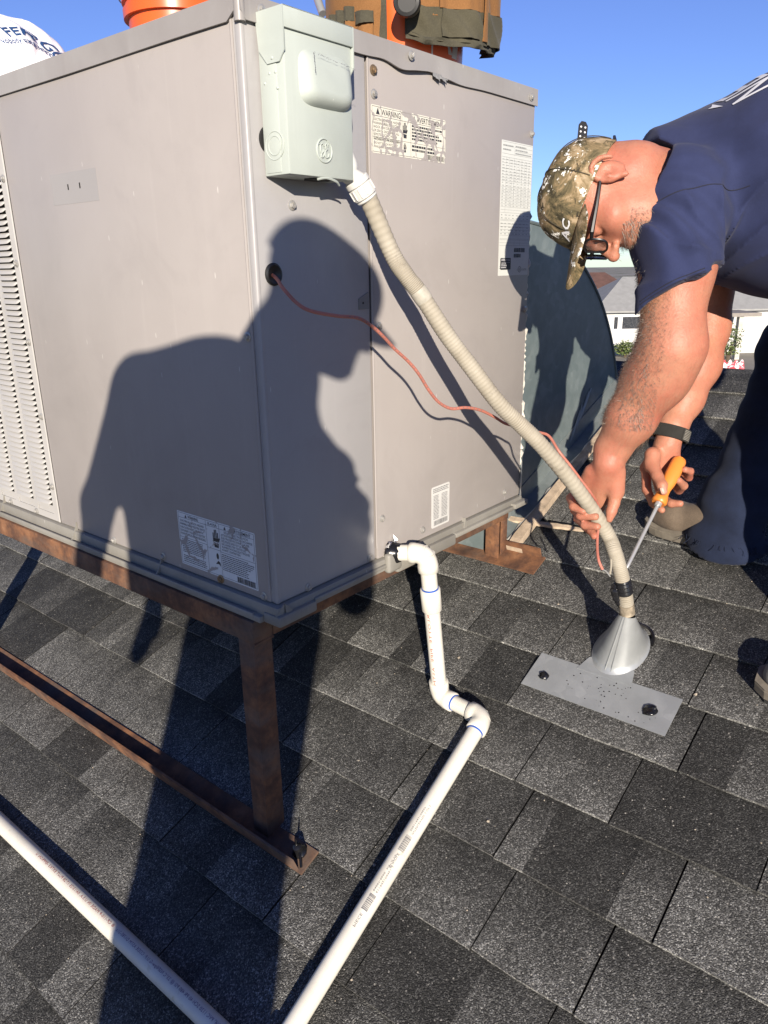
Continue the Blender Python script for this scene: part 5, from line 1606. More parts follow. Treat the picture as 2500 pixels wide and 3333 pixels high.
# jeans: two legs, far one in view
J = Field((0.55, -1.35, -0.36), (1.50, -0.25, 0.95), 0.0075)
HIPR = np.array((1.20, -0.93, 0.66)); HIPL = np.array((0.84, -0.98, 0.62))
J.ell((1.02, -0.97, 0.68), (0.22, 0.16, 0.15), None, 0.05)
KNR = np.array((1.3332, -0.5996, 0.4077)); ANR = np.array((1.215, -0.535, 0.03))
J.cap(HIPR, KNR, 0.12, 0.095, 0.05); J.cap(KNR, ANR, 0.092, 0.082, 0.03)
J.cap(ANR, (1.205, -0.520, -0.10), 0.088, 0.118, 0.03)
KNL = np.array((0.86, -0.93, 0.17)); ANL = np.array((0.80, -1.02, -0.17))
J.cap(HIPL, KNL, 0.12, 0.09, 0.05); J.cap(KNL, ANL, 0.09, 0.095, 0.03)
def jfolds(X, Y, Z):
    return 0.006 * np.sin(Z * 46 + 2.2 * np.sin(Y * 13 + X * 9) + Y * 16) * np.exp(-((Z - 0.0) / 0.17) ** 2) + 0.0035 * np.sin(Z * 26 + Y * 30 - X * 18) + 0.002 * np.sin(Z * 75 + X * 40 - Y * 33)
J.wave(jfolds)
RNL = (-RM / RQ, 0, 1 / RQ)
J.half((ANR[0], ANR[1], roof_z(ANR[0]) + 0.030), (RM / RQ, 0.06, -1 / RQ))
J.cap(ANR * 0.6 + KNR * 0.4, ANR + np.array((-0.01, 0.015, -0.22)), 0.058, 0.112, 0.004, 's')
jeans = link('jeans', J.mesh('jeans'), M_jeans, worker)
# belt line under the shirt hem is out of sight; frayed threads at the trouser hem
fz = MB(); rf_ = random.Random(8)
hemc = np.array((1.205, -0.52, -0.08))
jb = bvh_of(jeans)
for i in range(34):
    a = rf_.uniform(1.9, 5.4)
    p = Vector((hemc[0] + 0.3 * math.cos(a), hemc[1] + 0.3 * math.sin(a), roof_z(ANR[0]) + 0.034))
    d = Vector((-math.cos(a), -math.sin(a), 0))
    hit, nn, *_ = jb.ray_cast(p, d)
    if hit is not None:
        fz.tube([hit + nn * 0.001, hit + nn * 0.006 + Vector((rf_.uniform(-1, 1), rf_.uniform(-1, 1), -1)) * 0.009, hit + nn * 0.006 + Vector((rf_.uniform(-1, 1), rf_.uniform(-1, 1), -1.6)) * 0.012], 0.0008, 4)
fzo = fz.obj('frayed_hem', M_jeans, worker); fzo['kind'] = 'stuff'

# work boots
M_boot = cloth_mat('tan_boot_leather', (0.15, 0.115, 0.085), 0.3, 50, 300, 0.4, 0.7)
M_sole = simple('grey_boot_sole', (0.20, 0.175, 0.14), 0.7, var=0.25, scale=40, bump=0.3, bscale=90)
M_grey_boot = cloth_mat('grey_boot_leather', (0.16, 0.155, 0.15), 0.3, 50, 300, 0.4, 0.6)
def boot(toe, heel, mat, h=0.0095):
    toe = Vector(toe); heel = Vector(heel); fwd = (toe - heel).normalized(); side = fwd.cross(EN).normalized()
    L_ = (toe - heel).length
    def fr(u, v, d): return (heel + fwd * u + side * v + EN * (d + h))[:]
    out_ = []
    for t in np.linspace(0, 1, 15):
        w = 0.036 + 0.016 * math.sin(min(1, t / 0.75) * PI * 0.5) - (0.010 if 0.3 < t < 0.5 else 0); w *= math.sqrt(max(0.0, 1 - ((t - 0.62) / 0.40) ** 4)) if t > 0.62 else 1
        w *= math.sqrt(max(0.0, 1 - ((0.16 - t) / 0.17) ** 2)) if t < 0.16 else 1
        out_.append((t * L_, max(w, 0.003)))
    poly = [(u, w) for u, w in out_] + [(u, -w) for u, w in out_[::-1]]
    m = MB(); m.prism([(u, v * 1.04) for u, v in poly], 0.006, 0.030, fr)
    m.prism([(u, v) for u, v in poly], 0.030, 0.036, fr)
    so = m.obj('sole', M_sole, worker)
    m = MB()
    for i in range(11):
        u = L_ * (0.05 + 0.085 * i)
        if 0.38 < u / L_ < 0.46: continue
        w = np.interp(u, [a for a, _ in out_], [b for _, b in out_])
        m.box((-1, -1, -1), (1, 1, 1)); base = len(m.v) - 8
        for k in range(8):
            x, y, z = m.v[base + k]; m.v[base + k] = fr(u + x * 0.008, y * (w * 1.06), 0.0035 + z * 0.0035)
    m.obj('tread', M_tar, so)
    lo_ = np.minimum(np.array(toe), np.array(heel)) - 0.09; hi_ = np.maximum(np.array(toe), np.array(heel)) + 0.2
    F = Field(lo_, hi_, 0.006)
    w3 = lambda u, v, d: np.array(fr(u, v, d))
    F.cap(w3(L_ * 0.74, 0, 0.052), w3(L_ * 0.86, 0, 0.045), 0.042, 0.033, 0.02)
    F.cap(w3(L_ * 0.2, 0, 0.07), w3(L_ * 0.74, 0, 0.055), 0.036, 0.040, 0.03)
    F.cap(w3(L_ * 0.2, 0, 0.06), w3(L_ * 0.22, 0, 0.11), 0.034, 0.034, 0.03)
    F.cap(w3(L_ * 0.5, 0, 0.075), w3(L_ * 0.28, 0, 0.11), 0.034, 0.034, 0.03)
    F.half(w3(0, 0, 0.033), -np.array(EN))
    link('boot', F.mesh('boot'), mat, worker)
    m = MB()
    for i in range(4):
        u = L_ * (0.66 - 0.07 * i); d = 0.082 + 0.012 * i
        m.tube([fr(u, -0.022, d - 0.014), fr(u + 0.003, 0, d), fr(u, 0.022, d - 0.014)], 0.0022, 5)
    m.obj('lace', simple('boot_lace', (0.22, 0.18, 0.13), 0.9), worker)
boot((1.222, -0.292, roof_z(1.222)), (1.20, -0.60, roof_z(1.20)), M_boot)
boot((0.7775, -0.7265, -0.2844), (0.80, -1.05, roof_z(0.80)), M_grey_boot)

# camouflage cap
def camo_mat():
    t = NT('leaf_camouflage')
    v1 = t.vec((1, 1, 1), rot=(0.6, 0.4, 0.2))
    a = t.noise(17, 6, 0.7, v1, 1.2); b = t.noise(34, 5, 0.7, t.vec((1, 2.3, 1), rot=(0.2, 0.8, 0.5)), 0.8); c0 = t.noise(26, 6, 0.75, t.vec((2.0, 1, 1), rot=(1, 0.2, 0.9)), 1.5)
    c = t.ramp(a, [(0.38, (0.035, 0.03, 0.018)), (0.46, (0.10, 0.082, 0.045)), (0.53, (0.185, 0.135, 0.072)), (0.62, (0.34, 0.26, 0.165))])
    c = t.mix(t.step(b, 0.60, 0.63), c, (0.035, 0.03, 0.02))
    c = t.mix(t.step(c0, 0.63, 0.66), c, (0.36, 0.31, 0.22))
    wp_ = t.math('MULTIPLY', t.step(t.noise(60, 4, 0.7, t.vec((1, 1, 1), loc=(0.31, 0.12, 0.7)), 0.6), 0.585, 0.60), t.step(t.noise(12, 2, 0.5, t.vec((1, 1, 1), loc=(0.4, 0.2, 0.1))), 0.50, 0.54))
    c = t.mix(wp_, c, (0.80, 0.79, 0.74))
    t.bump(t.noise(700, 2), 0.35, 0.0008)
    return t.fin(c, 0.85, 0, 0.2)
M_camo = camo_mat()
CAPC = HC + HA[1] * -0.003 + HA[2] * 0.019
ct = math.radians(-19)          # cap sits lower at the back than the brow line
CY = HA[1] * math.cos(ct) + HA[2] * math.sin(ct) * -1.0; CZ = np.cross(np.cross(CY, HA[2]) * 1.0, CY); CZ /= np.linalg.norm(CZ); CX = np.cross(CY, CZ)
def CW(x, y, z): return CAPC + CX * x + CY * y + CZ * z
cap_mb = MB()
NA, NR = 72, 16
for inner in (0, 1):
    for i in range(NR + 1):
        ph = (PI / 2) * i / NR
        for k in range(NA):
            th = 2 * PI * k / NA
            ripple = 1 + 0.010 * math.cos(6 * th) * math.sin(2 * ph) + 0.010 * math.sin(3 * th + 1.0) * math.cos(ph) + 0.006 * math.sin(9 * th + i)
            rx_, ry_, rz_ = 0.090, 0.112, 0.108
            sh = -0.003 * inner
            fl = math.sin(ph) ** 0.85
            ex_ = math.cos(ph) ** 0.72
            cap_mb.v.append(tuple(CW((rx_ + sh) * ex_ * math.sin(th) * ripple, (ry_ + sh) * ex_ * math.cos(th) * ripple, (rz_ + sh) * fl - 0.004)))
n1 = (NR + 1) * NA
def gap(i, k):       # opening above the strap at the back
    th = 2 * PI * (k + 0.5) / NA
    return abs(((th - PI + PI) % (2 * PI)) - PI) < 0.42 and i < 4
for inner in (0, 1):
    o_ = inner * n1
    for i in range(NR):
        for k in range(NA):
            if gap(i, k): continue
            k2 = (k + 1) % NA
            q = (o_ + i * NA + k, o_ + i * NA + k2, o_ + (i + 1) * NA + k2, o_ + (i + 1) * NA + k)
            cap_mb.f.append(q if not inner else q[::-1])
for k in range(NA):
    if not gap(0, k): cap_mb.f.append((k, n1 + k, n1 + (k + 1) % NA, (k + 1) % NA))
cap_mb.mi = [0] * len(cap_mb.f)
capo = cap_mb.obj('cap', M_camo, worker, True, 60)
bm_ = MB()
BN, BM_ = 20, 9
for side_ in (0, 1):
    for i in range(BN + 1):
        a = -1.12 + 2.24 * i / BN
        for j in range(BM_ + 1):
            t = j / BM_
            r0x, r0y = 0.0915 * math.sin(a), 0.113 * math.cos(a)
            ext = 0.080 * max(0.0, math.cos(a * 1.30)) ** 0.6
            y = r0y + ext * t
            x = r0x * (1 + 0.10 * t)
            z = -0.006 - 0.30 * ext * t - 4.2 * x * x * (ext * t / 0.08) - 0.002 * side_
            bm_.v.append(tuple(CW(x, y, z)))
nb = (BN + 1) * (BM_ + 1)
for side_ in (0, 1):
    for i in range(BN):
        for j in range(BM_):
            q = tuple(side_ * nb + w for w in (i * (BM_ + 1) + j, (i + 1) * (BM_ + 1) + j, (i + 1) * (BM_ + 1) + j + 1, i * (BM_ + 1) + j + 1))
            bm_.f.append(q if side_ == 0 else q[::-1])
for i in range(BN):
    a = i * (BM_ + 1) + BM_; b = (i + 1) * (BM_ + 1) + BM_
    bm_.f.append((a, b, nb + b, nb + a))
bm_.mi = [0] * len(bm_.f)
bm_.obj('brim', M_camo, capo, True, 60)
def cap_pt(th, ph, lift=0.001):
    ex_ = math.cos(ph) ** 0.72
    return Vector(CW((0.090 + lift) * ex_ * math.sin(th), (0.112 + lift) * ex_ * math.cos(th), (0.108 + lift) * math.sin(ph) ** 0.85 - 0.004))
for k in range(6):
    th = PI / 6 + k * PI / 3
    MB().tube([cap_pt(th, 0.06 + (PI / 2 - 0.1) * i / 14) for i in range(15)], 0.0011, 5).obj('cap_seam', simple('olive_thread', (0.06, 0.05, 0.03), 0.9), capo, True)
MB().lathe([(0.008, -0.002), (0.0075, 0.003), (0.003, 0.005)], 14, lambda x, y, h: tuple(CW(x, y, 0.104 + h))).obj('cap_button', M_camo, capo, True)
st_ = MB()
st_.tube([cap_pt(PI + a, 0.03 + 0.0 * a, 0.0015) for a in np.linspace(-0.5, 0.5, 12)], 0.0065, 6, ell=(0.25, 1.0))
b0 = cap_pt(PI, 0.05, 0.004)
tg = Vector((0.3108, 0.1069, 0.9392)); tw_ = Vector((0.7249, -0.6303, -0.1724))
tail = [(-0.0105, -0.012), (0.0105, -0.012), (0.0105, 0.036), (0.005, 0.044), (-0.005, 0.044), (-0.0105, 0.036)]
TB = Vector(hw_(0.0, -0.112, 0.052))
st_.prism(tail, -0.0012, 0.0012, lambda u, v, d: (TB + tw_ * u + tg * v + CF * d)[:])
st = st_.obj('snap_strap', M_black, capo)
ho = MB()
for i in range(4):
    for sx in (-1, 1):
        ho.lathe([(0.0022, 0.0), (0.0018, 0.0004)], 8, lambda x, y, h, i=i, sx=sx: (TB + tw_ * (sx * 0.0048 + x) + tg * (0.002 + 0.010 * i + y) - CF * (0.0014 + h))[:])
ho.obj('snap_holes', M_white, st)['kind'] = 'stuff'
cpb = bvh_of(capo)
decal(cpb, dense_text('AC', 0.026, 0.040, 0.02, 0.004), (0.5067, -0.3016, 0.6886), Vector((-0.4917, 0.1569, -0.8486)) * -1, Vector((-0.4544, 0.7574, 0.4132)), Vector((0.9839, 0.099, -0.0675)), 0.0016, 0.2).obj('cap_lettering', M_white, capo)

# eyeglasses
gl = MB()
def HWp(x, y, z): return Vector(hw_(x, y, z))
for sx in (-1, 1):
    lens = [(0.010, 0.017), (0.026, 0.021), (0.050, 0.020), (0.058, 0.010), (0.057, -0.010), (0.048, -0.021), (0.024, -0.022), (0.012, -0.012)]
    lp_ = smooth_path([(x, z, 0) for x, z in lens + lens[:1]], 5)
    gl.tube([HWp(sx * q.x, 0.117 - 4.0 * (q.x - 0.01) ** 2, q.y + 0.001) for q in lp_], 0.0024, 6, cap=False)
    gl.tube([HWp(sx * 0.058, 0.108, 0.010), HWp(sx * 0.071, 0.098, 0.010), HWp(sx * 0.0795, 0.05, 0.006), HWp(sx * 0.082, 0.01, 0.004), HWp(sx * 0.083, -0.012, 0.006), HWp(sx * 0.080, -0.03, -0.008)], [0.0034, 0.0044, 0.0036, 0.0032, 0.003, 0.0025], 6)
gl.tube([HWp(-0.011, 0.118, 0.006), HWp(0, 0.122, 0.009), HWp(0.011, 0.118, 0.006)], 0.0024, 6)
glo = gl.obj('eyeglasses', simple('black_frame', (0.012, 0.012, 0.014), 0.3), worker, True)
ln = MB()
for sx in (-1, 1):
    ln.add([HWp(sx * x, 0.116 - 4.0 * (x - 0.01) ** 2, z + 0.001)[:] for x, z in lens], [tuple(range(8))])
def glass_mat():
    t = NT('smoked_lens'); t.b.inputs['Transmission Weight'].default_value = 0.85
    return t.fin((0.25, 0.22, 0.22), 0.05, 0.0, 0.6)
ln.obj('lens', glass_mat(), glo)

# hair: stubble beard, moustache, arm hair
def hair_strands(name, bv, seeds, length, r, mat, parent, droop, rng, jitter=0.35, lift=1.0):
    m = MB()
    for p, nn in seeds:
        d = (nn * lift + Vector(droop) + Vector((rng.gauss(0, 1), rng.gauss(0, 1), rng.gauss(0, 1))) * jitter).normalized()
        L_ = length * rng.uniform(0.5, 1.2)
        q1 = p + d * L_ * 0.5; q2 = p + (d + Vector(droop) * 0.6).normalized() * L_
        s_ = d.cross(nn)
        if s_.length < 1e-4: s_ = d.orthogonal()
        s_ = s_.normalized() * r
        b = len(m.v)
        m.v += [(p - s_)[:], (p + s_)[:], (q1 - s_ * 0.7)[:], (q1 + s_ * 0.7)[:], q2[:]]
        m.f += [(b, b + 1, b + 3, b + 2), (b + 2, b + 3, b + 4)]
    m.mi = [0] * len(m.f)
    o = m.obj(name, mat, parent); o['kind'] = 'stuff'
    return o
bb = bvh_of(body)
rh = random.Random(14)
def seeds_on(n, lo, hi, test):
    me = body.data; out = []
    polys = [p for p in me.polygons if all(lo[i] < p.center[i] < hi[i] for i in range(3)) and test(p.center)]
    if not polys: return out
    for _ in range(n):
        p = rh.choice(polys); out.append((p.center + Vector((rh.uniform(-1, 1), rh.uniform(-1, 1), rh.uniform(-1, 1))) * 0.002, p.normal.copy()))
    return out
boff = world_off(worker)
me_ = body.data
hx, hy, hz = (Vector(q) for q in HA); hc = Vector(HC)
def beard_zone(c):
    q = c - hc; y, z = q.dot(hy), q.dot(hz)
    return (z < -0.058 and y > 0.045 and q.dot(hz) > -0.15) or (-0.062 <= z < -0.048 and y > 0.085)
sd = seeds_on(12000, (0.3, -0.9, 0.3), (1.2, 0, 1.1), beard_zone)
M_beard = simple('grey_brown_beard', (0.24, 0.19, 0.15), 0.7, var=0.4, scale=300)
hair_strands('beard', bb, sd, 0.009, 0.0002, M_beard, worker, hy * 0.3 - hz * 0.5, rh)
def mouth_zone(c):
    q = c - hc; y, z = q.dot(hy), q.dot(hz)
    return y > 0.066 and -0.128 < z < -0.046 and not (-0.080 < z < -0.058 and y > 0.098)
sd = seeds_on(3200, (0.3, -0.9, 0.3), (1.2, 0, 1.1), mouth_zone)
hair_strands('moustache', bb, sd, 0.014, 0.0004, simple('grey_moustache', (0.30, 0.26, 0.22), 0.7, var=0.5, scale=400), worker, hy * 0.5 - hz * 0.35, rh, 0.3, 0.7)
aL, eL, wL = Vector(SH_L), Vector(EL_L), Vector(WR_L)
def arm_zone(c):
    for a, b, rad in ((aL.lerp(eL, 0.6), eL, 0.10), (eL, wL, 0.085)):
        ab = b - a; t = (c - a).dot(ab) / ab.length_squared
        if 0 < t < 1.0 and (a + ab * t - c).length < rad: return True
    return False
sd = seeds_on(5200, (0.45, -0.7, 0.2), (0.9, -0.25, 0.66), arm_zone)
hair_strands('arm_hair', bb, sd, 0.016, 0.0001, simple('brown_arm_hair', (0.40, 0.25, 0.15), 0.6), worker, (wL - eL).normalized() * 1.0, rh, 0.22, 0.4)
aR, wR = Vector(EL_R), Vector(WR_R)
def arm_zone2(c):
    ab = wR - aR; t = (c - aR).dot(ab) / ab.length_squared
    return -0.1 < t < 0.9 and (aR + ab * t - c).length < 0.08
sd = seeds_on(700, (0.7, -0.8, 0.15), (1.3, -0.2, 0.66), arm_zone2)
hair_strands('arm_hair', bb, sd, 0.012, 0.00013, simple('fair_arm_hair', (0.42, 0.26, 0.14), 0.6), worker, (wR - aR).normalized() * 1.0, rh, 0.22, 0.4)

# wristwatch: woven strap with a sewn striped patch, case hidden at the far side
wd_ = (Vector((0.9361, -0.4174, 0.2105)) - Vector(WR_R)).normalized()
wc = Vector((0.947, -0.4176, 0.2357))
wu = wd_.cross(Vector(CF)).normalized(); wv = wd_.cross(wu).normalized()
if wv.dot(CF) > 0: wv = -wv
M_strap = cloth_mat('black_woven_strap', (0.025, 0.024, 0.022), 0.3, 60, 600, 0.6)
wm = MB()
nS = 36
for k in range(nS):
    a = 2 * PI * k / nS
    rad = 0.0405
    for (dr, dh) in ((0.0, -0.0155), (0.0028, -0.015), (0.0028, 0.015), (0.0, 0.0155)):
        p = wc + (wu * math.cos(a) * 1.06 + wv * math.sin(a) * 0.96) * (rad + dr) + wd_ * dh
        wm.v.append(p[:])
wm.f = [(k * 4 + j, ((k + 1) % nS) * 4 + j, ((k + 1) % nS) * 4 + (j + 1) % 4, k * 4 + (j + 1) % 4) for k in range(nS) for j in range(4)]; wm.mi = [0] * len(wm.f)
wo_ = wm.obj('wristwatch', M_strap, worker, True, 30)
def wfr(u, v, d):      # u: degrees round the wrist, v along the arm, d out
    a = math.radians(u); rad = 0.0434 + d
    return (wc + (wu * math.cos(a) * 1.06 + wv * math.sin(a) * 0.96) * rad + wd_ * v)[:]
sgn_r = 1 if wu.dot(rt_img) > 0 else -1
A0, A1 = (22, 68) if sgn_r > 0 else (112, 158)
wp2 = MB(); nP = 8
for i in range(nP): wp2.add([wfr(A0 + (A1 - A0) * i / nP, -0.0135, 0.0016), wfr(A0 + (A1 - A0) * (i + 1) / nP, -0.0135, 0.0016), wfr(A0 + (A1 - A0) * (i + 1) / nP, 0.0135, 0.0016), wfr(A0 + (A1 - A0) * i / nP, 0.0135, 0.0016)], [(0, 1, 2, 3)])
wp2.obj('strap_patch', simple('dark_patch', (0.035, 0.032, 0.028), 0.7), wo_)
ws = MB()
for j in range(7):
    v = -0.011 + j * 0.0036
    lo_a, hi_a = A0 + 4, A1 - 4
    for i in range(5): ws.add([wfr(lo_a + (hi_a - lo_a) * i / 5, v, 0.0021), wfr(lo_a + (hi_a - lo_a) * (i + 1) / 5, v, 0.0021), wfr(lo_a + (hi_a - lo_a) * (i + 1) / 5, v + 0.0015, 0.0021), wfr(lo_a + (hi_a - lo_a) * i / 5, v + 0.0015, 0.0021)], [(0, 1, 2, 3)])
ws.obj('patch_stripes', simple('grey_thread', (0.30, 0.28, 0.24), 0.8), wo_)['kind'] = 'stuff'
MB().lathe([(0.017, 0.0), (0.018, 0.003), (0.017, 0.009), (0.013, 0.010)], 24, lambda x, y, h: (wc - wv * (0.0405 + h) + wu * x + wd_ * y)[:]).obj('watch_case', M_black, wo_, True)

# ------------------------------------------------------------------ screwdriver
sdr = thing('screwdriver', 'screwdriver with orange plastic handle held in the man\'s right hand', 'screwdriver', (0.684, -0.4372, -0.0349))
S0v, S1v, S2v = Vector((0.6837, -0.4374, -0.0357)), Vector((0.8229, -0.4481, 0.0901)), Vector((0.9181, -0.4592, 0.1829))
sdv = (S2v - S0v).normalized(); L1 = (S1v - S0v).length; L2 = (S2v - S0v).length
sx_ = sdv.orthogonal().normalized(); sy_ = sdv.cross(sx_)
MB().lathe([(0.0022, 0.0), (0.0042, 0.006), (0.0044, 0.02), (0.0044, L1 + 0.01)], 14, lambda x, y, h: (S0v + sdv * h + sx_ * x + sy_ * y)[:]).obj('shaft', M_chrome, sdr, True)
MB().lathe([(0.0075, L1 - 0.010), (0.008, L1 - 0.008), (0.008, L1 + 0.004), (0.0065, L1 + 0.005)], 14, lambda x, y, h: (S0v + sdv * h + sx_ * x + sy_ * y)[:]).obj('ferrule', M_chrome, sdr, True)
hm = MB(); nn_ = 30; H_ = L2 - L1
for t, r in ((0.0, 0.0155), (0.03, 0.0185), (0.10, 0.0175), (0.2, 0.0130), (0.3, 0.0125), (0.42, 0.0155), (0.6, 0.0178), (0.8, 0.0172), (0.93, 0.0165), (0.985, 0.0145), (1.0, 0.0105)):
    for k in range(nn_):
        a = 2 * PI * k / nn_
        rr3 = r * (1 + (0.055 * math.cos(3 * a) if 0.15 < t < 0.97 else 0.0))
        hm.v.append((S1v + sdv * (t * H_) + (sx_ * math.cos(a) + sy_ * math.sin(a)) * rr3)[:])
hm.f = [(i * nn_ + k, i * nn_ + (k + 1) % nn_, (i + 1) * nn_ + (k + 1) % nn_, (i + 1) * nn_ + k) for i in range(10) for k in range(nn_)] + [tuple(range(nn_))[::-1], tuple(range(10 * nn_, 11 * nn_))]; hm.mi = [0] * len(hm.f)
hm.obj('handle', M_handle, sdr, True, 50)

# ------------------------------------------------------------------ person behind the camera, whose shadow falls on the unit
photog = thing('person', 'man in a dark cap holding up a phone, seen only as the long shadow', 'person', (-1.4175, -1.0475, -1.1273))
G = Field((-2.1469, -1.779, -1.0346), (-0.6469, -0.279, 1.3654), 0.0125)
SVA, SVB = np.array((0.6679, -0.7442, 0)), np.array((0.1998, 0.1793, 0.9633))
SVC = np.array((0.7169, 0.6434, -0.2685)); CAM0 = np.array((-0.9132, -1.0383, 0.6397))
def sv(a, b, c): return CAM0 + SVA * a + SVB * b + SVC * c
PH = sv(-0.054, 0.343, -0.30)
PA = frame_from(SVA * 0.82 - SVB * 0.34 + SVC * 0.46, SVB * 0.93 + SVA * 0.30 - SVC * 0.1)
PW = add_head(G, PH, PA, 1.0)
G.cap(PW(0, -0.02, -0.06), sv(-0.215, 0.14, -0.34), 0.06, 0.075, 0.04)
phead = link('body', G.mesh('body'), M_skin, photog)
K = Field((-2.1469, -1.779, -1.0346), (-0.6469, -0.279, 1.3654), 0.0125)
SHa = np.array((0.0, 0.0, 0.0))
K.cap(sv(-0.30, 0.14, -0.36), sv(-0.34, -0.42, -0.30), 0.135, 0.165, 0.06)
K.cap(sv(-0.42, 0.10, -0.36), sv(-0.40, -0.42, -0.30), 0.135, 0.155, 0.06)
K.cap(sv(-0.22, 0.04, -0.36), sv(-0.27, -0.45, -0.30), 0.12, 0.155, 0.06)
K.cap(sv(-0.24, 0.19, -0.36), sv(-0.46, 0.205, -0.36), 0.07, 0.075, 0.05)
K.chain([sv(-0.475, 0.19, -0.36), sv(-0.645, -0.05, -0.36), sv(-0.692, -0.22, -0.30)], [0.076, 0.055, 0.050], 0.03)
K.cap(sv(-0.112, 0.20, -0.31), sv(-0.125, 0.125, -0.31), 0.048, 0.05, 0.03)
K.cap(sv(-0.115, 0.100, -0.30), sv(-0.048, 0.018, -0.16), 0.046, 0.040, 0.03)
K.cap(sv(-0.048, 0.018, -0.16), sv(-0.030, -0.09, -0.14), 0.040, 0.036, 0.03)
K.chain([sv(-0.16, 0.08, -0.34), sv(-0.018, -0.345, -0.28), sv(-0.012, -0.20, -0.18)], [0.075, 0.058, 0.050], 0.03)
link('shirt', K.mesh('shirt'), cloth_mat('grey_shirt', (0.12, 0.12, 0.13)), photog)
K.cap(sv(-0.024, -0.03, -0.11), sv(0.008, -0.11, -0.12), 0.027, 0.034, 0.02)
K.cap(sv(0.008, -0.11, -0.12), sv(-0.005, -0.21, -0.18), 0.034, 0.045, 0.02)
H = Field((-2.1469, -1.779, -1.0346), (-0.6469, -0.279, 1.3654), 0.0125)
H.cap(sv(-0.40, -0.42, -0.29), sv(-0.29, -0.42, -0.29), 0.15, 0.15, 0.05)
fL = sv(-0.455, -1.55, 0.10); fL[2] = roof_z(fL[0]) + 0.10
fR = sv(-0.30, -1.50, 0.06); fR[2] = roof_z(fR[0]) + 0.10
H.chain([sv(-0.43, -0.50, -0.27), sv(-0.435, -0.98, -0.12), fL], [0.125, 0.092, 0.075], 0.05)
H.chain([sv(-0.26, -0.50, -0.27), sv(-0.285, -0.95, -0.12), fR], [0.135, 0.095, 0.075], 0.05)
link('jeans', H.mesh('jeans'), M_jeans, photog)
U = Field(sv(-0.70, -0.35, -0.3) - 0.35, sv(-0.70, -0.35, -0.3) + 0.35, 0.006)
U.chain([sv(-0.690, -0.20, -0.305), sv(-0.698, -0.36, -0.27)], [0.042, 0.031], 0.01)
U.cap(sv(-0.698, -0.36, -0.27), sv(-0.693, -0.45, -0.25), 0.034, 0.034, 0.02)
for i, (a, b, r) in enumerate(((-0.718, -0.525, 0.0115), (-0.703, -0.542, 0.012), (-0.686, -0.54, 0.012), (-0.670, -0.522, 0.011))):
    U.chain([sv(-0.712 + 0.012 * i, -0.445, -0.25), sv((a - 0.712 + 0.012 * i) / 2, -0.49, -0.24), sv(a, b, -0.225)], [0.013, 0.012, r * 0.85], 0.005)
U.chain([sv(-0.675, -0.40, -0.25), sv(-0.655, -0.445, -0.23), sv(-0.655, -0.485, -0.22)], [0.015, 0.0125, 0.0105], 0.006)
link('hand', U.mesh('hand'), M_skin, photog)
U = Field(sv(-0.01, -0.12, -0.10) - 0.2, sv(-0.01, -0.12, -0.10) + 0.2, 0.006)
U.cap(sv(-0.015, -0.20, -0.18), sv(-0.006, -0.105, -0.085), 0.041, 0.031, 0.01)
U.cap(sv(-0.006, -0.105, -0.085), sv(0.0, -0.055, -0.055), 0.034, 0.028, 0.02)
for i in range(4):
    U.chain([sv(-0.012 + 0.01 * i, -0.06, -0.06), sv(0.004 - 0.002 * i, -0.075 + 0.016 * i, -0.042), sv(0.006 - 0.003 * i, -0.080 + 0.017 * i, -0.024)], [0.013, 0.011, 0.0095], 0.005)
U.chain([sv(-0.02, -0.07, -0.06), sv(-0.038, -0.035, -0.05), sv(-0.036, 0.0, -0.045)], [0.015, 0.012, 0.010], 0.006)
link('hand', U.mesh('hand'), M_skin, photog)
pc_ = MB()
CZp = PA[2]; CYp = PA[1]; CXp = PA[0]
PCc = PH + CZp * 0.030 - CYp * 0.004
def PWc(x, y, z): return tuple(PCc + CXp * x + CYp * y + CZp * z)
for i in range(11):
    ph = (PI / 2) * i / 10
    for k in range(36):
        th = 2 * PI * k / 36; e_ = math.cos(ph) ** 0.72
        pc_.v.append(PWc(0.09 * e_ * math.sin(th), 0.112 * e_ * math.cos(th), 0.100 * math.sin(ph) ** 0.85))
pc_.f = [(i * 36 + k, i * 36 + (k + 1) % 36, (i + 1) * 36 + (k + 1) % 36, (i + 1) * 36 + k) for i in range(10) for k in range(36)]; pc_.mi = [0] * len(pc_.f)
pco = pc_.obj('cap', cloth_mat('dark_cap_cloth', (0.03, 0.03, 0.035)), photog, True)
pb_ = MB()
for i in range(13):
    a = -1.1 + 2.2 * i / 12
    for j in range(5):
        t = j / 4; ext = 0.062 * max(0, math.cos(a * 1.3)) ** 0.6
        x = 0.0915 * math.sin(a) * (1 + 0.08 * t); y = 0.113 * math.cos(a) + ext * t
        pb_.v.append(PWc(x, y, -0.002 - 0.02 * t - 3.5 * x * x))
for i in range(12):
    for j in range(4): pb_.f.append((i * 5 + j, (i + 1) * 5 + j, (i + 1) * 5 + j + 1, i * 5 + j + 1))
pb_.mi = [0] * len(pb_.f)
pbo = pb_.obj('brim', M_void, pco, True); sm2 = pbo.modifiers.new('thick', 'SOLIDIFY'); sm2.thickness = 0.003
for f_ in (fL, fR):
    boot((f_[0] + 0.14 * 0.72, f_[1] + 0.14 * 0.64, roof_z(f_[0] + 0.14 * 0.72)), (f_[0] - 0.14 * 0.72, f_[1] - 0.14 * 0.64, roof_z(f_[0] - 0.14 * 0.72)), M_grey_boot) if False else None
phone = thing('phone', 'dark mobile phone held up in the standing man\'s hand', 'phone', tuple(sv(0, -0.01, -0.03)))
pr_, pu_, pf_ = Vector(CR), Vector(CU), Vector(CB) * -1
PC0 = Vector(CAM0)
def phf(u, v, d): return (PC0 + pr_ * u + pu_ * v + pf_ * d)[:]
m = MB(); po = []
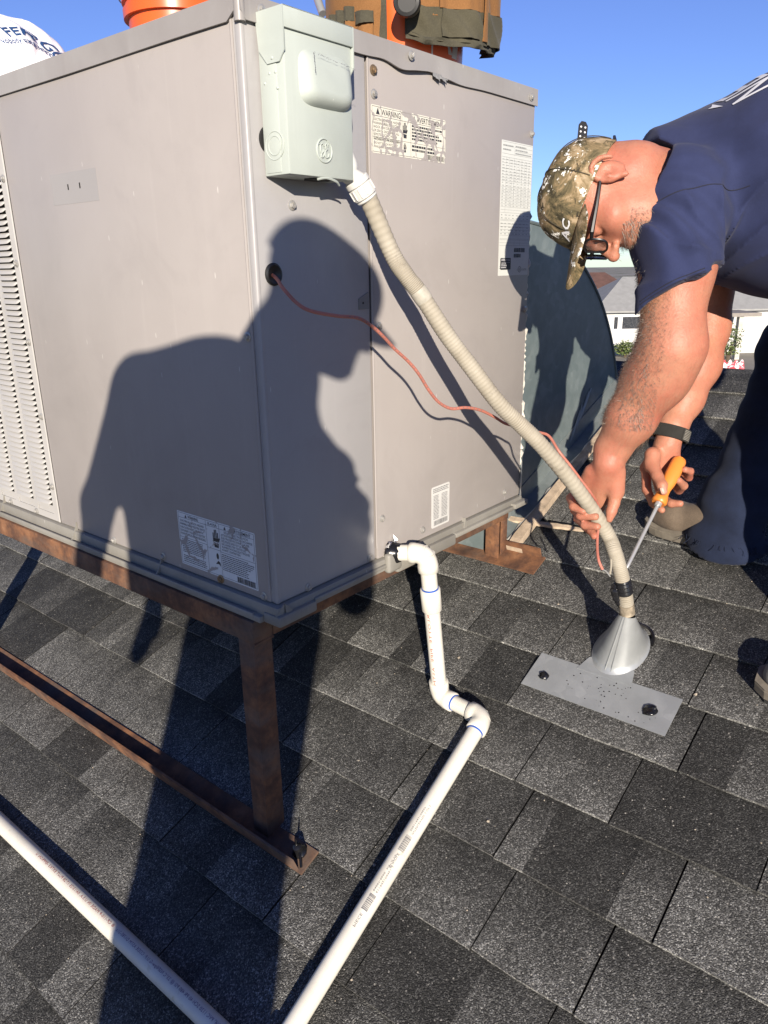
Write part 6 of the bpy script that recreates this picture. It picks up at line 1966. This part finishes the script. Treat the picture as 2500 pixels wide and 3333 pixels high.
for cx, cy, a0 in ((-0.006, 0.006, 0), (-0.062, 0.006, 90), (-0.062, -0.128, 180), (-0.006, -0.128, 270)):
    po += [(cx + 0.008 * math.cos(math.radians(a0 + 15 * i)), cy + 0.008 * math.sin(math.radians(a0 + 15 * i))) for i in range(7)]
m.prism(po, -0.016, -0.008, phf); m.obj('phone_body', M_black, phone)
MB().prism([(u * 0.94 - 0.0015, v * 0.97) for u, v in po], -0.0168, -0.0161, phf).obj('screen', simple('dark_screen', (0.02, 0.02, 0.025), 0.08), phone)
MB().lathe([(0.007, 0), (0.007, 0.003), (0.005, 0.0032)], 20, lambda x, y, h: phf(x, y, -0.008 + h)).obj('camera_lens', M_black, phone)

# ------------------------------------------------------------------ buckets standing on the unit
TOPZ = 1.0502
def bucket(c, label, name='bucket'):
    t = thing('bucket', label, 'bucket', (c[0], c[1], TOPZ), 'orange buckets on top of the air conditioner')
    prof = [(0.118, 0.0), (0.128, 0.004), (0.131, 0.012), (0.1425, 0.283), (0.1425, 0.287), (0.156, 0.287), (0.157, 0.312), (0.150, 0.314), (0.150, 0.326), (0.158, 0.328), (0.158, 0.352), (0.1515, 0.353), (0.1515, 0.365), (0.156, 0.367), (0.156, 0.372), (0.150, 0.372), (0.144, 0.30), (0.128, 0.008), (0.0, 0.006)]
    m = MB(); m.lathe(prof, 64, lambda x, y, h: (c[0] + x, c[1] + y, TOPZ + h), cap=False); m.obj('pail', M_orange, t, True, 35)
    hn = MB(); hp = []
    for i in range(17):
        a = PI * i / 16
        hp.append((c[0] + 0.162 * math.cos(a + 0.6 if False else a) * 0.7, c[1] - 0.162 * math.cos(a) * 0.7, TOPZ + 0.36 - 0.05 * math.sin(a) + 0.0))
    hn.tube([(c[0] + 0.166 * math.cos(b), c[1] + 0.166 * math.sin(b), TOPZ + 0.345 - 0.0 * b) for b in np.linspace(0.2, PI + 0.2, 22)], 0.0022, 6); hn.obj('wire_handle', M_chrome, t, True)
    return t
def cyl_patch(mb, c, poly, lift=0.0007):
    """poly of (angle in degrees, height) wrapped on the pail"""
    def pt(a, h):
        r = 0.131 + (0.1425 - 0.131) * (h - 0.012) / 0.271 + lift
        return (c[0] + r * math.cos(math.radians(a)), c[1] + r * math.sin(math.radians(a)), TOPZ + h)
    mb.add([pt(a, h) for a, h in poly], [tuple(range(len(poly)))])
BL_C = (0.7002, 1.0696, 0)
bkl = bucket(BL_C, 'orange plastic bucket standing alone near the far corner of the unit top')
m = MB()
dirL = math.degrees(math.atan2(CAM0[1] - BL_C[1], CAM0[0] - BL_C[0]))
for i in range(16):
    a0, a1 = dirL - 70 + i * 6, dirL - 64 + i * 6
    cyl_patch(m, BL_C, [(a0, 0.236 + 0.0007 * (i - 6) ** 2 * 0.2), (a1, 0.236 + 0.0007 * (i - 5) ** 2 * 0.2), (a1, 0.244 + 0.0007 * (i - 5) ** 2 * 0.2), (a0, 0.244 + 0.0007 * (i - 6) ** 2 * 0.2)])
m.obj('print', M_white, bkl)
BR_C = (0.6125, 0.1504, 0)
bkr = bucket(BR_C, 'orange plastic bucket wrapped in a brown canvas tool organizer')
dirR = math.degrees(math.atan2(CAM0[1] - BR_C[1], CAM0[0] - BR_C[0]))
m = MB()
def stripe(a0, h0, a1, h1, w, n=6):
    for i in range(n):
        t0, t1 = i / n, (i + 1) / n
        cyl_patch(m, BR_C, [(a0 + (a1 - a0) * t0 - w, h0 + (h1 - h0) * t0), (a0 + (a1 - a0) * t0 + w, h0 + (h1 - h0) * t0), (a0 + (a1 - a0) * t1 + w, h0 + (h1 - h0) * t1), (a0 + (a1 - a0) * t1 - w, h0 + (h1 - h0) * t1)])
stripe(dirR + 27, 0.005, dirR + 27, 0.20, 0.8); stripe(dirR + 34, 0.20, dirR + 52, 0.02, 5.5); stripe(dirR + 70, 0.20, dirR + 56, 0.015, 4.5)
m.obj('print', M_white, bkr)

# canvas organizer
org = thing('tool_organizer', 'brown canvas tool organizer with olive trim hanging round a bucket', 'tool organizer', (BR_C[0], BR_C[1], TOPZ + 0.1))
M_duck = cloth_mat('brown_duck_canvas', (0.22, 0.105, 0.038), 0.18, 30, 420, 0.5)
M_olive = cloth_mat('olive_canvas', (0.075, 0.068, 0.045), 0.2, 30, 420, 0.5)
M_web = cloth_mat('olive_webbing', (0.065, 0.060, 0.042), 0.25, 30, 260, 0.8)
def shell(name, a0, a1, z0, z1, rf, mat, parent=org, th=0.003, n=24, nz=8):
    m = MB()
    for k in range(2):
        for i in range(n + 1):
            for j in range(nz + 1):
                u, v = i / n, j / nz
                a = math.radians(dirR + a0 + (a1 - a0) * u); zb = z0(u) if callable(z0) else z0; zt = z1(u) if callable(z1) else z1
                z = zb + (zt - zb) * v; r = rf(u, v) + th * k + 0.0012 * math.sin(u * 23 + v * 9)
                m.v.append((BR_C[0] + r * math.cos(a), BR_C[1] + r * math.sin(a), TOPZ + z))
    N1 = (n + 1) * (nz + 1)
    for k in range(2):
        for i in range(n):
            for j in range(nz):
                q = [k * N1 + x for x in (i * (nz + 1) + j, (i + 1) * (nz + 1) + j, (i + 1) * (nz + 1) + j + 1, i * (nz + 1) + j + 1)]
                m.f.append(tuple(q if k else q[::-1]))
    for i in range(n):
        for j in (0, nz):
            a, b = i * (nz + 1) + j, (i + 1) * (nz + 1) + j; m.f.append((a, b, N1 + b, N1 + a))
    for j in range(nz):
        for i in (0, n):
            a, b = i * (nz + 1) + j, i * (nz + 1) + j + 1; m.f.append((a, b, N1 + b, N1 + a))
    m.mi = [0] * len(m.f)
    return m.obj(name, mat, parent, True, 50)
rflap = lambda u, v: 0.148 + 0.046 * math.sin(min(1, u * 1.25) * PI / 2) + 0.005 * math.sin(u * 17) + 0.003 * math.sin(u * 37 + v * 6)
zbot = lambda u: 0.026 + 0.024 * u + 0.0 * u - 0.012 * math.sin(u * PI) + 0.012 * max(0, 0.12 - u) / 0.12
shell('flap', 2, 112, lambda u: zbot(u) + 0.052, 0.36, rflap, M_duck, n=40)
shell('olive_band', 2, 112, lambda u: zbot(u) + 0.006, lambda u: zbot(u) + 0.066, lambda u, v: rflap(u, v) + 0.0032, M_olive, n=40)
shell('binding', 1.5, 113, lambda u: zbot(u) - 0.002, lambda u: zbot(u) + 0.012, lambda u, v: rflap(u, v) + 0.0045, M_web, n=40, nz=2)
shell('binding', 1, 5, lambda u: zbot(0) + 0.004, 0.36, lambda u, v: 0.1525, M_web, n=3)
def on_flap(a0, a1, lift, puff=0.0):
    return lambda u, v: rflap((a0 - 2 + (a1 - a0) * u) / 110.0, v) + lift + puff * math.sin(u * PI)
def zf(a0, a1, dz): return lambda u: zbot((a0 - 2 + (a1 - a0) * u) / 110.0) + dz
shell('pocket', 27, 55, zf(27, 55, 0.014), zf(27, 55, 0.064), on_flap(27, 55, 0.0072, 0.004), M_olive)
shell('pocket', 25, 56, zf(25, 56, 0.0645), 0.30, on_flap(25, 56, 0.0062, 0.004), M_duck)
shell('strap', 57, 61.5, zf(57, 61.5, 0.012), 0.34, on_flap(57, 61.5, 0.0090), M_duck, n=4)
shell('pocket', 64, 108, zf(64, 108, 0.008), zf(64, 108, 0.068), on_flap(64, 108, 0.0074, 0.009), M_olive)
shell('pocket', 64, 108, zf(64, 108, 0.0685), 0.30, on_flap(64, 108, 0.0064, 0.009), M_duck)
shell('flap', -95, -14, 0.0, 0.34, lambda u, v: 0.150 + 0.026 * math.sin(u * PI) ** 0.5, M_duck, n=30)
shell('binding', -20, -12.5, 0.0, 0.36, lambda u, v: 0.1585, M_web, n=3)
for i, a in enumerate((-59, -51, -43)):
    shell('tool_loop', a, a + 7.6, 0.0, 0.068 + 0.002 * i, lambda u, v: 0.173 + 0.014 * math.sin(u * PI), M_duck, n=8)
    shell('webbing', a - 0.2, a + 7.8, 0.068 + 0.002 * i, 0.094 + 0.002 * i, lambda u, v: 0.174 + 0.014 * math.sin(u * PI), M_web, n=8, nz=2)
shell('webbing', -84, -60, 0.058, 0.086, lambda u, v: 0.172 + 0.010 * u, M_web, n=8, nz=2)
shell('pocket', -84, -60.5, 0.0, 0.058, lambda u, v: 0.170 + 0.010 * u, M_duck, n=8)
shell('pocket', -34.5, -21, 0.0, lambda u: 0.058 + 0.004 * u, lambda u, v: 0.172 + 0.008 * math.sin(u * PI), M_duck, n=10)
shell('webbing', -34.5, -20.5, 0.064, lambda u: 0.088 - 0.004 * u, lambda u, v: 0.174 + 0.008 * math.sin(u * PI), M_web, n=10, nz=2)
shell('olive_band', -35, -20.5, 0.0, 0.022, lambda u, v: 0.1785 + 0.006 * math.sin(u * PI), M_olive, n=10)
# black capped tool leaning in the front pocket
th_ = thing('torch', 'black round tool end hanging over the front of the orange bucket', 'torch', tuple(Vector((0.4622, 0.0306, 1.1371))))
ta = Vector((0.443, 0.0109, 1.1339)); tdv = Vector((-0.8096, -0.5078, -0.1614)).normalized(); tu_ = tdv.orthogonal().normalized(); tv_ = tdv.cross(tu_)
MB().lathe([(0.019, -0.16), (0.0205, -0.10), (0.0225, -0.04), (0.026, -0.035), (0.027, -0.004), (0.025, 0.0), (0.019, 0.001), (0.018, -0.006)], 28, lambda x, y, h: (ta + tdv * h + tu_ * x + tv_ * y)[:]).obj('barrel', M_black, th_, True, 40)
# grey shaft of a tool in the left loops
tt = thing('hand_tool', 'grey metal tool shaft standing in the left loops of the organizer', 'tool', tuple(Vector((0.5537, 0.3515, 1.2076))))
MB().tube([(0.5389, 0.3278, 1.1909), (0.5575, 0.373, 1.2588)], 0.009, 12).obj('shaft', M_galv, tt, True)

# ------------------------------------------------------------------ white plastic sack on the unit
sk_ = Field((0.02, 0.86, 1.045), (0.72, 1.70, 1.50), 0.0085)
BC = np.array((0.2378, 1.3685, 1.2316))
sk_.ell((BC[0], BC[1], 1.06 + 0.10), (0.23, 0.28, 0.15), None, 0.04)
sk_.ell((BC[0] + 0.01, BC[1] - 0.0, 1.20), (0.16, 0.20, 0.11), None, 0.05)
def crumple(X, Y, Z):
    return 0.006 * np.sin(X * 31 + Y * 17 + 2 * np.sin(Z * 22 + X * 9)) + 0.004 * np.sin(Z * 47 - Y * 36 + 1.5 * np.sin(X * 40)) + 0.0022 * np.abs(np.sin(X * 85 - Z * 60 + Y * 40))
sk_.wave(crumple)
sk_.half((0, 0, TOPZ + 0.002), (0, 0, -1))
def sack_mat():
    t = NT('white_plastic_film')
    n = t.noise(30, 5, 0.7)
    t.bump(n, 0.35, 0.006)
    t.b.inputs['Subsurface Weight'].default_value = 0.0
    return t.fin((0.80, 0.80, 0.82), 0.35)
sack = thing('plastic_sack', 'bulging white plastic sack with blue lettering at the left end of the unit', 'bag', (BC[0], BC[1], TOPZ))
so_ = link('sack', sk_.mesh('sack'), sack_mat(), sack)
sbv = bvh_of(so_)
ray = CF
tilt = lambda deg: (rt_img * math.cos(math.radians(deg)) + up_img * math.sin(math.radians(deg)), up_img * math.cos(math.radians(deg)) - rt_img * math.sin(math.radians(deg)))
def arc_path(pts):
    P3 = [Vector(p) for p in smooth_path(pts, 10)]
    L3 = [0.0]
    for a, b in zip(P3[:-1], P3[1:]): L3.append(L3[-1] + (b - a).length)
    def f(x, y):
        x = max(0.0, min(x, L3[-1] * 0.999)); k = 0
        while L3[k + 1] < x: k += 1
        d = (P3[k + 1] - P3[k]).normalized(); p = P3[k] + d * (x - L3[k])
        return p + CF.cross(d).normalized() * -y if CF.cross(d).dot(up_img) < 0 else p + CF.cross(d).normalized() * y
    return f
decal(sbv, dense_text('FERGU', 0.042, 0.094, 0.012), (0, 0, 0), rt_img, rt_img, ray, 0.003, 0.6, arc_path([(0.1949, 1.1144, 1.2129), (0.2068, 1.1069, 1.2263), (0.2198, 1.0958, 1.2352), (0.2344, 1.0769, 1.2325), (0.2479, 1.0512, 1.2139), (0.2591, 1.0253, 1.1896), (0.2693, 1.0001, 1.1642)])).obj('sack_lettering', M_inkblue, sack)
decal(sbv, dense_text('Nobody expects more', 0.019, 0.128, 0.006), (0, 0, 0), rt_img, rt_img, ray, 0.003, 0.6, arc_path([(0.18, 1.1197, 1.1881), (0.1956, 1.106, 1.198), (0.211, 1.0937, 1.2102), (0.2248, 1.0816, 1.219), (0.2379, 1.0645, 1.2164), (0.2492, 1.0432, 1.2013), (0.2607, 1.0205, 1.1838), (0.2731, 0.9955, 1.1641)])).obj('sack_lettering', M_inkblue, sack)
lg = ([], [])
for i in range(4):
    x0, y0 = -0.044 + 0.016 * (i % 2) + 0.006 * (i // 2), -0.004 + 0.020 * (i // 2)
    b = len(lg[0]); lg[0].extend([(x0, y0), (x0 + 0.013, y0 + 0.006), (x0 + 0.018, y0 + 0.020), (x0 + 0.005, y0 + 0.014)]); lg[1].append((b, b + 1, b + 2, b + 3))
decal(sbv, lg, (0.1899, 1.1181, 1.2085), *tilt(20), ray, 0.003, 0.6).obj('sack_emblem', M_inkblue, sack)

# ------------------------------------------------------------------ neighbourhood beyond the ridge
VF = Vector((CF.x, CF.y, 0)).normalized(); VR = Vector((VF.y, -VF.x, 0))
CAMv = Vector(CAM0)
def nb(r, d, z): return (CAMv.x + VR.x * r + VF.x * d, CAMv.y + VR.y * r + VF.y * d, z)
M_wallw = simple('white_stucco', (0.62, 0.62, 0.60), 0.9, bump=0.2, bscale=20)
M_roofg = simple('pale_grey_roofing', (0.34, 0.34, 0.33), 0.9, var=0.1, scale=3, bump=0.3, bscale=30)
M_roofb = simple('brown_tile_roof', (0.17, 0.085, 0.06), 0.9, var=0.25, scale=2, bump=0.4, bscale=12)
M_tan = simple('tan_stucco', (0.42, 0.34, 0.22), 0.9)
M_glass = galv_mat('window_glass', (0.03, 0.035, 0.045), 0.0, 0.08)
M_frame = simple('white_frame', (0.7, 0.7, 0.7), 0.5)
def house(name, label, r0, r1, d0, d1, z_eave, z_ridge, wall, roofm, wins, gable=0.5, slope_from=None):
    h = thing('house', label, 'house', nb((r0 + r1) / 2, (d0 + d1) / 2, GZ))
    m = MB(); m.prism([(r0, GZ), (r1, GZ), (r1, z_eave), (r0, z_eave)], d0, d1, lambda u, v, d: nb(u, d, v)); wall_o = m.obj('wall', wall, h)
    m = MB(); ov = 0.35; dm = (d0 + d1) / 2
    hip = min(2.4, (r1 - r0) * 0.25)
    th = 0.10
    A = [nb(r0 - ov, d0 - ov, z_eave), nb(r1 + ov, d0 - ov, z_eave), nb(r1 + ov, d1 + ov, z_eave), nb(r0 - ov, d1 + ov, z_eave), nb(r0 + hip, dm, z_ridge), nb(r1 - hip, dm, z_ridge)]
    Bq = [(x, y, z - th) for x, y, z in A[:4]]
    m.add(A + Bq, [(0, 1, 5, 4), (1, 2, 5), (2, 3, 4, 5), (3, 0, 4), (0, 6, 7, 1), (1, 7, 8, 2), (2, 8, 9, 3), (3, 9, 6, 0), (9, 8, 7, 6)])
    m.obj('roof', roofm, h)
    for (a, b, za, zb) in wins:
        m = MB(); fw = 0.07
        for (ra, rb2, z0, z1) in ((a, b, za, za + fw), (a, b, zb - fw, zb), (a, a + fw, za + fw, zb - fw), (b - fw, b, za + fw, zb - fw)):
            m.prism([(ra, z0), (rb2, z0), (rb2, z1), (ra, z1)], d0 - 0.06, d0 - 0.001, lambda u, v, d: nb(u, d, v))
        w = m.obj('window', M_frame, h)
        m = MB(); m.prism([(a + fw, za + fw), (b - fw, za + fw), (b - fw, zb - fw), (a + fw, zb - fw)], d0 - 0.03, d0 - 0.002, lambda u, v, d: nb(u, d, v)); m.obj('pane', M_glass, w)
    return h

r_a, z_e = (13.3807, -2.1595)
z_r = -0.2456
wz1, wz0 = -2.4462, -3.2973
house('house', 'white stucco house with pale grey roof and dark windows beyond the ridge', r_a - 0.2, r_a + 15.5, 47.0, 54.0, z_e, z_r, M_wallw, M_roofg,
      [(14.1131, 14.4813, wz0, wz1), (14.6229, 16.2658, wz0, wz1)])
# recessed porch side of the same street: post and shaded panel
post = MB(); pa_, pb_2 = 20.3429, 20.5987
post.prism([(pa_, GZ), (pb_2, GZ), (pb_2, -2.3844), (pa_, -2.3844)], 43.8, 44.15, lambda u, v, d: nb(u, d, v))
tag(post.obj('porch_post', simple('peeling_white_paint', (0.62, 0.60, 0.53), 0.8, var=0.3, scale=4)), 'white peeling porch post standing before a shaded wall', 'post')
pr2 = MB(); pr2.prism([(18.8966, -2.3992), (21.5363, -2.3992), (21.5363, -2.1946), (18.8966, -2.1946)], 43.7, 47.5, lambda u, v, d: nb(u, d, v))
tag(pr2.obj('porch_roof', simple('weathered_porch_board', (0.30, 0.27, 0.24), 0.9)), 'weathered flat porch roof resting on the white post', 'porch')
house('house', 'tan house with brown tiled roof farther up the street', 20.017, 23.5772, 75.0, 84.0, -1.6784, -0.2919, M_tan, M_roofb,
      [(20.8934, 21.1609, -2.7847, -1.9278), (21.8742, 22.2755, -2.7146, -1.9435)])
# retaining wall and cloth at its top
lw = MB(); wt = -3.6152
lw.prism([(8.3679, GZ), (15.7351, GZ), (15.7351, wt), (8.3679, wt)], 30.0, 30.4, lambda u, v, d: nb(u, d, v))
for i in range(60):
    u = 8.3679 + i * 0.16
    lw.prism([(u, GZ), (u + 0.05, GZ), (u + 0.05, wt - 0.16), (u, wt - 0.16)], 29.96, 29.999, lambda a, b, d: nb(a, d, b))
tag(lw.obj('garden_wall', simple('grey_concrete', (0.36, 0.35, 0.33), 0.9, var=0.2, scale=2)), 'low grey ribbed garden wall beyond the roof ridge', 'wall')
cl = MB(); ra, rb3 = 13.2692, 14.346; nC = 26
zt_ = -3.1603
def clothm():
    t = NT('red_white_cloth')
    c = t.mix(t.step(t.noise(4.2, 4, 0.6, None, 1.0), 0.48, 0.53), (0.72, 0.66, 0.68), (0.60, 0.06, 0.08))
    return t.fin(c, 0.9)
for i in range(nC + 1):
    u = ra + (rb3 - ra) * i / nC
    for d, z in ((29.5 + 0.05 * math.sin(i * 1.7), wt + 0.02), (29.9, wt + 0.10 + 0.06 * math.sin(i * 2.3)), (30.05, zt_ + 0.07 * math.sin(i * 1.1)), (30.35, wt + 0.03)):
        cl.v.append(nb(u, d, z))
cl.f = [(i * 4 + k, (i + 1) * 4 + k, (i + 1) * 4 + k + 1, i * 4 + k + 1) for i in range(nC) for k in range(3)]; cl.mi = [0] * len(cl.f)
tag(cl.obj('cloth', clothm(), None, True), 'red and white cloth heaped on top of the grey garden wall', 'cloth')
def leaf_mat(name, a, b):
    t = NT(name); oi = t.t.nodes.new('ShaderNodeNewGeometry')
    c = t.mix(oi.outputs['Random Per Island'], a, b)
    return t.fin(c, 0.7)
M_leaf = leaf_mat('bush_leaves', (0.05, 0.085, 0.02), (0.13, 0.16, 0.045))
def bush(name, label, c, rad, hgt, n, cat='bush', trunk=0.0):
    t = thing(name, label, cat, (c[0], c[1], GZ)); r = random.Random(int(c[0] * 10))
    m = MB()
    for i in range(n):
        while True:
            p = Vector((r.uniform(-1, 1), r.uniform(-1, 1), r.uniform(-1, 1)))
            if 0.35 < p.length < 1.0: break
        k = 0.75 + 0.25 * math.sin(p.x * 5 + p.y * 4) * math.cos(p.z * 6)
        q = Vector((c[0] + p.x * rad * k, c[1] + p.y * rad * k, GZ + trunk + hgt / 2 + p.z * hgt / 2 * k))
        a = Vector((r.uniform(-1, 1), r.uniform(-1, 1), r.uniform(-1, 1))).normalized(); b = a.orthogonal().normalized()
        s = rad * r.uniform(0.05, 0.13)
        m.add([(q - a * s)[:], (q + b * s * 0.5)[:], (q + a * s)[:], (q - b * s * 0.5)[:]], [(0, 1, 2, 3)])
    f = m.obj('foliage' if not trunk else 'crown', M_leaf, t); f['kind'] = 'stuff'
    m = MB()
    for i in range(5):
        a = i * 1.3
        m.tube([(c[0], c[1], GZ), (c[0] + 0.1 * rad * math.cos(a), c[1] + 0.1 * rad * math.sin(a), GZ + trunk * 0.8 + hgt * 0.2), (c[0] + 0.5 * rad * math.cos(a), c[1] + 0.5 * rad * math.sin(a), GZ + trunk + hgt * 0.5)], [0.09 * rad, 0.06 * rad, 0.02 * rad], 6)
    m.obj('stem' if not trunk else 'trunk', simple('bark', (0.12, 0.09, 0.06), 0.9), t)
    return t
bush('bush', 'small green bush against the white house wall', nb(14.6032, 45.6, GZ), 0.9, 1.1, 700)
bush('bush', 'green shrub beside the white porch post', nb(19.3596, 42.5, GZ), 0.8, 2.3, 700)
for k, (px_, d, rd, hg, tr, lb) in enumerate(((46.4538, 95, 5.0, 4.5, 2.0, 'tree behind the grey roofed house, partly hidden by the man'),)):
    bush('tree', lb, nb(px_, d, GZ), rd, hg, 1600, 'tree', tr)
